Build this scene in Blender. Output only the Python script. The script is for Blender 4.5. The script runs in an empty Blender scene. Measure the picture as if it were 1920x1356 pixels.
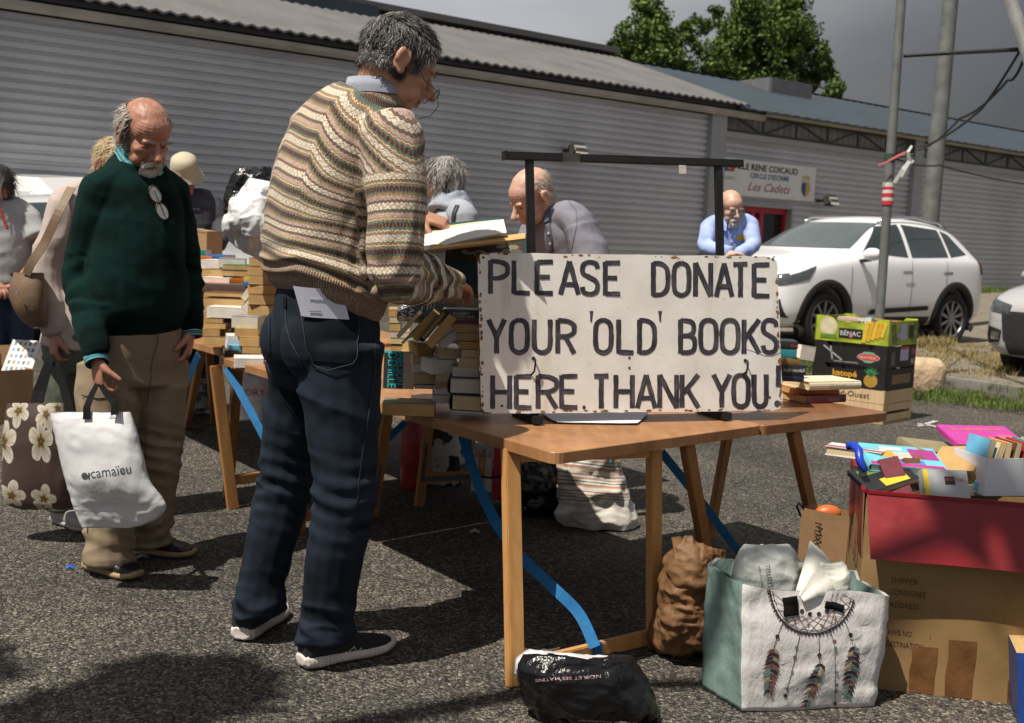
import bpy, bmesh, math, random
import numpy as np
from mathutils import Vector, Matrix, noise as mnoise
from mathutils.bvhtree import BVHTree
random.seed(7); np.random.seed(7)
SC = bpy.context.scene; COL = SC.collection
rad = math.radians
# ------------------------------------------------------------------ camera
FPX, CAMH, PITCH, ROLL = 2100.0, 1.25, rad(6.2), rad(2.3)
cF = np.array([0, math.cos(PITCH), -math.sin(PITCH)])
_u0 = np.array([0, math.sin(PITCH), math.cos(PITCH)]); _r0 = np.array([1., 0, 0])
cR = math.cos(ROLL)*_r0 + math.sin(ROLL)*_u0
cU = -math.sin(ROLL)*_r0 + math.cos(ROLL)*_u0
cam = bpy.data.cameras.new('camera'); camo = bpy.data.objects.new('camera', cam); COL.objects.link(camo)
cam.sensor_width = 36; cam.lens = 36*FPX/1920; cam.clip_start = .05; cam.clip_end = 2000
mw = Matrix.Identity(4)
for i in range(3):
    mw[i][0] = cR[i]; mw[i][1] = cU[i]; mw[i][2] = -cF[i]
mw[2][3] = CAMH
camo.matrix_world = mw
cam.dof.use_dof = True; cam.dof.focus_distance = 3.15; cam.dof.aperture_fstop = 6.3
SC.camera = camo
# ------------------------------------------------------------------ light
SUN = Vector((-.335, -.33, .882)).normalized()
w = bpy.data.worlds.new('World'); SC.world = w; w.use_nodes = True
wt = w.node_tree; wt.nodes.clear()
wo = wt.nodes.new('ShaderNodeOutputWorld'); bg = wt.nodes.new('ShaderNodeBackground')
sky = wt.nodes.new('ShaderNodeTexSky'); sky.sky_type = 'NISHITA'; sky.sun_disc = False
sky.sun_elevation = math.asin(SUN.z); sky.sun_rotation = math.atan2(SUN.x, SUN.y); sky.dust_density = 2
tc = wt.nodes.new('ShaderNodeTexCoord'); mp = wt.nodes.new('ShaderNodeMapping'); mp.inputs['Scale'].default_value = (1.3, 1.3, 3.5)
nz = wt.nodes.new('ShaderNodeTexNoise'); nz.inputs['Scale'].default_value = 1.7; nz.inputs['Detail'].default_value = 5
cr = wt.nodes.new('ShaderNodeValToRGB')      # grey cloud, patchy
cr.color_ramp.elements[0].position = .33; cr.color_ramp.elements[0].color = (.66, .66, .69, 1)
cr.color_ramp.elements[1].position = .7; cr.color_ramp.elements[1].color = (1.3, 1.3, 1.3, 1)
dt = wt.nodes.new('ShaderNodeVectorMath'); dt.operation = 'DOT_PRODUCT'; dt.inputs[1].default_value = (-.62, -.55, .56)      # heavy cloud on one side, bright thin cloud round the sun
c2 = wt.nodes.new('ShaderNodeValToRGB')
for k, (p, v) in enumerate(((.16, .62), (.205, 1.4), (.25, 2.9), (.3, 3.9), (.45, 2.7), (.95, 3.4))):
    e = c2.color_ramp.elements[k] if k < 2 else c2.color_ramp.elements.new(p)
    e.position = p; e.color = (v, v, v*1.03, 1)
ma = wt.nodes.new('ShaderNodeMath'); ma.operation = 'MULTIPLY_ADD'; ma.inputs[1].default_value = .5; ma.inputs[2].default_value = .5
mm = wt.nodes.new('ShaderNodeMix'); mm.data_type = 'RGBA'; mm.blend_type = 'MULTIPLY'; mm.inputs[0].default_value = 1
mx = wt.nodes.new('ShaderNodeMix'); mx.data_type = 'RGBA'; mx.inputs[0].default_value = .95
L = wt.links.new
L(tc.outputs['Generated'], mp.inputs[0]); L(mp.outputs[0], nz.inputs['Vector']); L(nz.outputs[0], cr.inputs[0]); L(tc.outputs['Generated'], dt.inputs[0]); L(dt.outputs['Value'], ma.inputs[0]); L(ma.outputs[0], c2.inputs[0])
L(cr.outputs[0], mm.inputs[6]); L(c2.outputs[0], mm.inputs[7])
L(sky.outputs[0], mx.inputs[6]); L(mm.outputs[2], mx.inputs[7]); L(mx.outputs[2], bg.inputs[0]); L(bg.outputs[0], wo.inputs[0])
bg.inputs[1].default_value = .1
sl = bpy.data.lights.new('sun', 'SUN'); sl.energy = 5.0; sl.angle = rad(.6); sl.color = (1, .93, .82)
so = bpy.data.objects.new('sun', sl); COL.objects.link(so); so.rotation_euler = SUN.to_track_quat('Z', 'Y').to_euler()
SC.view_settings.view_transform = 'Standard'; SC.view_settings.look = 'None'; SC.view_settings.exposure = .4; SC.view_settings.gamma = 1
SC.render.engine = 'CYCLES'; SC.cycles.max_bounces = 5; SC.cycles.caustics_reflective = False; SC.cycles.caustics_refractive = False
# ------------------------------------------------------------------ projection helpers: a pixel of the photograph to a place
def ray(x, y): return cF + cR*(x-960)/FPX - cU*(y-678)/FPX
def az(x, y, z=0.):
    d = ray(x, y); return Vector(np.array([0, 0, CAMH]) + d*(z-CAMH)/d[2])
def ad(x, y, Y):
    d = ray(x, y); return Vector(np.array([0, 0, CAMH]) + d*Y/d[1])
def ap(x, y, p0, n):
    d = Vector(ray(x, y)); o = Vector((0, 0, CAMH)); t = (Vector(p0)-o).dot(Vector(n))/d.dot(Vector(n)); return o+d*t
def pj(p):
    v = np.array(p)-np.array([0, 0, CAMH]); return 960+FPX*(v@cR)/(v@cF), 678-FPX*(v@cU)/(v@cF)
# ------------------------------------------------------------------ materials
MATS = {}
class NT:
    def __init__(s, name):
        s.m = bpy.data.materials.new(name); s.m.use_nodes = True; s.t = s.m.node_tree
        s.b = s.t.nodes['Principled BSDF']; s.o = s.t.nodes['Material Output']; s._c = None
    def n(s, ty, **k):
        q = s.t.nodes.new('ShaderNode'+ty)
        for a, v in k.items():
            if a.startswith('i_'): q.inputs[a[2:].replace('_', ' ')].default_value = v
            else: setattr(q, a, v)
        return q
    def l(s, a, b): s.t.links.new(a, b)
    def coord(s, which='Object'):
        return s.n('TexCoord').outputs[which]
    def attr(s, name): 
        q = s.n('Attribute', attribute_name=name); return q.outputs['Vector']
    def math(s, op, a, b=None, c=None):
        q = s.n('Math', operation=op)
        for i, v in enumerate((a, b, c)):
            if v is None: continue
            if isinstance(v, (int, float)): q.inputs[i].default_value = v
            else: s.l(v, q.inputs[i])
        return q.outputs[0]
    def noise(s, vec, scale, detail=3, rough=.55, out=0):
        q = s.n('TexNoise'); q.inputs['Scale'].default_value = scale; q.inputs['Detail'].default_value = detail; q.inputs['Roughness'].default_value = rough
        if vec is not None: s.l(vec, q.inputs['Vector'])
        return q.outputs[out]
    def vor(s, vec, scale, feat='F1', out='Distance', rnd=1.):
        q = s.n('TexVoronoi', feature=feat); q.inputs['Scale'].default_value = scale; q.inputs['Randomness'].default_value = rnd
        if vec is not None: s.l(vec, q.inputs['Vector'])
        return q.outputs[out]
    def mapping(s, vec, scale=(1, 1, 1), rot=(0, 0, 0)):
        q = s.n('Mapping'); q.inputs['Scale'].default_value = scale; q.inputs['Rotation'].default_value = rot; s.l(vec, q.inputs[0]); return q.outputs[0]
    def ramp(s, fac, stops, const=False):
        q = s.n('ValToRGB'); e = q.color_ramp
        if const: e.interpolation = 'CONSTANT'
        while len(e.elements) < len(stops): e.elements.new(.5)
        for el, (p, c) in zip(e.elements, stops):
            el.position = p; el.color = tuple(c)+(1,) if len(c) == 3 else c
        s.l(fac, q.inputs[0]); return q.outputs[0]
    def mix(s, fac, a, b, mode='MIX'):
        q = s.n('Mix', data_type='RGBA', blend_type=mode)
        for i, v in ((0, fac), (6, a), (7, b)):
            if isinstance(v, (int, float)): q.inputs[i].default_value = v
            elif isinstance(v, tuple): q.inputs[i].default_value = v+(1,) if len(v) == 3 else v
            else: s.l(v, q.inputs[i])
        return q.outputs[2]
    def bump(s, h, strength=.3, dist=.01, prev=None):
        q = s.n('Bump'); q.inputs['Strength'].default_value = strength; q.inputs['Distance'].default_value = dist
        s.l(h, q.inputs['Height'])
        if prev is not None: s.l(prev, q.inputs['Normal'])
        return q.outputs[0]
    def fin(s, col=None, rough=.7, normal=None, metal=0, spec=.5, **k):
        b = s.b
        if col is not None:
            if isinstance(col, tuple): b.inputs['Base Color'].default_value = col+(1,)
            else: s.l(col, b.inputs['Base Color'])
        if isinstance(rough, (int, float)): b.inputs['Roughness'].default_value = rough
        else: s.l(rough, b.inputs['Roughness'])
        if normal is not None: s.l(normal, b.inputs['Normal'])
        b.inputs['Metallic'].default_value = metal; b.inputs['Specular IOR Level'].default_value = spec
        for a, v in k.items(): b.inputs[a.replace('_', ' ')].default_value = v
        return s.m
def sc(c, k): return tuple(min(1, x*k) for x in c)
def M(name, col, rough=.7, var=.18, scale=9, bump=0., bscale=80, metal=0, spec=.4, dist=.004, **k):
    if name in MATS: return MATS[name]
    t = NT(name); v = t.coord()
    c = t.ramp(t.noise(v, scale, 4), [(.3, sc(col, 1-var)), (.7, sc(col, 1+var))])
    nr = t.bump(t.noise(v, bscale, 3), bump, dist) if bump else None
    r = t.math('ADD', t.math('MULTIPLY', t.noise(v, scale*2, 2), .2), rough-.1)
    MATS[name] = t.fin(c, r, nr, metal, spec, **k); return MATS[name]
def paint(col, rough=.55):
    """plain printed / coloured stock, one material per colour"""
    return M('print_%02x%02x%02x_%d' % tuple([int(max(0, min(1, x))**.4545*255) for x in col]+[int(rough*100)]), col, rough, .1, 25, .08, 150)
# ------------------------------------------------------------------ mesh builder
class MB:
    def __init__(s): s.v = []; s.f = []; s.mi = []; s.m = 0
    def add(s, vs, fs):
        o = len(s.v); s.v += [tuple(v) for v in vs]; s.f += [tuple(i+o for i in f) for f in fs]; s.mi += [s.m]*len(fs); return s
    def box(s, c, size, rot=None, taper=(1, 1)):
        x, y, z = [q/2 for q in size]; vs = []
        for sz in (-1, 1):
            k = taper if sz > 0 else (1, 1)
            for sx, sy in ((-1, -1), (1, -1), (1, 1), (-1, 1)): vs.append(Vector((sx*x*k[0], sy*y*k[1], sz*z)))
        if rot is not None: vs = [rot @ q for q in vs]
        c = Vector(c)
        return s.add([q+c for q in vs], [(3, 2, 1, 0), (4, 5, 6, 7), (0, 1, 5, 4), (1, 2, 6, 5), (2, 3, 7, 6), (3, 0, 4, 7)])
    def bar(s, a, b, w_, h_, up=(0, 0, 1)):
        a = Vector(a); b = Vector(b); d = (b-a); ln = d.length; d = d.normalized(); up = Vector(up)
        if abs(d.dot(up)) > .98: up = Vector((1, 0, 0))
        x = d.cross(up).normalized(); y = x.cross(d)
        R = Matrix((x, d, y)).transposed(); return s.box((a+b)/2, (w_, ln, h_), R)
    def loft(s, rings, cap=True, closed=False):
        n = len(rings[0]); o = len(s.v); vs = [q for r in rings for q in r]; fs = []
        m = len(rings)
        for i in range(m if closed else m-1):
            for j in range(n):
                a = i*n+j; b = i*n+(j+1) % n; i2 = (i+1) % m; fs.append((a, b, i2*n+(j+1) % n, i2*n+j))
        if cap and not closed: fs.append(tuple(range(n-1, -1, -1))); fs.append(tuple((m-1)*n+j for j in range(n)))
        return s.add(vs, fs)
    def tube(s, pts, r, n=8, cap=True, flat=1.):
        pts = [Vector(p) for p in pts]; rs = list(r) if isinstance(r, (list, tuple)) else [r]*len(pts); rings = []; px = None
        if len(pts) == 2: e = min(.02, .2*r0/(pts[1]-pts[0]).length) if (r0 := rs[0]) else .01; pts = [pts[0], pts[0].lerp(pts[1], e), pts[1].lerp(pts[0], e), pts[1]]; rs = [rs[0], rs[0], rs[1], rs[1]]
        for i, p in enumerate(pts):
            t = (pts[min(i+1, len(pts)-1)]-pts[max(i-1, 0)]).normalized()
            if px is None:
                a = Vector((0, 0, 1)) if abs(t.z) < .9 else Vector((1, 0, 0)); px = t.cross(a).normalized()
            else:
                px = (px-t*px.dot(t)).normalized()
            py = t.cross(px)
            rings.append([p+px*(rs[i]*math.cos(k*2*math.pi/n))+py*(rs[i]*flat*math.sin(k*2*math.pi/n)) for k in range(n)])
        return s.loft(rings, cap)
    def strip(s, pts, wd, nrm, th=.0012, off=0.):
        """a flat strap with real thickness following pts; nrm = vector or list of face normals"""
        pts = [Vector(p) for p in pts]; rings = []
        for i, p in enumerate(pts):
            t = (pts[min(i+1, len(pts)-1)]-pts[max(i-1, 0)]).normalized()
            nn = Vector(nrm[i] if isinstance(nrm, list) else nrm); nn = (nn-t*nn.dot(t)).normalized(); x = t.cross(nn)
            ww = wd[i] if isinstance(wd, (list, tuple)) else wd
            a = p+nn*off
            rings.append([a-x*ww/2, a+x*ww/2, a+x*ww/2+nn*th, a-x*ww/2+nn*th])
        return s.loft(rings, True)
    def grid(s, P, wrap=False):
        n, m = len(P), len(P[0]); fs = []
        for i in range(n-1):
            for j in range(m if wrap else m-1):
                fs.append((i*m+j, i*m+(j+1) % m, (i+1)*m+(j+1) % m, (i+1)*m+j))
        return s.add([q for r in P for q in r], fs)
    def disc(s, c, r, nrm, n=20, th=.001):
        c = Vector(c); nrm = Vector(nrm).normalized(); a = nrm.orthogonal().normalized(); b = nrm.cross(a)
        r1 = [c+a*r*math.cos(k*2*math.pi/n)+b*r*math.sin(k*2*math.pi/n) for k in range(n)]
        return s.loft([r1, [q+nrm*th for q in r1]])
    def mesh(s, name):
        me = bpy.data.meshes.new(name); me.from_pydata(s.v, [], s.f); me.update(); return me
    def build(s, name, mat, parent=None, smooth=False, bevel=0., world=True):
        me = s.mesh(name)
        ms = mat if isinstance(mat, (list, tuple)) else [mat]
        for q in ms: me.materials.append(q)
        if len(ms) > 1: me.polygons.foreach_set('material_index', s.mi)
        if bevel:
            b = bmesh.new(); b.from_mesh(me); bmesh.ops.remove_doubles(b, verts=b.verts, dist=1e-5)
            bmesh.ops.bevel(b, geom=[e for e in b.edges if len(e.link_faces) == 2 and e.calc_face_angle(0) > .5], offset=bevel, segments=2, affect='EDGES', clamp_overlap=True); b.to_mesh(me); b.free()
        return link(name, me, parent, smooth, world)
def link(name, me, parent=None, smooth=False, world=True):
    if smooth: me.polygons.foreach_set('use_smooth', [True]*len(me.polygons))
    o = bpy.data.objects.new(name, me); COL.objects.link(o)
    if parent is not None:
        o.parent = parent
        if world: 
            mm = Matrix.Identity(4); q = parent
            while q is not None: mm = q.matrix_basis @ mm; mm = (q.matrix_parent_inverse @ mm) if q.parent else mm; q = q.parent
            o.matrix_parent_inverse = mm.inverted()
    return o
def tag(o, label=None, cat=None, group=None, kind=None):
    if label: o['label'] = label
    if cat: o['category'] = cat
    if group: o['group'] = group
    if kind: o['kind'] = kind
    return o
def thing(name, label, cat, loc=(0, 0, 0), rz=0., group=None):
    o = bpy.data.objects.new(name, None); COL.objects.link(o); o.location = loc; o.rotation_euler = (0, 0, rz); o.empty_display_size = .1
    return tag(o, label, cat, group)
def rotz(a): return Matrix.Rotation(a, 3, 'Z')
# ---- value noise for crumples and folds
_perm = np.random.RandomState(3).rand(4096)
def vnoise(P, s=1.):
    P = np.asarray(P, float)*s; i = np.floor(P).astype(int); f = P-i; f = f*f*(3-2*f); r = 0
    for dx in (0, 1):
        for dy in (0, 1):
            for dz in (0, 1):
                h = ((i[:, 0]+dx)*73+(i[:, 1]+dy)*311+(i[:, 2]+dz)*1013) % 4096
                wgt = (f[:, 0] if dx else 1-f[:, 0])*(f[:, 1] if dy else 1-f[:, 1])*(f[:, 2] if dz else 1-f[:, 2])
                r = r+_perm[h]*wgt
    return r*2-1
def ridge(P, s): return 1-2*np.abs(vnoise(P, s))
def vnormals(me):
    n = np.zeros(len(me.vertices)*3); me.vertices.foreach_get('normal', n); return n.reshape(-1, 3)
def vco(me):
    n = np.zeros(len(me.vertices)*3); me.vertices.foreach_get('co', n); return n.reshape(-1, 3)
def setco(me, c): me.vertices.foreach_set('co', np.asarray(c, float).ravel()); me.update()
def evalmesh(o):
    dg = bpy.context.evaluated_depsgraph_get(); me = bpy.data.meshes.new_from_object(o.evaluated_get(dg)); return me
def remesh(mb, voxel, smooth=4, name='tmp'):
    me = mb.mesh(name); o = bpy.data.objects.new(name, me); COL.objects.link(o)
    r = o.modifiers.new('r', 'REMESH'); r.mode = 'VOXEL'; r.voxel_size = voxel
    if smooth: q = o.modifiers.new('s', 'SMOOTH'); q.iterations = smooth; q.factor = .5
    m2 = evalmesh(o); bpy.data.objects.remove(o); bpy.data.meshes.remove(me); m2.name = name
    return m2
def subsurf(mb, lv, name='tmp', extra=None):
    me = mb.mesh(name); o = bpy.data.objects.new(name, me); COL.objects.link(o)
    q = o.modifiers.new('s', 'SUBSURF'); q.levels = lv; q.render_levels = lv
    if extra: extra(o)
    m2 = evalmesh(o); bpy.data.objects.remove(o); bpy.data.meshes.remove(me); m2.name = name
    return m2
def text2d(s, size=1., shear=0., width=None, offset=0.):
    """glyph outlines of the built-in font as (verts2d, faces), left-bottom at the origin"""
    c = bpy.data.curves.new('t', 'FONT'); c.body = s; c.size = size; c.shear = shear; c.resolution_u = 2; c.offset = offset
    o = bpy.data.objects.new('t', c); COL.objects.link(o)
    me = evalmesh(o); bpy.data.objects.remove(o); bpy.data.curves.remove(c)
    v = [(q.co.x, q.co.y) for q in me.vertices]; f = [tuple(p.vertices) for p in me.polygons]; bpy.data.meshes.remove(me)
    if v and width:
        x0 = min(q[0] for q in v); x1 = max(q[0] for q in v); k = width/(x1-x0); v = [((a-x0)*k, b) for a, b in v]
    return v, f
def puttext(mb, s, o, ex, ey, size, width=None, shear=0., lift=.0012, offset=0.):
    """lay text on a plane: o = left end of the baseline, ex / ey = unit vectors along and up"""
    v, f = text2d(s, size, shear, width, offset); o = Vector(o); ex = Vector(ex).normalized(); ey = Vector(ey).normalized(); n = ex.cross(ey)
    return mb.add([o+ex*a+ey*b+n*lift for a, b in v], f)
# ------------------------------------------------------------------ ground
def asphalt():
    t = NT('asphalt'); v = t.coord()
    wv = t.n('VectorMath', operation='ADD'); t.l(v, wv.inputs[0]); t.l(t.noise(v, 60, 2, out=1), wv.inputs[1]); ws_ = t.n('VectorMath', operation='SCALE'); t.l(t.noise(v, 70, 2, out=1), ws_.inputs[0]); ws_.inputs['Scale'].default_value = .012; t.l(ws_.outputs[0], wv.inputs[1]); v0 = v; v = wv.outputs[0]; vc = t.vor(v, 122, out='Color'); vd = t.vor(v, 122); v = v0
    sep = t.n('SeparateColor'); t.l(vc, sep.inputs[0])
    c = t.ramp(sep.outputs[0], [(0, (.014, .0135, .0135)), (.42, (.056, .052, .046)), (.78, (.118, .107, .09)), (.95, (.2, .18, .148)), (1, (.3, .27, .22))])
    big = t.noise(v, 1.1, 5)
    c = t.mix(1., c, t.ramp(big, [(.3, (.72, .72, .74)), (.7, (1.3, 1.26, 1.18))]), 'MULTIPLY')
    fine = t.noise(v, 420, 2)
    c = t.mix(1., c, t.ramp(fine, [(.3, (.7, .7, .7)), (.7, (1.3, 1.3, 1.3))]), 'MULTIPLY')
    st_ = t.noise(v, .45, 6, .65); c = t.mix(1., c, t.ramp(st_, [(.35, (.62, .61, .6)), (.5, (1, 1, 1)), (.68, (1.22, 1.2, 1.15))]), 'MULTIPLY')
    ck = t.vor(t.mapping(v, (.55, .8, 1)), 1., 'DISTANCE_TO_EDGE'); ckn = t.math('ADD', ck, t.math('MULTIPLY', t.math('SUBTRACT', t.noise(v, 7, 4), .5), .05)); c = t.mix(t.ramp(ckn, [(.0, (.55, .55, .55)), (.006, (0, 0, 0))]), c, (.02, .019, .018))
    h = t.math('ADD', t.math('MULTIPLY', vd, -1.), t.math('MULTIPLY', sep.outputs[1], .55))
    nr = t.bump(h, .9, .011); nr = t.bump(fine, .3, .003, nr); nr = t.bump(t.noise(v, 14, 4), .35, .03, nr)
    return t.fin(c, .8, nr, 0, .35)
def gravel():
    t = NT('dirt_gravel'); v = t.coord()
    n1 = t.noise(v, 2.2, 6, .65); sp = t.vor(v, 45, out='Color'); s2 = t.n('SeparateColor'); t.l(sp, s2.inputs[0])
    c = t.ramp(n1, [(.25, (.085, .075, .055)), (.5, (.15, .13, .1)), (.75, (.22, .19, .14))])
    c = t.mix(.5, c, t.ramp(s2.outputs[0], [(0, (.06, .055, .045)), (1, (.32, .28, .22))]))
    nr = t.bump(t.vor(v, 45), .6, .02)
    return t.fin(c, .9, nr, 0, .2)
def zfar(y): return 0 if y < 17 else min(.41, (y-17)*.05)
# wall line from its vanishing point
WU = Vector(ray(3650, 557)); WU.z = 0; WU.normalize(); WN = Vector((WU.y, -WU.x, 0))      # along the wall, outward
WY = 23.0; WP = ad(1440, 468, WY); WP.z = 0
def wall_at(x, y): return ap(x, y, WP, WN)
def wz(z, t, d=0): return WP + WU*t + WN*d + Vector((0, 0, z))
mb = MB(); P = []
for y in [-6, 0, 3, 6, 9, 12, 15, 17, 19, 22, 25.2, 30, 60, 300]:
    P.append([(x, y, zfar(y)) for x in (-200, -40, -15, -8, -4, -2, 0, 2, 4, 8, 15, 40, 200)])
mb.grid(P); tag(mb.build('ground', asphalt()), kind='structure')
# kerb strip and gravel yard beyond it
KV = Vector((-WN.x, -WN.y, 0)); k0 = az(1920, 745); k1 = az(1772, 722)
KD = (k1-k0); KD.z = 0; KD.normalize(); kn = Vector((KD.y, -KD.x, 0))
if kn.x < 0: kn = -kn
mb = MB(); P = []
for a in range(-8, 26):
    row = []
    for b in (0.12, .6, 1.2, 2, 3, 5, 8, 12, 18, 26):
        q = k0+KD*a*1.0+kn*(b + (0 if b > .2 else 0)); row.append((q.x, q.y, zfar(q.y)+(.05 if b < 17 else .04)+.012*math.sin(a*1.7+b*2)))
    P.append(row)
mb.grid(P); tag(mb.build('gravel_yard', gravel(), smooth=True), kind='structure')
mk = M('kerb_concrete', (.16, .15, .13), .9, .3, 8, .3, 60)
mb = MB()
for a in range(-8, 20):
    q = k0+KD*(a+.0); r = k0+KD*(a+.985); mb.bar((q.x, q.y, zfar(q.y)+.03), (r.x, r.y, zfar(r.y)+.03), .14, .12)
tag(mb.build('kerb', mk, bevel=.012), kind='structure')
# painted bay lines, worn
mpaint = M('worn_white_paint', (.42, .41, .38), .8, .4, 30, .2, 90)
def line(a, b, wd=.1):
    mb = MB(); a = Vector(a); b = Vector(b); d = (b-a).normalized(); n_ = Vector((-d.y, d.x, 0))*wd/2
    N = 30; P = []
    for i in range(N+1):
        p = a.lerp(b, i/N); k = .75+.25*math.sin(i*7.3)
        P.append([(p.x-n_.x*k, p.y-n_.y*k, .004), (p.x+n_.x*k, p.y+n_.y*k, .004)])
    mb.grid(P); return tag(mb.build('bay_line', mpaint), kind='structure')
line(az(1722, 795), az(1800, 808), .07); line(az(1755, 725+65), az(1722, 800), .05)
# grass
def tufts(name, spots, mat):
    mb = MB()
    for (c, r, n, h) in spots:
        for i in range(n):
            a = random.uniform(0, 6.28); d = r*random.random()**.6; p = Vector((c.x+d*math.cos(a), c.y+d*math.sin(a), c.z)); p.z = zfar(p.y)+.03
            hh = h*random.uniform(.4, 1.1); a2 = random.uniform(0, 6.28); bx = Vector((math.cos(a2), math.sin(a2), 0)); le = Vector((random.uniform(-.5, .5), random.uniform(-.5, .5), 0))*hh
            wd = .004+.004*random.random()
            p2 = p+le*.4+Vector((0, 0, hh*.65)); p3 = p+le+Vector((0, 0, hh))
            mb.add([p-bx*wd, p+bx*wd, p2+bx*wd*.7, p2-bx*wd*.7, p3], [(0, 1, 2, 3), (3, 2, 4)])
    return tag(mb.build(name, mat), kind='stuff')
mgr = M('grass_blades', (.085, .12, .022), .8, .5, 3)
mdry = M('dry_grass_blades', (.26, .2, .085), .85, .4, 3)
sp = []
for i in range(60):
    q = k0+KD*random.uniform(-.5, 12)+kn*random.gauss(.05, .18); sp.append((q, random.uniform(.05, .28), random.randint(25, 90), random.uniform(.03, .1)))
for (x, y, r, n) in ((1745, 755, .3, 400), (1790, 748, .25, 300), (1860, 765, .35, 420), (1900, 770, .3, 300), (1830, 760, .2, 160), (1520, 690, .3, 350), (1505, 700, .25, 260)):
    sp.append((az(x, y), r, n, .07))
tufts('grass', sp, mgr)
sp = []
for i in range(75):
    q = az(random.uniform(1690, 1920), random.uniform(655, 712)); sp.append((q, random.uniform(.1, .4), 70, random.uniform(.04, .1)))
for i in range(14): sp.append((az(random.uniform(1735, 1775), random.uniform(645, 662)), .2, 90, .16))
tufts('dry_grass', sp, mdry)
sp = []
for i in range(160):
    q = WP+WU*(i*.12+1.5)+WN*random.uniform(.35, 1.0); sp.append((q, .2, 50, random.uniform(.06, .2)))
tufts('grass_bank', sp, mgr)
# rock beside the crates
def rock(name, c, size, mat, label):
    b = bmesh.new(); bmesh.ops.create_icosphere(b, subdivisions=3, radius=1); me = bpy.data.meshes.new(name); b.to_mesh(me); b.free()
    co = vco(me); co = np.sign(co)*np.abs(co)**.6; co *= (1+.16*vnoise(co, 1.7)+.05*vnoise(co, 5))[:, None]
    setco(me, co*np.array(size)/2+np.array(c)); me.materials.append(mat); return tag(link(name, me), label, 'rock')
q = az(1738, 738); rock('rock', (q.x, q.y+.12, .14), (.36, .3, .34), M('sandstone', (.42, .31, .2), .9, .25, 10, .5, 30, dist=.02), 'pale tan block of stone on the ground behind the fruit crates')
# ------------------------------------------------------------------ the hall
mside = M('grey_siding', (.43, .435, .46), .5, .13, .5, .12, 9, spec=.4, dist=.02)
mtrim = M('trim_grey', (.27, .28, .29), .5, .08, 3)
mroof = M('fibre_cement_roof', (.105, .104, .102), .9, .2, 1.2, .3, 30)
mroof2 = M('blue_roof_sheet', (.026, .04, .053), .6, .15, 1.5)
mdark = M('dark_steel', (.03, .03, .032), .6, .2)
mtrans = M('translucent_sheet', (.3, .3, .27), .5, .12, 4)
PIT = .1227
def tz(x, y):
    p = wall_at(x, y); return (p-WP).dot(WU), p.z
t_corner, _ = tz(1340, 300)
_, z_eave = tz(430, 66)
hall = thing('sports_hall', 'long grey corrugated metal hall with grey and blue roofs behind the sale', 'building', WP, 0)
def siding(name, t0, t1, z0, z1, d=0.):
    mb = MB(); P = []; z = z1; i = 0
    prof = []
    while z > z0-.001:
        prof += [(z, .0), (z-.045, .0), (z-.06, -.033), (z-.092, -.033), (z-.108, 0)]
        z -= PIT
    prof = [(a, b) for a, b in prof if a > z0]+[(z0, 0)]
    for (a, b) in prof: P.append([wz(a, t0, d+b), wz(a, t1, d+b)])
    mb.grid(P); return mb.build(name, mside, hall)
zb = .3
siding('wall', -22, t_corner-.15, zb, z_eave-.12)
# vertical corner pilaster and second one
def pil(x, t=None, w_=.42, z1=None):
    t = tz(x, 300)[0] if t is None else t
    mb = MB(); a = wz(0, t, .0); R = Matrix((WU, -WN, Vector((0, 0, 1)))).transposed()
    mb.box(wz((zb+(z1 or z_eave))/2, t, .0), (w_, .22, (z1 or z_eave)-zb), R); return mb.build('pilaster', mtrim, hall)
pil(1338)
ztr = tz(1345, 255)[1]; ztr2 = tz(1504, 276)[1]; ztr = (ztr+ztr2)/2
t_p2 = tz(1712, 350)[0]; t_p3 = tz(1905, 400)[0]
# lower siding of the right part, with a door opening
td0, td1 = tz(1385, 420)[0], tz(1478, 420)[0]; zd1 = tz(1430, 389)[1]
siding('wall', t_corner+.21, td0-.06, zb, ztr); siding('wall', td1+.06, 40, zb, ztr); siding('wall', td0-.06, td1+.06, zd1+.06, ztr)
pil(0, t_p2, .34); pil(0, t_p3+4, .34)
R_w = Matrix((WU, -WN, Vector((0, 0, 1)))).transposed()
mb = MB(); mb.box(wz(ztr+.05, (t_corner+40)/2, .02), (40-t_corner-.45, .1, .12), R_w); mb.build('trim_rail', mtrim, hall)
# translucent clerestory sheet with vertical corrugation
mb = MB(); P0 = []; P1 = []; t = t_corner+.21
while t < 40:
    for dt, dd in ((0, 0), (.1, 0), (.13, -.03), (.17, -.03), (.2, 0)): P0.append(wz(ztr+.11, t+dt, dd-.12)); P1.append(wz(z_eave+.1, t+dt, dd-.12))
    t += .2
mb.grid([P0, P1]); mb.build('clerestory_sheet', mtrans, hall)
# eave truss in front of it
mb = MB(); t = t_corner+.25; zt1 = z_eave-.02; zt0 = z_eave-.36
mb.bar(wz(zt1, t, .05), wz(zt1, 40, .05), .05, .05); mb.bar(wz(zt0, t, .05), wz(zt0, 40, .05), .05, .05)
i = 0
while t < 39:
    mb.bar(wz(zt0, t, .05), wz(zt1, t, .05), .04, .04)
    a, b = (zt1, zt0) if i % 2 == 0 else (zt0, zt1)
    mb.bar(wz(a, t, .05), wz(b, t+1.05, .05), .035, .035); t += 1.05; i += 1
mb.build('eave_truss', mdark, hall)
mb = MB()
for x in (1532, 1857): 
    t = tz(x, 300)[0]; mb.box(wz((ztr+zt0)/2, t, .02), (.09, .06, zt0-ztr), R_w)
mb.build('downpipe', mtrim, hall)
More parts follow.
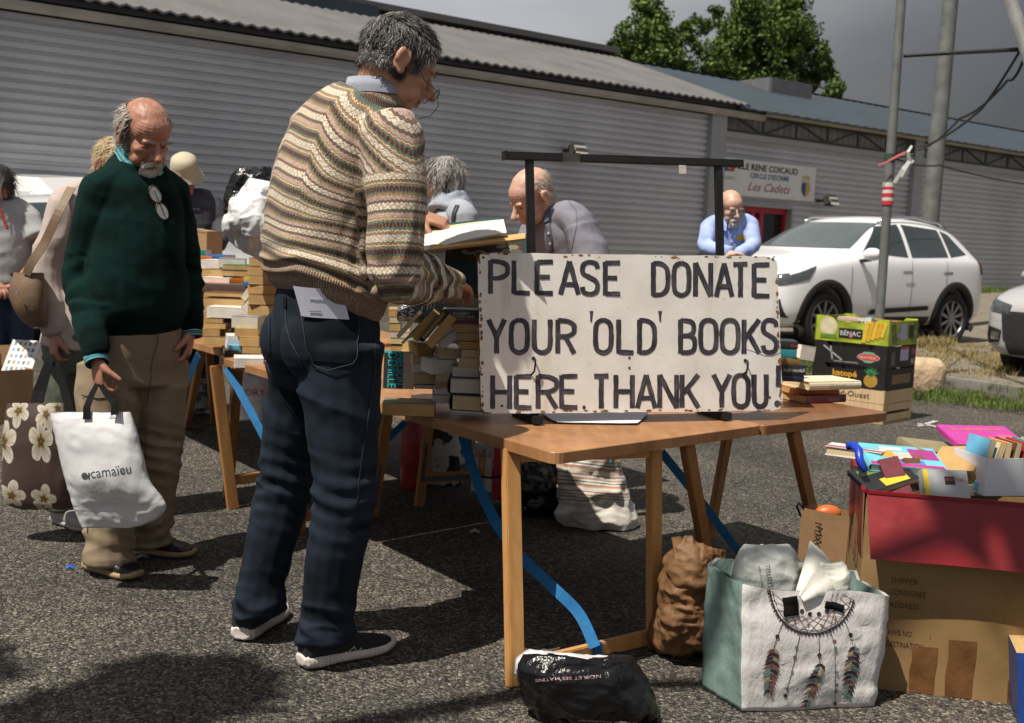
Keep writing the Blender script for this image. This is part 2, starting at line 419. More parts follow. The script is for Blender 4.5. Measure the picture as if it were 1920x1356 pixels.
# gutters
def gutter(t0, t1, z, name='gutter'):
    mb = MB(); prof = [(0, .06), (.02, .0), (.12, -.02), (.17, .03), (.17, .1), (.155, .1), (.15, .04), (.11, 0)]
    mb.loft([[wz(z+b, t, a+.04) for a, b in prof] for t in (t0, t1)]); return mb.build(name, M('gutter_metal', (.3, .28, .24), .5, .2, 2), hall)
gutter(-22, t_corner+1.2, z_eave-.1); gutter(t_corner+1.2, 40, z_eave+.0)
# roofs: grey slope to the ridge, verge at the corner, blue roof beyond
tv = tz(1385, 195)[0]; e0 = wz(z_eave+.14, tv, .3)
# ridge distance from the verge's top pixel
best = None
for k in range(20, 400):
    D = k*.1; q = wz(0, tv, -D); lo, hi = 3, 14
    for _ in range(30):
        m_ = (lo+hi)/2; px = pj((q.x, q.y, m_))
        if px[1] > 104: lo = m_
        else: hi = m_
    e = abs(px[0]-1145)
    if best is None or e < best[0]: best = (e, D, m_)
RD, RZ = best[1], best[2]
print('ridge', best, 'eave', z_eave, 'trim', ztr, 't_corner', t_corner, 'wallY left', wall_at(0, 300))
def roofslope(t0, t1, mat, name, pitch, amp, dz=0., d0=.3):
    mb = MB(); A = []; B = []; t = t0; i = 0
    while t < t1:
        for k, h in ((0, 0), (.25, amp), (.5, 0), (.75, -amp)):
            A.append(wz(z_eave+.13+h+dz, t+k*pitch, d0)); B.append(wz(RZ+h+dz, t+k*pitch, -RD))
        t += pitch
    mb.grid([A, B]); mb.grid([[q-Vector((0, 0, .03)) for q in B], [q-Vector((0, 0, .03)) for q in A]]); 
    mb.grid([[q-Vector((0, 0, .03)) for q in A], A]); return mb.build(name, mat, hall, smooth=False)
roofslope(-22, tv, mroof, 'roof', .19, .017)
roofslope(tv-.3, 46, mroof2, 'roof', .33, .009, -.07)
mb = MB(); 
mb.bar(wz(RZ+.08, -22, -RD), wz(RZ+.08, tv, -RD), .5, .12); mb.build('ridge_cap', mroof, hall)
# dark bar standing in for the shadow gap under the roof edge
mb = MB(); mb.bar(wz(z_eave+.07, -22, .12), wz(z_eave+.07, tv-.1, .12), .16, .08); mb.build('eave_shadow_strip', mdark, hall)
# rooflight box on the ridge and a vent box
def roofbox(xa, xb, yt, yb, name, mat, D, label=None):
    a = ap(xa, yb, wz(0, 0, -D), WN); b = ap(xb, yb, wz(0, 0, -D), WN); h = ap(xb, yt, wz(0, 0, -D), WN).z-b.z
    mb = MB(); ta = (a-WP).dot(WU); tb = (b-WP).dot(WU); mb.box(wz(min(a.z, b.z)+h/2-.1, (ta+tb)/2, -D-.5), (tb-ta, 1.4, h+.3), R_w); return mb.build(name, mat, hall, bevel=.03)
roofbox(520, 703, -12, 11, 'rooflight', mroof2, RD-.6)
roofbox(1432, 1512, 150, 168, 'roof_vent', M('vent_grey', (.12, .12, .13), .6), RD-.8)
# back side of the hall so that it is a solid building
mb = MB(); mb.grid([[wz(0, -22, 0), wz(0, -22, -2*RD), wz(0, 46, -2*RD), wz(0, 46, -.4)], [wz(z_eave, -22, 0), wz(z_eave, -22, -2*RD), wz(z_eave, 46, -2*RD), wz(z_eave, 46, -.4)]])
mb.build('rear_wall', mside, hall)
mb = MB(); mb.grid([[wz(RZ-.02, -22, -RD-.02), wz(RZ-.02, 46, -RD-.02)], [wz(z_eave, -22, -2*RD-.3), wz(z_eave, 46, -2*RD-.3)]]); mb.build('rear_roof', mroof, hall)
mb = MB(); mb.box(wz(.2, 10, .06), (66, .3, .46), R_w); mb.build('plinth', M('plinth', (.34, .29, .17), .9, .25, 4), hall)
# red door with dark panes
mred = M('red_frame', (.36, .02, .045), .45, .1); mgl = M('dark_glass', (.012, .015, .014), .08, .2, 2, spec=.6)
door = thing('door', None, None); door.parent = hall; door.matrix_parent_inverse = Matrix.Translation(-WP)
mb = MB(); hd = zd1-zb; wd_ = td1-td0
mb.box(wz((zb+zd1)/2, (td0+td1)/2, -.16), (wd_, .02, hd), R_w); mb.build('pane', mgl, door)
mb = MB()
for k in (0, .33, .5, 1): mb.box(wz((zb+zd1)/2, td0+wd_*k, -.11), (.09 if k in (0, 1) else .12, .08, hd), R_w)
for z in (zd1-.05, zb+.1): mb.box(wz(z, (td0+td1)/2, -.105), (wd_, .08, .12), R_w)
mb.build('frame', mred, door)
mb = MB(); mb.bar(wz(zb+1.02, td0+wd_*.53, -.06), wz(zb+1.02, td0+wd_*.95, -.06), .04, .04); mb.build('push_bar', M('grey_metal', (.3, .3, .3), .4, metal=.6), door)
mb = MB(); mb.box(wz((zb+zd1)/2, td0-.03, -.08), (.06, .3, hd+.1), R_w); mb.box(wz((zb+zd1)/2, td1+.03, -.08), (.06, .3, hd+.1), R_w); mb.box(wz(zd1+.03, (td0+td1)/2, -.08), (wd_, .3, .06), R_w); mb.build('door_jamb', mtrim, hall)
# club sign board on the wall
S0 = ap(1348, 292, wz(0, 0, .06), WN); S1 = ap(1530, 316, wz(0, 0, .06), WN); S2 = ap(1348, 364, wz(0, 0, .06), WN)
ts0 = (S0-WP).dot(WU); ts1 = (S1-WP).dot(WU); zs1 = (S0.z+S1.z)/2; zs0 = S2.z
sg = thing('wall_sign', 'white club name board with black, blue and red lettering on the hall wall', 'sign', wz(zs0, ts0, .06))
mb = MB(); mb.box(wz((zs0+zs1)/2, (ts0+ts1)/2, .05), (ts1-ts0, .04, zs1-zs0), R_w); mb.build('panel', M('sign_white', (.62, .62, .6), .5, .06, 3), sg, bevel=.006)
W_, H_ = ts1-ts0, zs1-zs0
def wtext(s, fx, fz, size, width, col, shear=0., nm='lettering', off=0.):
    mb = MB(); puttext(mb, s, wz(zs0+fz*H_, ts0+fx*W_, .072), WU, (0, 0, 1), size, width, shear, .003, off); return mb.build(nm, paint(col), sg)
wtext('SALLE RENE COICAUD', .12, .73, H_*.24, W_*.68, (.02, .02, .025), off=.004)
wtext("CERCLE D'ESCRIME", .31, .52, H_*.19, W_*.4, (.03, .09, .25), off=.002)
wtext('Les Cadets', .29, .17, H_*.34, W_*.44, (.3, .04, .06), .45)
wtext('BERGERAC', .02, .42, H_*.13, W_*.14, (.3, .25, .25))
mb = MB(); mb.m = 0
mb.box(wz(zs0+.75*H_, ts0+.075*W_, .074), (.05*W_, .006, .22*H_), R_w); mb.m = 1; mb.box(wz(zs0+.75*H_, ts0+.125*W_, .074), (.05*W_, .006, .22*H_), R_w); mb.m = 2
mb.box(wz(zs0+.75*H_, ts0+.1*W_, .08), (.03*W_, .004, .1*H_), R_w)
mb.build('town_emblem', [paint((.03, .06, .3)), paint((.4, .03, .03)), paint((.5, .35, .05))], sg)
mb = MB()
for half, sgn in ((0, -1), (1, 1)):
    mb.m = half; c = wz(zs0+.32*H_, ts0+.895*W_, .076)
    pts = [(0, .22), (.045, .2), (.048, 0), (.03, -.13), (0, -.2)]
    mb.add([c+WU*(sgn*a*W_)+Vector((0, 0, b*H_)) for a, b in pts], [(0, 1, 2, 3, 4) if sgn > 0 else (4, 3, 2, 1, 0)])
mb.m = 2
for k in range(5): mb.box(wz(zs0+(.66+.04*(k % 2))*H_, ts0+(.86+.017*k)*W_, .076), (.012*W_, .006, .1*H_), R_w)
mb.box(wz(zs0+.58*H_, ts0+.895*W_, .076), (.09*W_, .006, .025*H_), R_w)
mb.build('crest', [paint((.05, .07, .16)), paint((.45, .32, .08)), paint((.5, .4, .2))], sg)
# wall floodlights
def flood(x, y, label, flip=1):
    p = ap(x, y, wz(0, 0, .0), WN); t = (p-WP).dot(WU); z = p.z
    o = thing('wall_floodlight', label, 'floodlight', wz(z, t), group='floodlights on the hall wall')
    mb = MB(); mb.bar(wz(z, t, -.02), wz(z, t, .22), .05, .05); mb.build('bracket', mdark, o)
    Rr = R_w @ Matrix.Rotation(rad(-25), 3, 'X'); mb = MB(); mb.box(wz(z+.02, t+.05, .28), (.3, .2, .2), Rr, (.8, .8)); mb.build('housing', mdark, o, bevel=.015)
    mb = MB(); mb.box(wz(z+.0, t+.05, .385), (.26, .01, .17), Rr); mb.build('lens', M('lamp_glass', (.42, .4, .32), .15, .1), o)
flood(1058, 283, 'small dark floodlight on the hall wall above the long black bar'); flood(1533, 377, 'small dark floodlight on the hall wall below the club name board')
# ------------------------------------------------------------------ tree beyond the roof
def leafmat(name, a, b):
    t = NT(name); v = t.coord(); at = t.n('Attribute', attribute_name='tone')
    c = t.ramp(at.outputs['Fac'], [(0, a), (1, b)])
    m = t.fin(c, .6, None, 0, .3)
    return m
def tree(label, clumps, trunk, Y, seed, density=1.):
    rs = np.random.RandomState(seed); base = trunk
    o = thing('broadleaf_tree', label, 'tree', base, group='trees behind the hall')
    vs = []; fs = []; tone = []
    for (c, r) in clumps:
        c = np.array(c); n = int(1500*density*(r/1.5)**2)
        sub = rs.randn(max(6, int(14*r)), 3); sub /= np.linalg.norm(sub, axis=1)[:, None]; sub = c+sub*r*rs.uniform(.25, .95, (len(sub), 1))*np.array([1, 1, .85])
        for s_ in sub:
            rr = r*rs.uniform(.26, .46); k = int(n/len(sub)*2.0); tn = rs.rand()*.6
            d = rs.randn(k, 3); d /= np.linalg.norm(d, axis=1)[:, None]; p = s_+d*rr*rs.rand(k, 1)**.4
            for q in p:
                a = rs.randn(3); a /= np.linalg.norm(a); b = np.cross(a, rs.randn(3)); b /= np.linalg.norm(b); sz = rs.uniform(.07, .14)
                i = len(vs); vs += [q-a*sz, q+b*sz*.5, q+a*sz, q-b*sz*.5]; fs.append((i, i+1, i+2, i+3)); tone += [min(1, max(0, tn+rs.rand()*.4))]*4
    me = bpy.data.meshes.new('crown'); me.from_pydata([tuple(q) for q in vs], [], fs)
    at = me.attributes.new('tone', 'FLOAT', 'POINT'); at.data.foreach_set('value', tone); me.materials.append(MATS.setdefault('leaf', leafmat('leaves', (.022, .05, .008), (.105, .16, .024)))); link('crown', me, o)
    mb = MB(); tp = Vector(np.mean([c for c, r in clumps], axis=0)); k_ = .45 if Vector(base).length < 20 else 1.; mb.tube([base, Vector(base)*.6+tp*.4, tp], [.4*k_, .3*k_, .15*k_], 10)
    for c, r in clumps: mb.tube([Vector(base)*.5+tp*.5, (tp+Vector(c))/2+Vector((0, 0, -.3)), c], [.2*k_, .1*k_, .04*k_], 6)
    mb.build('trunk', M('bark', (.06, .05, .035), .9, .3, 6, .5, 20), o)
TY = 52.
def cl(x, y, rpx, dy=0): 
    return (ad(x, y, TY+dy), rpx*TY/FPX)
tree('large bushy green tree behind the ridge of the blue roof',
     [cl(1395, 60, 62), cl(1460, 30, 60, 2), cl(1340, 110, 52, -1), cl(1420, 130, 60, 1), cl(1490, 110, 45), cl(1535, 140, 40, 1), cl(1555, 170, 36, -1), cl(1330, 40, 34, 2), cl(1480, 10, 40, 1), cl(1400, 20, 42), cl(1500, 170, 45, 1), cl(1350, 160, 45), cl(1440, 80, 58, 1), cl(1385, 110, 55), cl(1475, 70, 50, -1), cl(1450, 170, 50), cl(1400, 165, 45), cl(1505, 60, 36), cl(1530, 100, 30)],
     ad(1430, 480, TY), TY, 5)
_leafy = []
# added unseen tree behind the viewer, its clumps placed to shade the foreground
_bt = [((-4.6, .9, 5.2), .8), ((-3.6, 1.0, 5.0), .55), ((-2.8, .9, 5.1), .5), ((-5.6, 1.4, 5.6), .9), ((-2.5, .5, 5.0), .4), ((-.05, 1.4, 5.1), .36), ((-4.0, 1.5, 5.1), .4)]
tree('looser green tree left of the large one behind the grey roof verge',
     [cl(1225, 40, 44, -2), cl(1190, 75, 42, -3), cl(1250, 100, 50, -2), cl(1160, 95, 26, -3), cl(1215, 10, 30, -2), cl(1280, 60, 30, -2), cl(1270, 140, 44, -2), cl(1225, 80, 48, -2), cl(1230, 120, 42, -3), cl(1190, 110, 36, -3)],
     ad(1250, 480, TY-3), TY, 9)
tree('leafy tree added out of the frame behind the viewer to shade the foreground', _bt, (-7.4, -2.2, 0), TY, 21, 1.3)
# ------------------------------------------------------------------ poles and wires
mgalv = M('galvanised_steel', (.12, .125, .12), .65, .25, 6, metal=.1)
PA0 = az(1640, 728); PA0 = Vector((PA0.x, PA0.y, 0)); YA = PA0.y
pa = thing('steel_pole', 'thin galvanised pole with red and white tape standing behind the fruit crates', 'pole', PA0)
top = ad(1694, -60, YA+.15); mb = MB(); mb.tube([PA0, top], .043, 14); mb.build('pole', mgalv, pa, True)
def onA(y): 
    f = (728-y)/788; return PA0.lerp(top, f)
for i, (ya, yb, c) in enumerate(((338, 346, (.5, .5, .48)), (346, 352, (.45, .03, .04)), (352, 358, (.55, .52, .5)), (358, 366, (.45, .03, .04)), (366, 372, (.5, .5, .48)), (372, 380, (.45, .03, .04)))):
    mb = MB(); mb.tube([onA(ya), onA(yb)], .052, 14); mb.build('barrier_tape', paint(c, .4), pa, True)
mb = MB(); b = onA(338)+Vector((.03, -.06, 0))
mb.strip([b, b+Vector((.06, -.03, .12)), b+Vector((.12, -.02, .2)), b+Vector((.09, -.04, .28)), b+Vector((.13, -.02, .34))], [.03, .035, .04, .03, .02], (0, -1, .2)); mb.strip([b+Vector((.08, 0, .05)), b+Vector((.12, 0, .18)), b+Vector((.15, 0, .22))], .05, (0, -1, .1))
mb.build('tape_end', paint((.6, .6, .58)), pa)
mb = MB(); mb.strip([b+Vector((.08, -.01, .28)), b+Vector((0, -.03, .24)), b+Vector((-.1, -.03, .18)), b+Vector((-.17, -.03, .15))], [.02, .02, .015, .01], (0, -1, .3)); mb.build('tape_end', paint((.5, .1, .1)), pa)
mb = MB(); mb.tube([onA(284), onA(296)], .056, 10); mb.tube([onA(290), onA(290)+Vector((.2, -.02, .03))], .014, 6); mb.build('cable_tie', paint((.02, .06, .03)), pa)
YB = 17.5; pb0 = ad(1722, 640, YB); pb0.z = zfar(YB); pbt = ad(1788, -60, YB)
pb = thing('utility_pole', 'thick pale steel utility pole rising behind the white car', 'pole', pb0); mb = MB(); mb.tube([pb0, pbt], [.15, .11], 16); mb.build('pole', mgalv, pb, True)
YC = 9.; pc0 = ad(1885, -30, YC); pc1 = ad(2010, 360, YC-.4); pc1 = Vector((pc1.x, pc1.y, 0)) if False else pc1
mb = MB(); mb.tube([pc0, pc0.lerp(pc1, 1), ad(2090, 640, YC-.8)], .05, 12)
e = ad(2150, 800, YC-1); g_ = az(2160, 800); mb.tube([ad(2090, 640, YC-.8), Vector((ad(2090, 640, YC-.8).x+.3, YC-1.3, 0))], .05, 12)
pc = thing('leaning_pole', 'grey steel pole leaning across the top right corner', 'pole', (ad(2090, 640, YC-.8).x+.3, YC-1.3, 0)); mb.build('pole', mgalv, pc, True)
def wire(pts, r, label, sag=0.):
    mb = MB(); P = []
    for i in range(len(pts)-1):
        for k in range(10 if i < len(pts)-2 else 11):
            f = k/10; q = Vector(pts[i]).lerp(Vector(pts[i+1]), f); q.z -= sag*4*f*(1-f); P.append(q)
    mb.tube(P, r, 6); return tag(mb.build('cable', M('black_cable', (.012, .012, .012), .6), smooth=True), label, 'cable')
wire([ad(1694, 105, YA+.1), ad(1780, 100, YA), ad(1908, 93, YC)], .018, 'thick black cable strung level between the taped pole and the leaning pole')
wire([ad(1912, 96, YC), ad(1840, 205, 10), ad(1760, 262, 12), ad(1716, 275, 14)], .012, 'upper of two black cables slanting from the leaning pole to the hall', .02)
wire([ad(1918, 115, YC), ad(1890, 150, 9.3), ad(1800, 222, 11), ad(1722, 282, 14)], .012, 'lower slack black cable slanting from the leaning pole to the hall', .05)
wire([ad(1680, 298, YA), ad(1760, 310, 13), ad(1960, 350, 17)], .01, 'thin black cable running low from the taped pole across the hall wall', .03)
# ------------------------------------------------------------------ tables
def wood(name, c1, c2, rough=.5, scl=1., spec=.4):
    t = NT(name); v = t.coord(); q = t.mapping(v, (3*scl, 3*scl, 30*scl), (0, 0, 0))
    g = t.noise(t.mapping(v, (40*scl, 4*scl, 4*scl), (0, 0, .72)), 1., 5, .6); f = t.noise(v, 14, 4)
    c = t.mix(.35, t.ramp(g, [(.3, c1), (.7, c2)]), t.ramp(f, [(.3, sc(c1, .8)), (.7, c2)]))
    big = t.noise(v, 3.2, 5, .6); c = t.mix(1., c, t.ramp(big, [(.3, (.72, .7, .68)), (.55, (1, 1, 1)), (.75, (1.18, 1.17, 1.15))]), 'MULTIPLY')
    scr = t.noise(t.mapping(v, (7, 160, 7), (0, 0, .3)), 1., 3); c = t.mix(t.ramp(scr, [(.68, (0, 0, 0)), (.74, (.5, .5, .5))]), c, (.5, .33, .2))
    return t.fin(c, t.math('ADD', t.math('MULTIPLY', f, .3), rough-.15), t.bump(g, .12, .003), 0, spec)
def pine(name, c1, c2):
    t = NT(name); v = t.coord(); g = t.noise(t.mapping(v, (30, 30, 2.2)), 1., 5, .6)
    k = t.vor(t.mapping(v, (7, 7, 2.2)), 1.)
    c = t.ramp(g, [(.25, c1), (.75, c2)]); c = t.mix(t.ramp(k, [(.03, (1, 1, 1)), (.1, (0, 0, 0))]), c, sc(c1, .35))
    return t.fin(c, .55, t.bump(g, .15, .003), 0, .4)
mtop = wood('table_top_wood', (.27, .125, .05), (.40, .205, .09), .42)
mtop2 = wood('dark_table_wood', (.17, .07, .028), (.25, .115, .045), .35)
mpine = pine('pine_leg', (.36, .17, .05), (.55, .30, .11)); mpine2 = pine('old_pine_leg', (.26, .12, .035), (.4, .2, .07))
def plyedge():
    t = NT('plywood_edge'); v = t.coord(); s = t.n('SeparateXYZ'); t.l(v, s.inputs[0])
    wv = t.math('FRACT', t.math('MULTIPLY', s.outputs[2], 125.))
    c = t.ramp(wv, [(0, (.14, .06, .02)), (.42, (.16, .07, .025)), (.5, (.42, .23, .09)), (.95, (.36, .19, .07))]); g = t.noise(v, 9, 4)
    return t.fin(t.mix(1., c, t.ramp(g, [(.3, (.7, .68, .65)), (.7, (1.2, 1.15, 1.1))]), 'MULTIPLY'), .55, t.bump(wv, .3, .002))
mply = plyedge()
C0 = az(1040, 850, .68); C1 = az(720, 757, .68); C2 = az(1430, 797, .68); C3 = az(1665, 773, .68)
TU = (C2-C0).normalized(); TV = (C1-C0).normalized(); UP = Vector((0, 0, 1))
def slab(name, q, th, mats, parent, rnd=.035):
    """a board with rounded corners: top and ply edge"""
    pts = []
    for i, p in enumerate(q):
        a = (q[i-1]-p).normalized(); b = (q[(i+1) % 4]-p).normalized()
        for k in range(5):
            f = k/4; pts.append(p+a*rnd*(1-f)**2+b*rnd*f**2)
    mb = MB(); n = len(pts); z = UP*th
    mb.m = 0; mb.add(pts, [tuple(range(n))]); mb.m = 1
    mid = [p-UP*.002+(p-sum(q, Vector())/4).normalized()*.002 for p in pts]; low = [p-z for p in mid]
    mb.add(pts+mid+low, [f for i in range(n) for f in ((i, n+i, n+(i+1) % n, (i+1) % n), (n+i, 2*n+i, 2*n+(i+1) % n, n+(i+1) % n))]); mb.m = 0
    mb.add(low, [tuple(range(n-1, -1, -1))])
    me = mb.mesh(name); b = bmesh.new(); b.from_mesh(me); bmesh.ops.recalc_face_normals(b, faces=b.faces); b.to_mesh(me); b.free()
    for m in mats: me.materials.append(m)
    return link(name, me, parent)
def leg(parent, a, b, wd=.045, dp=.028, mat=None, up=None):
    mb = MB(); mb.bar(a, b, wd, dp, up or TV); return mb.build('leg', mat or mpine, parent, bevel=.003)
def rail(parent, a, b, mat=None, h=.045, nm='crossbar'):
    mb = MB(); mb.bar(a, b, .024, h); return mb.build(nm, mat or mpine, parent, bevel=.003)
mblue = M('blue_webbing', (.008, .12, .30), .75, .15, 40, .4, 300)
def strap(pts, nrm=(0, -1, .3), parent=None, wd=.034):
    P = []
    A = [np.array(q) for q in pts]
    for i in range(len(A)-1):
        p0, p1, p2, p3 = A[max(i-1, 0)], A[i], A[i+1], A[min(i+2, len(A)-1)]
        for k in range(6):
            u = k/6; P.append(Vector(.5*(2*p1+(p2-p0)*u+(2*p0-5*p1+4*p2-p3)*u*u+(3*p1-p0-3*p2+p3)*u**3)))
    P.append(Vector(pts[-1])); mb = MB(); mb.strip(P, wd, nrm, .0025); return mb.build('strap', mblue, parent)
grp = 'trestle tables of the book sale'
T1 = thing('trestle_table', 'front wooden trestle table with the donation sign and its corner towards the viewer', 'table', (C0.x, C0.y, 0), 0, grp)
LT = 1.52
slab('table_top', [C0, C2, C2+TV*LT, C0+TV*LT], .03, (mtop, mply), T1)
zu = .648
A0, A1 = az(957, 841, .65), az(966, 1287); B0, B1 = az(1226, 833, .65), az(1226, 1212)
leg(T1, A0, A1, .052, .03); leg(T1, B0, B1, .046, .03)
ca = A0.lerp(A1, .93)+Vector((.02, .012, 0)); cb = B0.lerp(B1, .945)
rail(T1, ca, cb); rail(T1, A0-UP*.02, B0-UP*.02, h=.04, nm='top_rail')
# the second leaf of the front trestle and the far trestle
L1a, L1b = ad(733, 792, 4.62), az(699, 968); L1a.z = zu; leg(T1, L1a, L1b, .045, .028, mpine2)
l2 = az(560, 1000); l2a = l2+(L1a-L1b); leg(T1, l2a, l2, .045, .028, mpine2); rail(T1, L1a.lerp(L1b, .88), l2a.lerp(l2, .88), mpine2)
mb = MB(); q = L1a.lerp(L1b, .6); mb.bar(q+Vector((0, -.018, 0)), L1a.lerp(L1b, .9)+Vector((0, -.018, 0)), .02, .004, (0, 1, 0)); r_ = L1a.lerp(L1b, .88); mb.bar(r_+Vector((-.0, -.02, 0)), r_+(l2-L1b)*.5+Vector((0, -.02, 0)), .004, .022)
mbr = M('steel_bracket', (.09, .095, .1), .5, .2, 8, metal=.4); mb.build('bracket', mbr, T1)
cr_ = ca.lerp(cb, .52)
strap([ad(868, 818, 3.75), ad(905, 930, 3.6), ad(960, 1025, 3.45), ad(1030, 1095, 3.3), ad(1085, 1150, 3.26), cr_+Vector((0, -.03, .02))], parent=T1)
mb = MB(); d_ = (cb-ca).normalized(); c = cr_; loop = [c+Vector((0, 0, .026))+d_.cross(UP)*.017, c+Vector((0, 0, .026))-d_.cross(UP)*.017, c-Vector((0, 0, .026))-d_.cross(UP)*.017, c-Vector((0, 0, .026))+d_.cross(UP)*.017]
for i in range(4): 
    a, b = loop[i], loop[(i+1) % 4]; mb.bar(a, b, .034 if True else 0, .004, d_.cross((b-a).normalized()))
mb.build('strap_loop', mblue, T1)
# second table at the right, darker
T4 = thing('trestle_table', 'darker reddish trestle table end-on behind the sign, holding the cream hardback', 'table', ((C2.x+C3.x)/2, (C2.y+C3.y)/2, 0), 0, grp)
q2 = C2+(C2-C3).normalized()*.0+Vector((0.004, .004, -.003))
slab('table_top', [q2, C3, C3+TV*.95, q2+TV*.95], .03, (mtop2, mply), T4, .02)
D0, D1 = az(1287, 828, .648), az(1338, 1122); E0, E1 = az(1486, 804, .648), az(1549, 1088)
leg(T4, D0, D1, .046, .03, mpine2); leg(T4, E0, E1, .046, .03, mpine2); rail(T4, D0.lerp(D1, .9), E0.lerp(E1, .9), mpine2)
f0 = C2+TV*.75; f1 = C3+TV*.75
leg(T4, Vector((f1.x, f1.y, .645)), Vector((f1.x, f1.y, 0))+TV*.1, mat=mpine2)
strap([ad(1240, 848, 3.75), ad(1310, 935, 3.85), ad(1370, 1015, 3.95), ad(1420, 1080, 4.0)], parent=T4, wd=.03)
# table behind the striped man, in line with the first
C5 = az(408, 668, .68); C6 = C5-TV*.93
T2 = thing('trestle_table', 'wooden trestle table behind the man in jeans, piled with paperbacks', 'table', (C5.x, C5.y, 0), 0, grp)
slab('table_top', [C6, C6+TU*.95, C5+TU*.95, C5], .03, (mtop, mply), T2)
a, b = ad(404, 690, 4.9), az(437, 954); a.z = zu; leg(T2, a, b, .05, .03, mpine2); a2 = a+TU*.6; b2 = b+TU*.6; leg(T2, a2, b2, .05, .03, mpine2); rail(T2, a.lerp(b, .8), a2.lerp(b2, .8), mpine2)
a, b = C5+TV*-.12+TU*.05, C5-TV*-.1+TU*.1; leg(T2, Vector((a.x, a.y, zu)), Vector((b.x, b.y, 0)), mat=mpine2); a, b = a+TU*.6, b+TU*.6; leg(T2, Vector((a.x, a.y, zu)), Vector((b.x, b.y, 0)), mat=mpine2)
strap([ad(425, 690, 4.9), ad(480, 790, 4.8), ad(520, 870, 4.75)], parent=T2)
C7 = az(412, 662, .68)+Vector((-.03, .14, 0))
T3 = thing('trestle_table', 'farther wooden trestle table beside the man in green, stacked high with books', 'table', (C7.x, C7.y, 0), 0, grp)
slab('table_top', [C7, C7+TU*1.3, C7+TU*1.3+TV*2.3, C7+TV*2.3], .03, (mtop, mply), T3)
for (x0, y0, Y0, x1, y1) in ((378, 680, 5.6, 350, 803), (345, 690, 5.9, 352, 790), (390, 680, 5.9, 402, 795)):
    a = ad(x0, y0, Y0); a.z = zu; leg(T3, a, az(x1, y1), .045, .028, mpine2)
strap([ad(372, 665, 5.3), ad(355, 705, 5.4), ad(335, 760, 5.5)], parent=T3)
# fifth table behind the sign: its left frame shows under the first
T5 = thing('trestle_table', 'trestle table at the back with a steel-bracketed frame seen beneath the front table', 'table', az(900, 900), 0, grp)
e0 = az(880, 700, .66)
L2a, L2b = ad(812, 800, 4.98), az(786, 949); L2a.z = .63; leg(T5, L2a, L2b, .045, .028, mpine2)
r2 = L2b+Vector((.62, .3, 0)); r2a = L2a+Vector((.62, .3, 0)); leg(T5, r2a, r2, .045, .028, mpine2); rail(T5, L2a.lerp(L2b, .78), r2a.lerp(r2, .78), mpine2)
mb = MB(); q = L2a.lerp(L2b, .5)+Vector((0, -.02, 0)); mb.bar(q, L2a.lerp(L2b, .8)+Vector((0, -.02, 0)), .02, .004, (0, 1, 0)); r_ = L2a.lerp(L2b, .78)+Vector((0, -.02, 0)); mb.bar(r_, r_+Vector((.22, .106, 0)), .004, .022); mb.build('bracket', mbr, T5)
t5 = L2a-TV*.15-TU*.1; t5.z = .66
slab('table_top', [t5, t5+TU*1.3, t5+TU*1.3+TV*1.4, t5+TV*1.4], .028, (mtop, mply), T5)
for k in (.05, 1.2):
    q = t5+TU*k+TV*1.25; leg(T5, Vector((q.x, q.y, .63)), Vector((q.x, q.y, 0))+TV*.1, mat=mpine2)
strap([ad(760, 792, 4.9), ad(720, 830, 4.8), ad(690, 870, 4.75)], parent=T5, wd=.03)
# ------------------------------------------------------------------ hand-painted sign
fA = az(1010, 778, .712); fB = az(1365, 771.5, .712); SX = (fB-fA); SX.z = 0; SX.normalize(); SNn = Vector((SX.y, -SX.x, 0))
LEAN = rad(4); SY = (UP*math.cos(LEAN)-SNn*math.sin(LEAN)); SN = SX.cross(SY)
if SN.y > 0: SN = -SN
O = ap(903, 775, fA, SN); Rr = ap(1468, 770, fA, SN); Lt = ap(895, 474, fA, SN); Rt = ap(1457, 481, fA, SN)
print('sign', O, Rr, Lt, Rt)
def signmat():
    t = NT('sign_white_paint'); v = t.coord(); n = t.noise(v, 7, 5); s = t.noise(v, 55, 4)
    c = t.ramp(n, [(.3, (.68, .65, .59)), (.65, (.80, .78, .73))])
    c = t.mix(t.ramp(s, [(.64, (0, 0, 0)), (.78, (.55, .55, .55))]), c, (.38, .32, .25))
    g = t.noise(t.mapping(v, (6, 6, 1.2)), 2.2, 5)
    c = t.mix(t.ramp(g, [(.56, (0, 0, 0)), (.74, (.5, .5, .5))]), c, (.45, .38, .28))
    return t.fin(c, .6, t.bump(s, .12, .003), 0, .35)
sign = thing('donation_sign', 'white hand-painted board asking for old books, on a black frame standing on the table', 'sign', (fA+fB)/2)
def sp2(x, y, lift=0.): return ap(x, y, fA, SN)+SN*lift      # a point of the board
mb = MB(); crn = [(895, 474), (1457, 481), (1468, 770), (903, 776)]
rs = np.random.RandomState(4)
edge = []
for i in range(4):
    a = crn[i]; b = crn[(i+1) % 4]
    for k in range(26):
        f = k/26; j = rs.randn()*.5
        e = 7*max(0, 1-min(f, 1-f)*45); cx, cy = 1180, 625
        x = a[0]*(1-f)+b[0]*f+j; y = a[1]*(1-f)+b[1]*f+j; d = math.hypot(cx-x, cy-y); edge.append((x+(cx-x)/d*e, y+(cy-y)/d*e))
fr = [sp2(x, y) for x, y in edge]; n = len(fr); bk = [p-SN*.009 for p in fr]
mb.m = 0; mb.add(fr, [tuple(range(n))]); mb.m = 1; mb.add(fr+bk, [(i, n+i, n+(i+1) % n, (i+1) % n) for i in range(n)]+[]); mb.add(bk, [tuple(range(n-1, -1, -1))])
me = mb.mesh('board'); b = bmesh.new(); b.from_mesh(me); bmesh.ops.recalc_face_normals(b, faces=b.faces); b.to_mesh(me); b.free()
mrust = M('worn_board_edge', (.22, .10, .04), .9, .5, 30, .3, 90)
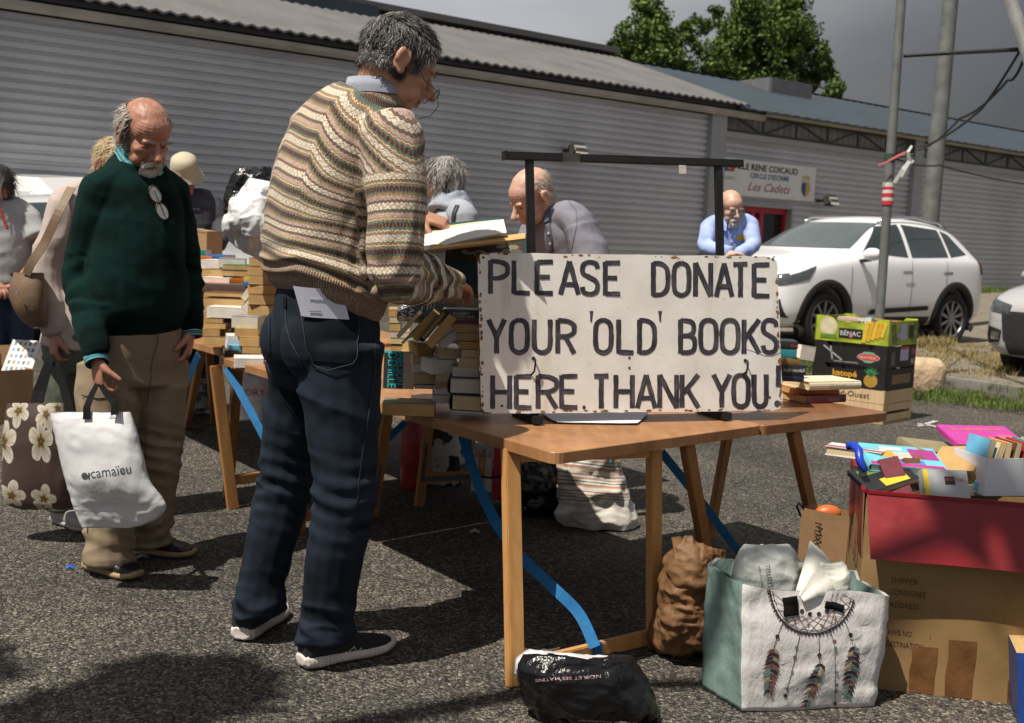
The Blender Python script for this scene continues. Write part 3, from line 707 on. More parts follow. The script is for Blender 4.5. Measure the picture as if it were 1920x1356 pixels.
me.materials.append(signmat()); me.materials.append(mrust); me.polygons.foreach_set('material_index', mb.mi); link('board', me, sign)
# chips of bare wood along the edges
mb = MB()
for i in range(130):
    k = rs.randint(0, 4); a = crn[k]; b = crn[(k+1) % 4]; f = rs.rand()**(1.6 if k in (3,) else 1.)
    cx, cy = 1180, 625; x = a[0]*(1-f)+b[0]*f; y = a[1]*(1-f)+b[1]*f; d = math.hypot(cx-x, cy-y); ins = 2+abs(rs.randn())*1.8; x += (cx-x)/d*ins; y += (cy-y)/d*ins; r = rs.uniform(.6, 2.4)
    if min(abs(x-895), abs(x-1460)) > 12 and min(abs(y-476), abs(y-772)) > 12: continue
    m_ = 6; mb.add([sp2(x+r*(1+.5*rs.rand())*math.cos(q*6.283/m_)*(2 if k in (0, 2) else 1), y+r*math.sin(q*6.283/m_)*(1 if k in (0, 2) else 2), .0006+i*2e-6) for q in range(m_)], [tuple(range(m_-1, -1, -1))])
mb.build('worn_edge', mrust, sign)
def brushmat():
    t = NT('brushed_black_paint'); v = t.coord(); a = t.attr('along'); s = t.n('SeparateXYZ'); t.l(a, s.inputs[0])
    co = t.n('CombineXYZ'); t.l(t.math('MULTIPLY', s.outputs[0], 9.), co.inputs[0]); t.l(t.math('MULTIPLY', s.outputs[1], 700.), co.inputs[1]); t.l(s.outputs[2], co.inputs[2])
    n = t.noise(co.outputs[0], 1., 4, .6); p = t.noise(v, 22, 3)
    c = t.ramp(t.math('ADD', t.math('MULTIPLY', n, .75), t.math('MULTIPLY', p, .3)), [(.38, (.014, .012, .017)), (.54, (.04, .034, .045)), (.65, (.13, .115, .125)), (.8, (.34, .32, .31))])
    return t.fin(c, .55, t.bump(n, .15, .001), 0, .4)
SW = 9.3
G = {
'P': [[(0, 0), (0, 1)], [(0, .97), (.55, .95), (.95, .85), (1, .72), (.95, .58), (.55, .47), (0, .46)]],
'L': [[(0, 1), (0, 0)], [(0, .04), (1, .02)]],
'E': [[(0, 1), (0, 0)], [(0, .96), (1, .97)], [(0, .52), (.8, .51)], [(0, .04), (1, .03)]],
'A': [[(.5, 1), (0, 0)], [(.5, 1), (1, 0)], [(.2, .3), (.8, .3)]],
'S': [[(1, .78), (.9, .92), (.5, .98), (.12, .92), (0, .76), (.1, .62), (.5, .52), (.9, .4), (1, .24), (.88, .08), (.5, .02), (.1, .08), (0, .24)]],
'D': [[(0, 1), (0, 0)], [(0, .97), (.55, .95), (.92, .8), (1, .5), (.92, .2), (.55, .04), (0, .03)]],
'O': [[(.5, .98), (.12, .9), (0, .7), (0, .3), (.12, .1), (.5, .02), (.88, .1), (1, .3), (1, .7), (.88, .9), (.5, .98)]],
'N': [[(0, 0), (0, 1)], [(0, 1), (1, 0)], [(1, 0), (1, 1)]],
'T': [[(.5, 1), (.5, 0)], [(0, .97), (1, .98)]],
'Y': [[(0, 1), (.5, .48)], [(1, 1), (.5, .48)], [(.5, .5), (.5, 0)]],
'U': [[(0, 1), (0, .3), (.12, .1), (.5, .02), (.88, .1), (1, .3), (1, 1)]],
'R': [[(0, 0), (0, 1)], [(0, .97), (.55, .95), (.95, .85), (1, .74), (.95, .6), (.55, .5), (0, .5)], [(.45, .5), (1, 0)]],
'B': [[(0, 0), (0, 1)], [(0, .97), (.6, .95), (.9, .85), (.9, .64), (.6, .53), (0, .53)], [(.5, .53), (.9, .46), (1, .3), (.92, .1), (.6, .03), (0, .03)]],
'K': [[(0, 0), (0, 1)], [(1, 1), (.05, .42)], [(.3, .58), (1, 0)]],
'H': [[(0, 0), (0, 1)], [(1, 0), (1, 1)], [(0, .5), (1, .5)]],
'!': [[(.6, 1), (.45, .28)]],
"'": [[(.6, 1), (.6, .6), (.2, 0)]],
'.': [[(.3, .5), (.7, .5)]],
}
mbrush = brushmat(); li = [0]
def glyph(ch, x0, x1, y0, y1):
    """one painted letter: overlapping brush strokes on the board plane, each its own layer of paint"""
    vs = []; fs = []; al = []
    hw = SW/2
    for st in G[ch]:
        li[0] += 1; lift = .0008+(li[0] % 9)*.00005
        pts = [(x0+hw+(x1-x0-2*hw)*a, y1-hw*.25-(y1-y0-hw*.5)*b) for a, b in st]
        if ch in ".": pts = [(x0, (y0+y1)/2), (x1, (y0+y1)/2)]
        pl = []
        if len(pts) > 3:      # round the corners of curves (Catmull-Rom)
            cl_ = math.hypot(pts[0][0]-pts[-1][0], pts[0][1]-pts[-1][1]) < .5
            for i in range(len(pts)-1):
                p0 = pts[i-1] if i > 0 else (pts[-2] if cl_ else pts[0]); p1, p2 = pts[i], pts[i+1]; p3 = pts[i+2] if i+2 < len(pts) else (pts[1] if cl_ else pts[-1])
                for k in range(5):
                    u = k/5; pl.append(tuple(.5*(2*p1[d]+(p2[d]-p0[d])*u+(2*p0[d]-5*p1[d]+4*p2[d]-p3[d])*u*u+(3*p1[d]-p0[d]-3*p2[d]+p3[d])*u**3) for d in (0, 1)))
            pl.append(pts[-1])
        else:
            for i in range(len(pts)-1):
                for k in range(8): pl.append((pts[i][0]+(pts[i+1][0]-pts[i][0])*k/8, pts[i][1]+(pts[i+1][1]-pts[i][1])*k/8))
            pl.append(pts[-1])
        o = len(vs); s_ = 0; N = len(pl)
        for i, (x, y) in enumerate(pl):
            a = pl[max(i-1, 0)]; b = pl[min(i+1, N-1)]; dx, dy = b[0]-a[0], b[1]-a[1]; d = math.hypot(dx, dy) or 1; nx, ny = -dy/d, dx/d
            if i: s_ += math.hypot(x-pl[i-1][0], y-pl[i-1][1])
            w2 = hw*(1+.05*math.sin(s_*.21+li[0])+rs.randn()*.025)
            if ch == "'" : w2 *= .62*(1.25-.8*i/N)
            jx, jy = rs.randn()*.12, rs.randn()*.12
            for sgn in (-1, -.33, .33, 1):
                vs.append(tuple(sp2(x+nx*w2*sgn+jx, y+ny*w2*sgn+jy, lift))); al.append((s_/600., (sgn+1)*hw/600+li[0]*.01, li[0]*3.7))
        for i in range(N-1):
            for k in range(3): fs.append((o+i*4+k, o+(i+1)*4+k, o+(i+1)*4+k+1, o+i*4+k+1))
    me = bpy.data.meshes.new('letter'); me.from_pydata(vs, [], fs); at = me.attributes.new('along', 'FLOAT_VECTOR', 'POINT'); at.data.foreach_set('vector', np.array(al).ravel())
    me.materials.append(mbrush); return link('letter', me, sign)
R1 = [('P', 915, 956), ('L', 959, 998), ('E', 1002, 1041), ('A', 1046, 1089), ('S', 1087, 1125), ('E', 1130, 1167), ('D', 1220, 1257), ('O', 1259, 1296), ('N', 1299, 1337), ('A', 1338, 1377), ('T', 1370, 1406), ('E', 1409, 1447)]
for ch, a, b in R1: glyph(ch, a, b, 487+(a-915)*.013, 552+(a-915)*.013)
R2 = [('Y', 911, 951), ('O', 954, 993), ('U', 997, 1036), ('R', 1041, 1081), ("'", 1103, 1114), ('O', 1112, 1150), ('L', 1155, 1192), ('D', 1194, 1232), ("'", 1233, 1242), ('B', 1271, 1307), ('O', 1309, 1347), ('O', 1349, 1388), ('K', 1390, 1428), ('S', 1426, 1460)]
for ch, a, b in R2: 
    if ch == "'": glyph(ch, a, b, 582, 605)
    else: glyph(ch, a, b, 598, 664)
R3 = [('H', 919, 960), ('E', 963, 1001), ('R', 1004, 1048), ('E', 1048, 1087), ('.', 1092, 1098), ('T', 1109, 1145), ('H', 1150, 1190), ('A', 1190, 1233), ('N', 1232, 1273), ('K', 1274, 1314), ('Y', 1333, 1373), ('O', 1371, 1407), ('U', 1409, 1441)]
for ch, a, b in R3:
    if ch == '.': 
        mb = MB(); mb.disc(sp2(1095, 764), .006, SN, 14, .0008); mb.build('letter', mbrush, sign)
    else: glyph(ch, a, b, 703-(a-919)*.004, 768-(a-919)*.006)
glyph('!', 1452, 1466, 684, 742); mb = MB(); mb.disc(sp2(1457, 757), .0115, SN, 16, .0009); mb.build('letter', mbrush, sign)
# frame: bar, posts, feet
mblk = M('black_metal_frame', (.007, .0065, .0065), .6, .3, 12, .15, 60)
cB = -SN*.03
def fp(x, y): return ap(x, y, fA+cB, SN)
mb = MB(); mb.bar(fp(945, 292), fp(1391, 307), .028, .024, SY); mb.build('top_bar', mblk, sign, bevel=.002)
mb = MB(); mb.bar(fp(1052, 295.5)+SN*.002, fp(1084, 296.7)+SN*.002, .03, .027, SY); mb.build('tape_patch', M('clear_tape', (.045, .045, .042), .25, .3, 40), sign)
mb = MB(); mb.bar(fp(944, 292), fp(948, 292.2), .034, .027, SY); mb.build('end_cap', mblk, sign)
q = fp(1275, 318); mb = MB(); mb.strip([fp(1275, 311)+SN*.016, fp(1275, 327)+SN*.017], .026, SN, .0006); mb.build('price_tag', M('paper_tag', (.5, .47, .4), .8, .2, 60), sign)
for xt, yt, xb in ((992.5, 300, 1002), (1346.5, 312, 1356)):
    a = fp(xt, yt); b = fp(xb, 780); b.z = .695; mb = MB(); mb.bar(a, b, .024, .02, SN); mb.build('post', mblk, sign, bevel=.002)
for x, y in ((1010, 797), (1365, 789)):
    p = az(x, y, .683); p.z = .697; mb = MB(); mb.bar(p, p-SN*.2, .03, .026); mb.build('foot', mblk, sign, bevel=.002)
# hooks and screw holes
mhk = M('rusty_screw', (.05, .03, .02), .6, .4, 60)
for (x, y, yb) in ((1000, 672, 702), (1397, 676, 702)):
    mb = MB(); a = sp2(x, y, .0); mb.tube([a-SN*.002, a+SN*.012, a+SN*.018-SY*.004, sp2(x, y+10, .017), sp2(x-1, yb-6, .013), sp2(x-4, yb, .004)], .0032, 8); mb.disc(a, .006, SN, 10, .002); mb.build('hook', mblk, sign, True)
mb = MB()
for (x, y) in ((1180, 671), (1180, 690), (922, 762), (941, 761), (906, 483), (1449, 486), (995, 703), (1399, 699), (1443, 745)):
    mb.disc(sp2(x, y), .0042, SN, 10, .0011)
mb.build('screw_hole', mhk, sign)
mb = MB(); P = [(1400, 655), (1415, 660), (1432, 667), (1448, 668), (1466, 660)]
mb.strip([sp2(x, y) for x, y in P], .0016, SN, .0007); mb.build('crack', M('crack_dark', (.2, .16, .12), .9), sign)
# white paper under the sign, on the table
mpap = M('white_paper', (.66, .67, .70), .7, .04, 8)
mb = MB(); P = []
pa_, pb_, pc_, pd_ = az(1018, 778, .69), az(1045, 793, .685), az(1195, 795, .685), az(1215, 776, .69)
for i in range(12):
    f = i/11; a = pa_.lerp(pd_, f); b = pb_.lerp(pc_, f); dz = .004*math.sin(f*3.1)
    P.append([a+Vector((-.0, .15, .006)), a+Vector((0, 0, .004)), a.lerp(b, .6)+Vector((0, 0, dz*.5)), b+Vector((0, 0, .002+.01*max(0, abs(f-.5)-.35)))])
mb.grid(P); mb.grid([[q-Vector((0, 0, .0015)) for q in r] for r in P][::-1])
tag(mb.build('paper_sheet', mpap, smooth=True), 'curled white sheet of paper lying on the table below the painted board', 'paper')
# plain clear box edge right of the board foot
# ------------------------------------------------------------------ books
def pagemat(name, c1, c2):
    t = NT(name); v = t.coord(); s = t.n('SeparateXYZ'); t.l(v, s.inputs[0])
    co = t.n('CombineXYZ'); t.l(t.math('MULTIPLY', s.outputs[0], 4.), co.inputs[0]); t.l(t.math('MULTIPLY', s.outputs[1], 4.), co.inputs[1]); t.l(t.math('MULTIPLY', s.outputs[2], 420.), co.inputs[2])
    n = t.noise(co.outputs[0], 1., 3, .6); p = t.noise(v, 12, 3)
    c = t.mix(.45, t.ramp(n, [(.3, c1), (.7, c2)]), t.ramp(p, [(.3, sc(c1, .92)), (.7, c2)]))
    return t.fin(c, .85, t.bump(n, .35, .002), 0, .2)
PG = {'tan': pagemat('aged_pages', (.36, .22, .085), (.55, .37, .17)), 'cream': pagemat('cream_pages', (.46, .36, .21), (.64, .53, .34)),
      'white': pagemat('white_pages', (.54, .5, .45), (.72, .69, .63)), 'grey': pagemat('grey_pages', (.45, .41, .35), (.62, .58, .51))}
CL = {'black': (.018, .018, .02), 'navy': (.015, .02, .045), 'red': (.33, .025, .025), 'orange': (.45, .13, .02), 'yellow': (.5, .35, .04), 'teal': (.02, .2, .22), 'green': (.03, .13, .06), 'dgreen': (.012, .05, .035),
      'blue': (.03, .14, .38), 'sky': (.13, .4, .6), 'cream': (.55, .46, .3), 'tan': (.38, .24, .11), 'brown': (.12, .06, .03), 'white': (.66, .65, .63), 'grey': (.24, .23, .23), 'pink': (.55, .13, .28), 'magenta': (.4, .02, .2), 'maroon': (.13, .025, .035), 'lime': (.25, .36, .05), 'purple': (.12, .04, .18), 'silver': (.4, .42, .43)}
nbook = [0]
BG = 'second-hand books of the sale'
def book(c, size, R, col, pages, spine='L', hard=False, label='', name='book', parentless=True, title=None, group=BG, topart=None):
    """c centre, size (across, depth, thickness), R rotation; spine on side L, R, F or B"""
    nbook[0] += 1
    a, d, t = size; e = .003 if hard else .0012; ov = .004 if hard else .0006
    R4 = R.to_4x4(); R4.translation = Vector(c)
    o = bpy.data.objects.new(name, None); COL.objects.link(o); o.matrix_basis = R4; o.empty_display_size = .05; tag(o, label, 'book', group)
    mat = paint(CL[col] if isinstance(col, str) else col, .35 if not hard else .5)
    jt = random.uniform(-.002, .002)
    mb = MB(); mb.box((0, 0, t/2-e/2), (a, d, e)); mb.box((jt, 0, -t/2+e/2), (a, d, e))
    rr = []
    if spine in 'LR':
        s = -1 if spine == 'L' else 1; bul = .004 if hard else .0008
        prof = [(s*(a/2-.0002), -t/2+e*1.01), (s*(a/2+bul*.7), -t/4), (s*(a/2+bul), 0), (s*(a/2+bul*.7), t/4), (s*(a/2-.0002), t/2-e*1.01)]
        prof = prof+[(x-s*e, z) for x, z in prof[::-1]]
        mb.loft([[(x, y, z) for x, z in prof] for y in (-d/2, d/2)])
    else:
        s = -1 if spine == 'F' else 1; bul = .004 if hard else .0008
        prof = [(s*(d/2-.0002), -t/2+e*1.01), (s*(d/2+bul*.7), -t/4), (s*(d/2+bul), 0), (s*(d/2+bul*.7), t/4), (s*(d/2-.0002), t/2-e*1.01)]
        prof = prof+[(y-s*e, z) for y, z in prof[::-1]]
        mb.loft([[(x, y, z) for y, z in prof] for x in (-a/2, a/2)])
    me = mb.mesh('cover'); b = bmesh.new(); b.from_mesh(me); bmesh.ops.recalc_face_normals(b, faces=b.faces); b.to_mesh(me); b.free()
    me.materials.append(mat); link('cover', me, o, world=False)
    px = (a-ov*2-e, d-ov*2) if spine in 'LR' else (a-ov*2, d-ov*2-e)
    off = {'L': (e/2, 0), 'R': (-e/2, 0), 'F': (0, e/2), 'B': (0, -e/2)}[spine]
    hp = (t-2*e)/2-.0001; N = 6; P = []
    me = bpy.data.meshes.new('pages'); mb = MB(); sk = random.uniform(-.004, .004)*min(1, t/.03)
    for k in range(N+1):
        z = -hp+2*hp*k/N; f = z/max(hp, 1e-4); bl = (1-f*f)*.002 if hard else 0
        x0, x1, y0, y1 = -px[0]/2, px[0]/2, -px[1]/2, px[1]/2
        if spine == 'L': x1 -= bl; x1 += sk*f*.5*(0 if hard else 1); 
        P.append([(x0+off[0], y0+off[1], z), (x1+off[0], y0+off[1], z), (x1+off[0], y1+off[1], z), (x0+off[0], y1+off[1], z)])
    mb.loft(P); pm = mb.mesh('pages'); pm.materials.append(PG[pages]); link('pages', pm, o, world=False)
    if title:
        for (s, face, u, v, size_, wd, tcol) in title:
            mb = MB()
            if face == 'F': puttext(mb, s, (u*a/2, -d/2-.0012*(4 if hard else 1), v*t/2), (1, 0, 0), (0, 0, 1), size_, wd)
            elif face == 'T': puttext(mb, s, (u*a/2, v*d/2, t/2), (1, 0, 0), (0, 1, 0), size_, wd)
            elif face == 'T90': puttext(mb, s, (u*a/2, v*d/2, t/2), (0, -1, 0), (1, 0, 0), size_, wd)
            mb.build('lettering', paint(tcol), o, world=False)
    if topart:
        for (x0, x1, y0, y1, tcol) in topart:
            mb = MB(); mb.box(((x0+x1)/4*a, (y0+y1)/4*d, t/2+.0003), ((x1-x0)/2*a, (y1-y0)/2*d, .0004)); mb.build('cover_print', paint(tcol), o, world=False)
    return o
def pb(x0, x1, y0, y1, Y, col, pages, label, yaw=0., l=.18, spine='L', hard=False, roll=0., pitch=0., **k):
    """a book whose front face fills a box of the photograph at distance Y"""
    c = ad((x0+x1)/2, (y0+y1)/2, Y); s = FPX/(Y*cF[1]); a = (x1-x0)/s; t = max(.008, (y1-y0)/s-.0012)
    R = rotz(rad(yaw)) @ Matrix.Rotation(rad(pitch), 3, 'X') @ Matrix.Rotation(rad(roll), 3, 'Y')
    return book(c+R @ Vector((0, l/2, 0)), (a, l, t), R, col, pages, spine, hard, label, 'book', **k)
# front table: pile against the sign
PA = 'in the tall pile touching the board'
ya = 3.5
for i, (x0, x1, y0, y1, col, pg, lb, hd, yw, sp) in enumerate([
    (849, 897, 608, 624, 'sky', 'tan', 'top paperback with a pale blue cover '+PA, 0, 4, 'B'),
    (858, 899, 624, 640, 'brown', 'tan', 'dark-edged brown paperback second from the top '+PA, 0, -3, 'R'),
    (860, 899, 640, 656, 'brown', 'tan', 'brown-edged paperback third from the top '+PA, 0, 2, 'B'),
    (865, 899, 656, 671, 'cream', 'cream', 'short pale paperback fourth from the top '+PA, 0, 6, 'R'),
    (859, 899, 671, 690, 'cream', 'cream', 'cream paperback in the middle '+PA, 0, -2, 'B'),
    (848, 899, 688, 709, 'grey', 'grey', 'thick greyish paperback resting on the two navy hardbacks', 0, 3, 'R'),
    (840, 903, 708, 740, 'navy', 'grey', 'upper of two thick navy hardbacks at the foot of the pile beside the painted board', 1, 0, 'L'),
    (843, 905, 740, 772, 'navy', 'cream', 'lower of two thick navy hardbacks lying on the table beside the painted board', 1, -7, 'L')]):
    pb(x0, x1, y0, y1, ya if i < 6 else ya-.03, col, pg, lb, yw, .17 if not hd else .2, sp, bool(hd))
PB_ = 'in the second pile from the painted board'
for (x0, x1, y0, y1, col, pg, lb, yw, sp) in [
    (824, 866, 653, 674, 'cream', 'cream', 'cream paperback crowning '+PB_[3:], 10, 'R'),
    (808, 859, 674, 703, 'silver', 'white', 'thick grey-white paper block sticking out '+PB_, 22, 'B'),
    (816, 848, 698, 716, 'cream', 'cream', 'narrow cream paperback below the grey-white block', -4, 'R'),
    (815, 846, 715, 730, 'tan', 'tan', 'tan paperback third from the bottom '+PB_, 3, 'B'),
    (812, 846, 727, 740, 'white', 'white', 'white paperback second from the bottom '+PB_, -5, 'R'),
    (810, 846, 740, 757, 'pink', 'white', 'white-edged paperback with a pink cover lying on the table top', 4, 'R')]:
    pb(x0, x1, y0, y1, 3.58, col, pg, lb, yw, .17, sp)
for (x0, x1, y0, y1, col, pg, lb, yw, sp, tt) in [
    (781, 816, 642, 670, 'grey', 'tan', 'dark-spined old paperback tilted at the head of the short pile by the leaning books', 28, 'R', None),
    (773, 809, 664, 685, 'cream', 'cream', 'cream paperback under the dark-spined one in the short pile', 24, 'R', None),
    (774, 817, 681, 701, 'red', 'white', 'white-edged paperback with a red cover in the short pile', 16, 'R', None),
    (775, 817, 699, 721, 'teal', 'cream', 'paperback with a teal spine above the thin ones in the short pile', 14, 'R', None),
    (779, 822, 721, 730, 'dgreen', 'grey', 'thin dark book at the foot of the short pile', 8, 'R', None)]:
    pb(x0, x1, y0, y1, 3.68, col, pg, lb, yw, .17, sp, title=tt)
q = ad(765, 740, 3.5)
book(Vector((q.x, q.y+.06, .703)), (.165, .12, .04), rotz(rad(2)), (.16, .15, .09), 'tan', 'B', False, 'thick dull green paperback lying flat at the left corner of the front table', topart=[(-.6, .7, -.5, .5, (.3, .28, .16))])
# NELSON DEMILLE: its front cover faces us
R = rotz(rad(4)) @ Matrix.Rotation(rad(82), 3, 'X')
book(ad(748, 694, 3.7), (.1, .125, .03), R, (.03, .03, .03), 'cream', 'L', False, 'paperback propped upright with big turquoise lettering on black and a pale torn strip',
     title=[('NELSON', 'T90', -.15, .82, .036, .1, (.02, .45, .5)), ('DEMILLE', 'T90', -.72, .9, .04, .115, (.02, .45, .5))], topart=[(.28, 1, -1, 1, (.5, .36, .29)), (-1, .28, .9, 1, (.02, .4, .45)), (.18, .3, -.9, .6, (.1, .02, .02))])
# leaning and tumbled books between the striped man and the sign
R = rotz(rad(-8)) @ Matrix.Rotation(rad(48), 3, 'X') @ Matrix.Rotation(rad(8), 3, 'Y')
book(ad(800, 575, 3.72), (.175, .125, .028), R, (.035, .035, .037), 'cream', 'L', False, 'black-covered book with white hand-drawn hand outline and white title, lying sloped on the heap',
     title=[('SARAH', 'T90', -.6, .5, .026, .1, (.6, .6, .6)), ('CROSSAN', 'T90', -.9, .62, .028, .13, (.6, .6, .6))],
     topart=[(-.15, .35, .62, .66, (.6, .6, .6)), (-.15, -.12, -.5, .64, (.6, .6, .6)), (.35, .6, .35, .39, (.6, .6, .6)), (.58, .62, .2, .39, (.6, .6, .6)), (.05, .08, -.4, .4, (.5, .5, .5)), (.17, .19, -.3, .4, (.5, .5, .5)), (.28, .3, -.35, .3, (.5, .5, .5))])
def lean(cx, cy, Y, ln, th, ang, col, pg, lb, hard=False, dp=.12, yaw=0., spine='L', **k):
    R = rotz(rad(yaw)) @ Matrix.Rotation(rad(-ang), 3, 'Y'); return book(ad(cx, cy, Y)+Vector((0, dp/2, 0)), (ln, dp, th), R, col, pg, spine, hard, lb, **k)
lean(765, 610, 3.55, .10, .012, 50, 'cream', 'white', 'thin white-paged booklet leaning on the black-covered book')
lean(775, 622, 3.6, .105, .008, 48, 'lime', 'white', 'thin green-covered booklet behind the white-paged leaning one')
lean(797, 612, 3.5, .105, .03, 52, 'yellow', 'tan', 'tan paperback leaning first among the three tilted books below the long dark spine')
lean(812, 612, 3.48, .115, .018, 52, 'dgreen', 'tan', 'tilted hardback with a dark green cover between two tan leaning paperbacks', True)
lean(826, 622, 3.46, .12, .03, 53, 'brown', 'tan', 'tan block of pages tilted most to the right, touching the pile by the board')
lean(845, 634, 3.52, .09, .028, 40, 'grey', 'grey', 'grey-covered paperback wedged behind the tilted tan pages')
R = rotz(rad(6)); 
book(ad(868, 590, 3.5)+Vector((.0, .06, 0)), (.13, .11, .03), R, (.02, .022, .026), 'cream', 'F', False, 'dark-spined paperback with a pale green band lying across the tilted books',
     title=[('ROBERT', 'F', -.55, -.1, .012, .05, (.55, .55, .52)), ('GODDARD', 'F', -.65, -.75, .012, .075, (.55, .55, .52))], topart=[(-1, 1, -1, -.2, (.2, .38, .36))])
pb(835, 905, 602, 611, 3.53, 'red', 'white', 'thin red-edged paperback under the dark-spined one', 4, .14, 'F')
pb(752, 782, 551, 562, 3.75, 'white', 'white', 'white-spined thin book under the blue one beside the striped sleeve', 3, .12, 'F'); pb(748, 772, 540, 551, 3.75, 'blue', 'white', 'bright blue small book beside the striped sleeve', -3, .12, 'F')
for (x0, x1, y0, y1, c, p, lb) in [(728, 745, 580, 594, 'tan', 'tan', 'tan paperback at the hem of the striped jumper, topmost of its pile'), (730, 748, 594, 606, 'cream', 'cream', 'cream paperback second in the pile at the hem of the striped jumper'), (730, 752, 606, 622, 'brown', 'tan', 'brown-edged paperback third in the pile at the hem of the striped jumper'), (732, 768, 622, 634, 'tan', 'grey', 'greyish paperback fourth in the pile at the hem of the striped jumper'), (732, 780, 634, 646, 'lime', 'cream', 'paperback with a lime green cover above the brown one by the jeans'), (732, 765, 648, 660, 'brown', 'tan', 'brown paperback just above the turquoise lettered book')]:
    pb(x0, x1, y0, y1, 3.78, c, p, lb, 5, .15, 'R')
# books and covers behind the sleeve
R = rotz(rad(-4)) @ Matrix.Rotation(rad(74), 3, 'X')
book(ad(865, 530, 3.75), (.17, .2, .02), R, (.3, .27, .24), 'white', 'L', True, 'grey-jacketed book with a white band and small dark title, propped behind the striped sleeve',
     title=[('LE MOMENT EST VENU', 'T', -.82, .74, .012, .1, (.08, .08, .2)), ('DE DIRE CE QUE J\'AI VU', 'T', -.82, .66, .012, .1, (.08, .08, .2)), ('PHILIPPE', 'T', .35, .72, .017, .08, (.5, .05, .12))], topart=[(-1, 1, .58, .9, (.66, .66, .7))])
R = rotz(rad(8)) @ Matrix.Rotation(rad(70), 3, 'X') @ Matrix.Rotation(rad(-3), 3, 'Y')
fo = book(ad(897, 500, 3.62), (.32, .2, .03), R, (.008, .045, .05), 'cream', 'L', True, 'big teal album with a leafy patterned endpaper standing open behind the board',
     topart=[(-.9, .92, .1, .78, (.03, .028, .02))])
mb = MB(); r5 = np.random.RandomState(2)
for i in range(26):
    x = r5.uniform(-.85, .85); y = r5.uniform(.2, .72); r = r5.uniform(.008, .02); mb.m = r5.randint(0, 3)
    mb.add([((x*.16)+r*math.cos(k*1.047)*1.4, y*.1+r*.7*math.sin(k*1.047), .0158+i*1e-5) for k in range(6)], [tuple(range(6))])
mb.build('endpaper_leaves', [paint((.07, .09, .06)), paint((.22, .2, .12)), paint((.09, .02, .02))], fo, world=False)
# the open book in his hands
ob = thing('open_book', 'open white paged book with dark green covers held by the striped man', 'book', ad(870, 440, 3.45))
def page(px, Y0, Y1, bend, n=8):
    """curved sheet: px = four image corners (tl, tr, br, bl)"""
    P = []
    for i in range(n+1):
        f = i/n; row = []
        for j in range(n+1):
            g = j/n; x = (px[0][0]*(1-g)+px[1][0]*g)*(1-f)+(px[3][0]*(1-g)+px[2][0]*g)*f; y = (px[0][1]*(1-g)+px[1][1]*g)*(1-f)+(px[3][1]*(1-g)+px[2][1]*g)*f
            row.append(ad(x, y-bend*math.sin(g*3.14), Y0+(Y1-Y0)*f+.01*math.sin(g*3)))
        P.append(row)
    return P
def sheet(nm, P, mat, th=.002, parent=None):
    mb = MB(); mb.grid(P); n_ = Vector((0, th*.8, -th*.6)); Q = [[q+n_ for q in r] for r in P]; mb.grid([r[::-1] for r in Q]); 
    for A, B in ((P[0], Q[0]), (Q[-1], P[-1])): mb.grid([A, B])
    mb.grid([[r[0] for r in Q], [r[0] for r in P]]); mb.grid([[r[-1] for r in P], [r[-1] for r in Q]]); return mb.build(nm, mat, parent, True)
gcov = paint((.008, .05, .05), .5)
sheet('cover', page([(786, 424), (936, 408), (940, 428), (788, 446)], 3.62, 3.55, 0), gcov, .004, ob)
sheet('pages', page([(788, 432), (934, 412), (938, 432), (790, 452)], 3.58, 3.5, 2), PG['cream'], .01, ob)
sheet('pages', page([(792, 441), (944, 411), (950, 436), (796, 470)], 3.52, 3.42, 3), PG['white'], .012, ob)
sheet('pages', page([(796, 455), (836, 447), (832, 520), (792, 530)], 3.46, 3.4, 0), PG['white'], .012, ob)
sheet('cover', page([(806, 459), (984, 437), (985, 447), (807, 468)], 3.44, 3.40, 0), PG['tan'], .012, ob)
# right of the sign, on the darker table
PR = 'in the pile right of the painted board'
for (x0, x1, y0, y1, c, p, lb, yw, sp, tt) in [
    (1462, 1496, 640, 655, 'black', 'white', 'black-spined paperback with red title, topmost '+PR, -5, 'F', [('Vindi', 'F', .15, -.5, .016, .03, (.45, .05, .06))]),
    (1462, 1494, 655, 671, 'teal', 'white', 'turquoise-spined paperback second '+PR, -3, 'F', [('. . . .', 'F', -.1, -.4, .012, .03, (.5, .6, .6))]),
    (1462, 1500, 671, 684, (.2, .12, .03), 'white', 'yellow-brown spined paperback third '+PR, 3, 'F', None),
    (1460, 1511, 684, 704, 'black', 'white', 'black-spined paperback with white author name fourth '+PR, -2, 'F', [('ruth rendell', 'F', -.62, -.35, .02, .075, (.6, .6, .58))]),
    (1462, 1508, 704, 716, 'navy', 'white', 'navy-spined paperback under the black one '+PR, 2, 'F', None)]:
    pb(x0, x1, y0, y1, 4.05, c, p, lb, yw, .12, sp, title=tt)
R = rotz(rad(24)); cB_ = az(1545, 745, .70)
book(Vector((cB_.x-.0, cB_.y+.06, .749)), (.245, .17, .032), R, (.62, .55, .38), 'cream', 'F', True, 'large cream hardback lying flat on top right of the painted board', title=[('FRANCE', 'F', -.2, -.4, .016, .07, (.35, .26, .2)), ('HISTOIRE DE LA VIE', 'F', .2, -.3, .009, .08, (.4, .32, .25))], topart=[(-.8, -.35, .1, .5, (.12, .11, .1))])
book(Vector((cB_.x-.05, cB_.y+.08, .721)), (.2, .15, .022), rotz(rad(16)), 'orange', 'tan', 'F', False, 'orange-red paperback sandwiched below the cream hardback', topart=None)
book(Vector((cB_.x-.03, cB_.y+.05, .695)), (.2, .15, .028), rotz(rad(28)), 'maroon', 'tan', 'F', False, 'maroon book lying on the dark table below the orange-red one', title=[('ENCYCLOPEDIE', 'F', .1, -.1, .008, .06, (.4, .3, .3)), ('UNIVERSELLE', 'F', .1, -.6, .008, .055, (.4, .3, .3))])
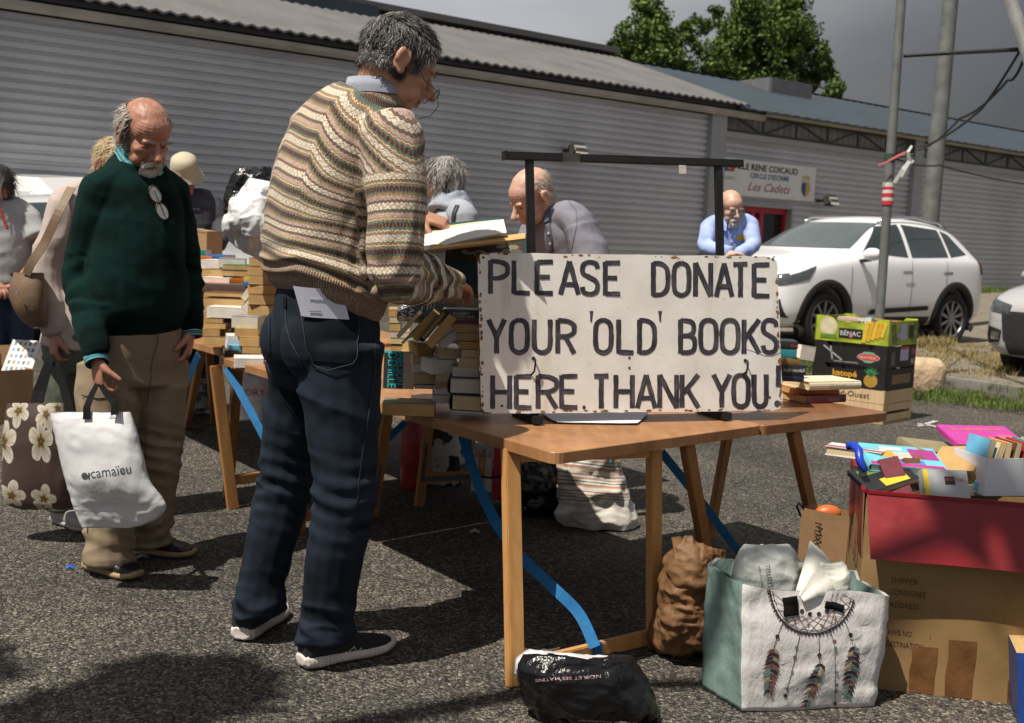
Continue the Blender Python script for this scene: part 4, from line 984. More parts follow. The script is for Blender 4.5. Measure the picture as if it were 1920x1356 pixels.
pb(1496, 1534, 648, 676, 4.5, 'white', 'white', 'white paper block tilted behind the pile right of the painted board', 30, .15, 'B', roll=8)
# big heap on the tables at the left
HP = 'in the heap left of the striped man'
for (x0, x1, y0, y1, Y, c, p, lb, yw, sp) in [
    (369, 385, 469, 480, 6.4, 'teal', 'white', 'small teal book in front of the cardboard carton', 5, 'F'),
    (388, 420, 478, 486, 6.3, 'blue', 'white', 'flat blue book near the hands holding the carton', -6, 'F'),
    (370, 396, 481, 489, 6.2, 'orange', 'tan', 'thin orange book at the far top '+HP, 8, 'F'),
    (373, 415, 487, 505, 6.0, 'white', 'white', 'thick white book at the far top left '+HP, -6, 'R'),
    (410, 460, 485, 503, 5.95, 'grey', 'white', 'thick greyish book beside the white one topping the heap behind the striped man', 12, 'R'),
    (418, 484, 497, 507, 5.8, 'green', 'tan', 'upper of two green hardbacks '+HP, 6, 'B'),
    (416, 484, 508, 519, 5.75, 'dgreen', 'tan', 'lower of two green hardbacks '+HP, 9, 'B'),
    (374, 424, 505, 520, 5.8, 'brown', 'tan', 'glossy brown book left of the green hardbacks', -4, 'R'),
    (376, 431, 520, 530, 5.7, 'white', 'white', 'white book on the orange one by the green jumper cuff', -5, 'R'),
    (376, 424, 530, 540, 5.65, 'orange', 'tan', 'orange-brown book under the white one by the green jumper cuff', 4, 'F'),
    (380, 466, 533, 548, 5.55, (.1, .07, .06), 'grey', 'dark photo-covered book in the middle '+HP, 3, 'F'),
    (433, 456, 522, 533, 5.7, 'orange', 'tan', 'small orange paperback beside the green hardbacks', 20, 'F'),
    (456, 492, 520, 529, 5.6, 'yellow', 'tan', 'yellow-orange book touching the striped hem', -8, 'F'),
    (456, 496, 529, 538, 5.5, 'blue', 'tan', 'blue-spined book just below the yellow-orange one', 6, 'F'),
    (381, 460, 549, 557, 5.4, 'brown', 'tan', 'old book with rounded brown pages, upper of two bowed ones', -3, 'B'),
    (381, 458, 560, 576, 5.38, (.2, .13, .06), 'tan', 'old brown book, lower of two bowed ones', 2, 'B'),
    (386, 468, 576, 597, 5.25, 'white', 'white', 'wide block of white paper below the bowed brown books', -3, 'B'),
    (384, 418, 597, 607, 5.25, 'tan', 'tan', 'tan paperback directly below the white paper block', 4, 'R'),
    (383, 424, 606, 617, 5.22, 'brown', 'tan', 'tan paperback with a bent corner, second below the white paper block', -6, 'R'),
    (379, 412, 617, 631, 5.2, 'tan', 'tan', 'tan paperback third below the white paper block', 8, 'R'),
    (410, 434, 615, 630, 5.25, 'navy', 'tan', 'tan paperback tucked right of the third one under the white block', -14, 'R'),
    (381, 427, 631, 648, 5.18, 'brown', 'tan', 'tan paperback lowest under the white block, on the table edge', -3, 'R'),
    (420, 436, 597, 614, 5.3, 'black', 'white', 'black-backed book with a barcode label under the white block', 12, 'F'),
    (433, 484, 593, 616, 5.0, 'grey', 'grey', 'thick grey hardback crowning the pile at the jeans pocket', -4, 'B'),
    (440, 484, 616, 632, 4.98, 'yellow', 'tan', 'tan paperback with a yellow cover under the grey hardback', 7, 'R'),
    (448, 486, 632, 650, 4.96, 'tan', 'tan', 'tan paperback third in the pile at the jeans pocket', -3, 'R'),
    (454, 490, 650, 664, 4.94, 'brown', 'tan', 'tan paperback fourth in the pile at the jeans pocket', 5, 'R'),
    (470, 492, 664, 679, 4.9, 'brown', 'tan', 'short tan paperback at the foot of the pile at the jeans pocket', -5, 'R'),
    (427, 455, 630, 647, 5.05, 'white', 'white', 'bent white paperback beside the pile at the jeans pocket', 18, 'F'),
    (430, 456, 648, 661, 5.0, 'sky', 'white', 'blue and pink spined book low on the rear table edge', 22, 'F'),
    (421, 446, 657, 668, 4.98, 'black', 'white', 'thin black book under the blue and pink one', 16, 'F'),
    (440, 494, 672, 690, 4.72, 'white', 'white', 'thick white-paged paperback lying on the table edge beside the jeans', 15, 'B')]:
    pb(x0, x1, y0, y1, Y, c, p, lb, yw, .15 if Y < 5.3 else .19, sp)
lean(465, 548, 5.3, .085, .03, 55, 'yellow', 'grey', 'paperback with a yellow spine leaning against the white paper block', spine='R'); lean(472, 568, 5.15, .1, .045, 48, 'cream', 'white', 'pinkish white book leaning beside the yellow-spined one')
for (x0, x1, y0, y1, c, lb) in [(325, 344, 556, 570, 'red', 'red-spined book by the green cuff, highest of its pile'), (325, 346, 570, 584, 'cream', 'cream book second in the pile by the green cuff'), (325, 348, 584, 596, 'brown', 'brown book third in the pile by the green cuff'), (322, 350, 596, 608, 'white', 'white book fourth in the pile by the green cuff'), (322, 348, 608, 620, 'red', 'dark red book at the foot of the pile by the green cuff')]:
    pb(x0, x1, y0, y1, 5.75, c, 'white', lb, random.uniform(-8, 8), .16, 'F')
# filler books beneath the heap that carry it
k = 0
for i in range(5):
    for (x0, x1, Y) in ((385, 440, 5.75), (430, 492, 5.45), (384, 432, 6.15)):
        y1 = pj((0, Y, .68))[1]+(x0-960)*.04-i*17; 
        if y1 < 520+(0 if Y > 6 else 14): continue
        k += 1
        pb(x0+random.uniform(-4, 4), x1+random.uniform(-4, 4), y1-17, y1, Y, ['tan', 'brown', 'cream', 'red', 'navy'][k % 5], 'tan', 'old book %s the rear table inside the %s of the heap' % (['lying on', 'second up from', 'third up from', 'fourth up from', 'fifth up from'][i], {5.75: 'left core', 5.45: 'right core', 6.15: 'far core'}[Y]), random.uniform(-8, 8), .17, 'R')
# ------------------------------------------------------------------ fruit crates
cc = az(1655, 797); cx_ = Vector((-.72, .69, 0)).normalized(); cy_ = Vector((.69, .72, 0)).normalized()
wl = (az(1722, 789)-cc); LEN_A = .60; LEN_B = .47; spx = FPX/cc.y
mcard = M('brown_cardboard', (.36, .23, .12), .85, .15, 5, .15, 60); mwoodl = pine('pale_crate_wood', (.45, .3, .16), (.62, .45, .27))
def cr_pt(a, b, z): return cc+cx_*a+cy_*b+UP*z
def cratebox(name, z0, h, label, mats, cat='crate', th=.008, slats=False, inset=0., cut=True):
    o = thing(name, label, cat, cr_pt(LEN_A/2, LEN_B/2, z0), 0, 'stacked fruit crates of books')
    i = inset
    def side(p0, p1, nm, mat, notch):
        mb = MB(); d = (p1-p0); n_ = Vector((d.y, -d.x, 0)).normalized()
        if slats:
            for k in range(2):
                zz = z0+h*(.12+.5*k); mb.add([p0+UP*(zz-p0.z), p1+UP*(zz-p0.z), p1+UP*(zz+h*.36-p0.z), p0+UP*(zz+h*.36-p0.z)]+[q-n_*th for q in (p0+UP*(zz-p0.z), p1+UP*(zz-p0.z), p1+UP*(zz+h*.36-p0.z), p0+UP*(zz+h*.36-p0.z))], [(0, 1, 2, 3), (7, 6, 5, 4), (3, 2, 6, 7), (0, 4, 5, 1), (0, 3, 7, 4), (1, 5, 6, 2)])
        else:
            prof = [(0, h), (.16, h), (.2, h*.8), (.8, h*.8), (.84, h), (1, h)] if notch else [(0, h), (.03, h), (.05, h*.96), (.95, h*.96), (.97, h), (1, h)]
            top = [p0.lerp(p1, f)+UP*(z0+z-p0.z) for f, z in prof]; bot = [p0.lerp(p1, f)+UP*(z0-p0.z) for f, z in prof]; n = len(top)
            vs = top+bot+[q-n_*th for q in top]+[q-n_*th for q in bot]
            fs = [(n+j, n+j+1, j+1, j) for j in range(n-1)]+[(2*n+j, 2*n+j+1, 3*n+j+1, 3*n+j) for j in range(n-1)]+[(j, j+1, 2*n+j+1, 2*n+j) for j in range(n-1)]+[(0, 2*n, 3*n, n), (n-1, 2*n-1, 4*n-1, 3*n-1)]
            mb.add(vs, fs)
        return mb.build(nm, mat, o)
    a0, a1, b0, b1 = i, LEN_A-i, i, LEN_B-i
    side(cr_pt(a1, b0, z0), cr_pt(a0, b0, z0), 'side_panel', mats[0], cut); side(cr_pt(a0, b0, z0), cr_pt(a0, b1, z0), 'end_panel', mats[1], False)
    side(cr_pt(a0, b1, z0), cr_pt(a1, b1, z0), 'side_panel', mats[0], cut); side(cr_pt(a1, b1, z0), cr_pt(a1, b0, z0), 'end_panel', mats[1], False)
    mb = MB(); Rc = Matrix((cx_, cy_, UP)).transposed() if cx_.cross(cy_).z > 0 else Matrix((-cx_, cy_, UP)).transposed()
    mb.box(cr_pt(LEN_A/2, LEN_B/2, z0+.006), (LEN_A-2*i-.004, LEN_B-2*i-.004, .008), Rc); mb.build('base', mats[1], o)
    if slats:
        mb = MB()
        for a in (a0+.02, a1-.02):
            for b in (b0+.02, b1-.02): mb.box(cr_pt(a, b, z0+h/2), (.03, .03, h-.004), Rc)
        mb.build('corner_post', mats[1], o)
    return o
def crprint(o, face, u0, u1, z0, z1, col, lift=.0015, nm='print'):
    mb = MB()
    if face == 'A': q = [cr_pt(u0, 0, z0)-cy_*lift, cr_pt(u1, 0, z0)-cy_*lift, cr_pt(u1, 0, z1)-cy_*lift, cr_pt(u0, 0, z1)-cy_*lift]; fs = [(1, 0, 3, 2)]
    else: q = [cr_pt(0, u0, z0)-cx_*lift, cr_pt(0, u1, z0)-cx_*lift, cr_pt(0, u1, z1)-cx_*lift, cr_pt(0, u0, z1)-cx_*lift]; fs = [(0, 1, 2, 3)]
    mb.add(q, fs); return mb.build(nm, paint(col), o)
def crtext(o, s, u0, z, size, width, col, shear=0., lift=.0035, off=0.):
    mb = MB(); puttext(mb, s, cr_pt(u0, 0, z)-cy_*lift, -cx_, UP, size, width, shear, 0, off); return mb.build('lettering', paint(col), o)
def crell(o, u, z, ru, rz, col, lift=.002, n=18, face='A', a0=0, a1=6.2832):
    mb = MB(); P = []
    for k in range(n):
        an = a0+(a1-a0)*k/(n-1 if a1-a0 < 6 else n); 
        P.append(cr_pt(u+ru*math.cos(an), 0, z+rz*math.sin(an))-cy_*lift if face == 'A' else cr_pt(0, u+ru*math.cos(an), z+rz*math.sin(an))-cx_*lift)
    mb.add(P, [tuple(range(n))]); return mb.build('print', paint(col), o)
z = 0.
c5 = cratebox('wooden_crate', z, .15, 'pale slatted wooden crate at the bottom of the stack of fruit crates', (mwoodl, mwoodl), slats=True); z += .152
c4 = cratebox('wooden_crate', z, .1, 'pale wooden crate with black lettering, second from the bottom of the fruit crates', (mwoodl, mwoodl), cut=False, th=.006); crtext(c4, 'Sud-Ouest', .42, z+.03, .06, .3, (.05, .035, .03)); z += .102
mbk = M('printed_black_card', (.014, .013, .013), .5, .3, 6)
c3 = cratebox('cardboard_crate', z, .16, 'black fruit box with orange lettering and a pineapple print, third from the bottom', (mbk, mbk)); crtext(c3, 'katopé', .43, z+.075, .062, .2, (.55, .28, .02), off=.002)
crell(c3, .12, z+.06, .055, .05, (.35, .2, .03))
for k in range(9):
    mb = MB(); an = .4+k*.27; b = cr_pt(.12, 0, z+.1)-cy_*.004; d_ = (-cx_*math.cos(an)+UP*math.sin(an)); s_ = d_.cross(cy_)*.009; mb.add([b-s_, b+s_, b+d_*.075], [(0, 1, 2)]); mb.build('print', paint((.02, .16, .06) if k % 2 else (.05, .25, .08)), c3)
crprint(c3, 'B', .09, .4, z+.04, z+.11, (.22, .13, .07)); z += .162
c2 = cratebox('cardboard_crate', z, .165, 'black fruit box with a red oval emblem, second from the top', (mbk, mbk))
crell(c2, .15, z+.07, .09, .03, (.5, .45, .42)); crell(c2, .15, z+.07, .085, .026, (.5, .05, .05), .003); crell(c2, .15, z+.1, .05, .012, (.1, .35, .2), .0025); crell(c2, .15, z+.04, .04, .012, (.1, .35, .2), .0025); crtext(c2, 'SELECTION', .22, z+.06, .025, .13, (.65, .6, .55), lift=.004)
crtext(c2, 'vitamines et goût de fruit', .43, z+.015, .018, .2, (.5, .5, .48)); 
for (u, v) in ((.52, .42), (.46, .5)):
    mb = MB(); a = cr_pt(u, 0, z+.13)-cy_*.003; b = cr_pt(v-.06, 0, z+.03)-cy_*.003; mb.strip([a, b], .012, -cy_, .0006); mb.build('print', paint((.3, .3, .3)), c2)
crprint(c2, 'B', .2, .34, z+.05, z+.145, (.42, .42, .55)); crprint(c2, 'B', .2, .34, z+.135, z+.155, (.45, .08, .1), .003); crprint(c2, 'B', .39, .44, z+.09, z+.14, (.4, .05, .07)); crprint(c2, 'B', .39, .44, z+.02, z+.06, (.35, .32, .33)); crprint(c2, 'B', .05, .12, z+.02, z+.12, (.12, .12, .12)); z += .167
mgrn = M('printed_lime_card', (.30, .36, .03), .5, .5, 6)
c1 = cratebox('cardboard_crate', z, .19, 'lime green and yellow fruit box with melon pictures, topmost of the fruit crates', (mgrn, mgrn))
crell(c1, .49, z+.11, .075, .075, (.5, .45, .25)); crell(c1, .49, z+.11, .06, .06, (.55, .5, .33), .003)
for k in range(5): 
    mb = MB(); x_ = .2-.035*k; mb.strip([cr_pt(x_, 0, z+.01+.012*k)-cy_*.004, cr_pt(x_-.03, 0, z+.17)-cy_*.004], .03, -cy_, .0006); mb.build('print', paint((.58, .33, .02) if k % 2 else (.6, .4, .05)), c1)
crprint(c1, 'A', .21, .4, z+.035, z+.105, (.012, .012, .012), .0045); crtext(c1, 'BÉNAC', .388, z+.052, .05, .165, (.6, .6, .57), lift=.006); crell(c1, .3, z+.05, .015, .012, (.5, .15, .2), .0065)
crprint(c1, 'A', .42, .55, z+.02, z+.05, (.1, .2, .02), .0035)
crprint(c1, 'B', .17, .28, z+.04, z+.16, (.42, .43, .58), .003); crprint(c1, 'B', .12, .2, z+.06, z+.09, (.42, .43, .58), .0035); crprint(c1, 'B', .32, .4, z+.05, z+.15, (.02, .02, .02), .003)
for (u, v) in ((.06, .13), (.4, .05), (.09, .06), (.44, .14)): crell(c1, u, z+v, .045, .035, (.12, .2, .03), .002, face='B')
crprint(c1, 'B', .0, .03, z+.01, z+.18, (.4, .42, .2), .002); ztop = z
# books in the crates
def crbook(u, b, zz, size, yaw, col, pg, lb, roll=0, spine='L', **k):
    yaw0 = math.atan2(-cx_.y, -cx_.x); book(cr_pt(u, b, zz), size, rotz(yaw0+rad(yaw)) @ Matrix.Rotation(rad(roll), 3, 'X'), col, pg, spine, False, lb, **k)
crbook(.42, .2, ztop+.165, (.16, .11, .03), 6, (.5, .36, .33), 'white', 'pinkish book lying at the top of the lime green fruit box', 0, 'F'); crbook(.26, .2, ztop+.17, (.15, .11, .025), -8, 'yellow', 'white', 'yellow book lying at the top of the lime green fruit box'); crbook(.33, .3, ztop+.13, (.2, .14, .05), 4, 'white', 'white', 'white book under the yellow one in the lime green fruit box'); crbook(.22, .12, ztop+.15, (.05, .11, .09), 10, 'sky', 'white', 'small light blue book upright in the lime green fruit box'); crbook(.12, .25, ztop+.16, (.16, .11, .03), 14, 'orange', 'tan', 'orange book lying in the sunny end of the lime green fruit box')
for j, (zz, nm) in enumerate(((ztop-.167+.11, 'second fruit box from the top'), (ztop-.329+.11, 'orange-lettered fruit box'))):
    for k in range(4): crbook(.14+.11*k, .2, zz, (.1, .14, .07), random.uniform(-5, 5), ['cream', 'white', 'red', 'tan'][k], 'white', '%s book standing inside the %s' % (['cream', 'white', 'red', 'tan'][k], nm))
# ------------------------------------------------------------------ big box with red flaps
bx0 = az(1598, 1286); bxu = Vector((.978, -.21, 0)).normalized(); bxv = Vector((.21, .978, 0)); BW, BD, BH = .70, .46, .56
def bp(a, b, z): return bx0+bxu*a+bxv*b+UP*z
bo = thing('cardboard_box', 'big brown shipping carton with dark red outer flaps full of books', 'box', bp(BW/2, BD/2, 0))
def cardmat():
    t = NT('shipping_cardboard'); v = t.coord(); s = t.n('SeparateXYZ'); t.l(v, s.inputs[0])
    n = t.noise(v, 4, 5); f = t.math('SINE', t.math('MULTIPLY', s.outputs[0], 900.))
    c = t.ramp(n, [(.3, (.19, .115, .042)), (.7, (.29, .185, .085))])
    return t.fin(c, .8, t.bump(t.math('ADD', t.math('MULTIPLY', f, .03), t.noise(v, 9, 3)), .35, .006), 0, .3)
mc = cardmat(); mrd = M('red_card', (.17, .005, .009), .42, .18, 7, .12, 50)
mb = MB(); P = []
for k in range(9):
    f = k/8; bul = .002*math.sin(f*3.14); row = []
    for j in range(41):
        g = j/40*4; s_ = int(g) % 4; h = g-int(g) if j < 40 else 0; s_ = s_ if j < 40 else 0
        cs = [(0, 0), (BW, 0), (BW, BD), (0, BD)]; a = cs[s_]; b = cs[(s_+1) % 4]; u = a[0]*(1-h)+b[0]*h; v_ = a[1]*(1-h)+b[1]*h
        nx = [(0, -1), (1, 0), (0, 1), (-1, 0)][s_]; bb = (0 if s_ == 0 else bul)*math.sin(h*3.14)*(1+.5*math.sin(h*9)); row.append(bp(u+nx[0]*bb, v_+nx[1]*bb, BH*f))
    P.append(row)
mb.grid(P); mb.grid([[bp(.004, .004, .004), bp(BW-.004, .004, .004)], [bp(.004, BD-.004, .004), bp(BW-.004, BD-.004, .004)]])
mb.grid([[bp(.006+(BW-.012)*((q[0])), .006+(BD-.012)*q[1], z_) for q in ((0, 0), (1, 0), (1, 1), (0, 1), (0, 0))] for z_ in (BH, .01)])
mb.build('body', mc, bo)
def flap(a, b, dn, wdt, nm, mat, drop, wav=.006, n=14, th=.004, skew=(0., 0.)):
    P = []
    for i in range(n+1):
        f = i/n; p = a.lerp(b, f); row = []
        for j in range(7):
            g = j/6; fx = f+(skew[0]*(1-f)+skew[1]*f)*g
            p2 = a.lerp(b, fx); row.append(p2+dn*wdt*g*math.cos(drop)-UP*wdt*g*math.sin(drop)+dn*wav*math.sin(f*7+g*2)*g)
        P.append(row)
    nn = (dn*math.sin(drop)+UP*math.cos(drop))*th; mb = MB(); mb.m = 0; mb.grid([[q+nn for q in r] for r in P]); mb.m = 1; mb.grid([r[::-1] for r in P])
    for A in ([r[-1] for r in P], [r[0] for r in P], P[0], P[-1]): mb.grid([A, [q+nn for q in A]]); mb.grid([[q+nn for q in A], A])
    return mb.build(nm, [mat, mcard], bo)
flap(bp(-.0, -.004, BH+.012), bp(BW, -.004, BH+.012), -bxv, .185, 'flap', mrd, rad(66), .006, skew=(.02, 0))
flap(bp(-.006, BD, BH+.03), bp(-.006, 0, BH+.012), -bxu, .19, 'flap', mrd, rad(93), .004, skew=(.0, 0.))
flap(bp(BW, BD, BH+.0), bp(0, BD, BH+.03), bxv, .12, 'flap', mrd, rad(40))
mb = MB(); mb.bar(bp(0, -.006, BH+.016), bp(BW, -.006, BH+.016), .012, .012); mb.bar(bp(-.006, 0, BH+.016), bp(-.006, BD, BH+.03), .012, .012); mb.build('flap_crease', mrd, bo, bevel=.003)
def bxtext(s, u, z, size, wd, col=(.03, .02, .012)):
    mb = MB(); puttext(mb, s, bp(u, -.0009, z), bxu, UP, size, wd, 0, 0); mb.build('lettering', paint(col), bo)
for s, z_, wd in (('SHIPPER', .318, .072), ('CONSIGNEE', .283, .096), ('ADDRESS', .246, .08), ('AWB NO.', .165, .07), ('DESTINATION', .13, .1)):
    bxtext(s, .085, z_, .0235, wd)
    bxtext(':', .2, z_, .0235, None)
mtape = M('brown_tape', (.13, .06, .022), .22, .3, 14, .5, 30, dist=.006)
for (u, z0_, z1_, wd) in ((.19, .0, .14, .07), (.29, .0, .17, .075), (.45, 0, .12, .06)):
    mb = MB(); mb.strip([bp(u, -.0005, z0_+.002), bp(u-.002, -.0005, z0_+.06), bp(u+.002, -.0005, z1_*.7), bp(u, -.0005, z1_)], [wd*.96, wd, wd*.98, wd*1.02], -bxv, .0008, .0006); mb.build('tape', mtape, bo)
mb = MB(); puttext(mb, 'SU', bp(-.014, .22, .36), -bxv, UP, .1, .14); mb.build('lettering', paint((.25, .03, .05)), bo)
# books in the box: placed by the photograph at the depth of the box
def bk(cx, cy, Y, size, yaw, pitch, roll, col, pg, lb, spine='L', hard=False, **k):
    R = rotz(rad(yaw)) @ Matrix.Rotation(rad(pitch), 3, 'X') @ Matrix.Rotation(rad(roll), 3, 'Y'); return book(ad(cx, cy, Y), size, R, col, pg, spine, hard, lb, group='books in the red-flapped carton', **k)
bk(1690, 862, 3.32, (.225, .165, .024), -4, 12, 2, (.12, .42, .5), 'white', 'turquoise picture book with a magenta border topping the carton of books', hard=True,
   topart=[(-.95, .95, -.98, -.72, (.4, .03, .2)), (.25, .95, -.2, .75, (.3, .03, .2)), (-.55, -.2, -.2, .45, (.55, .28, .05)), (-.2, .35, -.35, .3, (.62, .42, .35)), (.35, .6, -.2, .3, (.55, .28, .05)), (-.3, .5, -.7, -.3, (.1, .15, .4)), (-.5, .1, .5, .8, (.5, .5, .5))])
bk(1605, 848, 3.38, (.07, .17, .03), 58, 0, 0, 'white', 'cream', 'white-jacketed book with red corner and teal title sticking out left of the carton', 'R', True, title=[('JOHN', 'T', -.2, -.75, .03, .055, (.05, .3, .32))], topart=[(-1, -.4, -1, 1, (.4, .04, .05))])
bv = ad(1605, 862, 3.26); mb = MB(); mb.tube([ad(1588, 838, 3.28), ad(1600, 835, 3.27), ad(1610, 845, 3.24), ad(1612, 862, 3.22), ad(1622, 884, 3.2)], [.011, .013, .013, .012, .009], 12); tag(mb.build('plastic_tube', paint((.01, .04, .38), .3), smooth=True), 'bent glossy dark blue plastic tube beside the turquoise picture book', 'tube')
bk(1770, 915, 3.2, (.135, .1, .034), 4, 62, 2, (.34, .35, .36), 'cream', 'thick grey paperback with a yellow spine at the front of the carton', topart=[(-1, -.78, -1, 1, (.6, .45, .03)), (-.05, .4, .1, .6, (.02, .02, .02))], title=[('KNITTING', 'T', .0, .33, .012, .055, (.5, .1, .1))])
bk(1800, 872, 3.3, (.12, .15, .05), 40, -10, -32, (.42, .26, .1), 'tan', 'fat tan paperback tipped over in the middle of the carton', spine='B')
bk(1840, 820, 3.5, (.23, .15, .016), 6, 14, 0, (.42, .04, .26), 'white', 'magenta children\'s book with orange lettering at the back of the carton', title=[('Sorgenfresser', 'T', -.7, .45, .032, .17, (.55, .2, .08))], topart=[(-.2, .8, -.85, -.35, (.55, .35, .1)), (.45, .85, -.7, 0, (.5, .1, .15))])
bk(1655, 893, 3.24, (.16, .12, .018), 20, 20, -16, 'black', 'cream', 'black book with yellow print sloping down under the turquoise picture book', topart=[(-.3, .7, -.9, -.3, (.5, .4, .02)), (-.8, .2, .2, .7, (.1, .15, .04))])
bk(1680, 905, 3.22, (.06, .15, .03), 20, 50, -20, 'maroon', 'cream', 'maroon paperback with cream edge standing at the left front of the carton')
bk(1712, 905, 3.25, (.05, .14, .04), 5, 55, 4, 'brown', 'grey', 'brown paperback standing between the maroon and the grey ones')
bk(1745, 905, 3.3, (.05, .14, .03), 2, 58, -3, 'navy', 'tan', 'navy paperback standing behind the grey one in the carton')
bk(1750, 845, 3.45, (.18, .13, .03), 12, 8, 6, (.25, .22, .12), 'tan', 'olive book under the magenta one at the back of the carton'); bk(1830, 905, 3.3, (.22, .16, .03), 5, 6, 0, 'yellow', 'white', 'yellow-covered book lying below the tipped tan paperback'); bk(1780, 890, 3.4, (.3, .2, .03), 2, 4, 0, 'white', 'white', 'wide white book lying low in the carton')
# small white tray of books at the right
wb = thing('card_tray', 'small white cardboard tray of pocket books standing in the red-flapped carton', 'tray', ad(1890, 930, 3.2))
wp = ad(1845, 930, 3.17); wx = Vector((.97, .2, 0)).normalized(); wy = Vector((-.2, .97, 0)); mwt = M('white_card', (.62, .63, .66), .6, .06, 6)
def wpt(a, b, z): return wp+wx*a+wy*b+UP*z
mb = MB()
for (a, b) in (((0, 0), (.24, 0)), ((.24, 0), (.24, .16)), ((.24, .16), (0, .16)), ((0, .16), (0, 0))):
    mb.bar(wpt(a[0], a[1], .055), wpt(b[0], b[1], .055), .003, .11)
mb.bar(wpt(0, .08, .003), wpt(.24, .08, .003), .155, .004); mb.build('tray_body', mwt, wb)
for i, (c, lb) in enumerate((('sky', 'pale blue'), ('cream', 'cream'), ('orange', 'orange'), ('brown', 'brown'), ('red', 'red'), ('teal', 'teal'), ('silver', 'silver'), ('black', 'black'))):
    p = wpt(.02+.03*i, .08, .085); R = Matrix((wx, wy, UP)).transposed() @ Matrix.Rotation(rad(-78+6*math.sin(i*2.)), 3, 'Y'); book(p, (.13+.02*(i == 0), .105, .02), R, c, 'cream', 'B', False, '%s pocket book standing in the white tray' % lb, group='books in the white tray')
# thick blue book on the ground at the bottom right corner
R = rotz(rad(-72)) @ Matrix.Rotation(rad(80), 3, 'X')
q = az(1900, 1345); book(Vector((q.x+.03, q.y+.03, .105)), (.2, .2, .055), rotz(rad(68)) @ Matrix.Rotation(rad(84), 3, 'X') @ Matrix.Rotation(rad(6), 3, 'Y'), (.015, .05, .22), 'tan', 'L', False, 'thick blue paperback standing on the asphalt in the bottom right corner', group='books on the ground', topart=[(-.7, -.3, .2, .6, (.15, .4, .45)), (-.7, -.3, -.4, 0, (.15, .4, .45))])
# ------------------------------------------------------------------ people
def ell(mb, c, r, R=None, nu=16, nv=10):
    rings = []
    c = Vector(c)
    for i in range(1, nv):
        th = math.pi*i/nv; ring = []
        for j in range(nu):
            ph = 2*math.pi*j/nu; p = Vector((r[0]*math.sin(th)*math.cos(ph), r[1]*math.sin(th)*math.sin(ph), -r[2]*math.cos(th)))
            ring.append(c+(R @ p if R is not None else p))
        rings.append(ring)
    return mb.loft(rings)
def crom(pts, k=5):
    """smooth a polyline of (tuple) values"""
    out = []; A = [np.array(p, float) for p in pts]
    for i in range(len(A)-1):
        p0 = A[max(i-1, 0)]; p1, p2 = A[i], A[i+1]; p3 = A[min(i+2, len(A)-1)]
        for j in range(k):
            u = j/k; out.append(.5*(2*p1+(p2-p0)*u+(2*p0-5*p1+4*p2-p3)*u*u+(3*p1-p0-3*p2+p3)*u**3))
    out.append(A[-1]); return out
def limb(mb, pts, rs, n=14, k=5, lat=None, flat=1., capk=.7):
    """tapered limb with rounded ends through joints; rs = radius per joint"""
    S = crom([tuple(p)+(r,) for p, r in zip(pts, rs)], k); P = [Vector(s[:3]) for s in S]; R_ = [max(.003, s[3]) for s in S]
    t0 = (P[1]-P[0]).normalized(); t1 = (P[-1]-P[-2]).normalized()
    r0, r1 = R_[0], R_[-1]
    P = [P[0]-t0*r0*capk, P[0]-t0*r0*capk*.7]+P+[P[-1]+t1*r1*capk*.7, P[-1]+t1*r1*capk]; R_ = [r0*.35, r0*.8]+R_+[r1*.8, r1*.35]
    px = Vector(lat) if lat is not None else None; rings = []
    for i, p in enumerate(P):
        t = (P[min(i+1, len(P)-1)]-P[max(i-1, 0)]).normalized()
        if px is None: px = t.cross(Vector((.3, 1, .2))).normalized()
        px = (px-t*px.dot(t)).normalized(); py = t.cross(px)
        rings.append([p+px*(R_[i]*math.cos(q*2*math.pi/n))+py*(R_[i]*flat*math.sin(q*2*math.pi/n)) for q in range(n)])
    return mb.loft(rings)
def trunk(mb, secs, n=28, k=5, cap=True):
    """torso: sections (centre, lateral unit, half width, half depth)"""
    S = crom([tuple(c)+tuple(l)+(a, b) for c, l, a, b in secs], k); rings = []
    for i, s in enumerate(S):
        c = Vector(s[:3]); a = Vector(S[max(i-1, 0)][:3]); b = Vector(S[min(i+1, len(S)-1)][:3]); t = (b-a).normalized()
        l = Vector(s[3:6]); l = (l-t*l.dot(t)).normalized(); f = t.cross(l)
        rings.append([c+l*(s[6]*math.copysign(abs(math.cos(q))**.85, math.cos(q)))+f*(s[7]*math.copysign(abs(math.sin(q))**.85, math.sin(q))) for q in [2*math.pi*j/n for j in range(n)]])
    return mb.loft(rings)
def hmat(c, fwd, roll=0., scale=1.):
    f = Vector(fwd).normalized(); r = f.cross(UP).normalized(); u = r.cross(f)
    R = Matrix((r, f, u)).transposed()
    if roll: R = R @ Matrix.Rotation(rad(roll), 3, 'Y')
    return Vector(c), R, scale
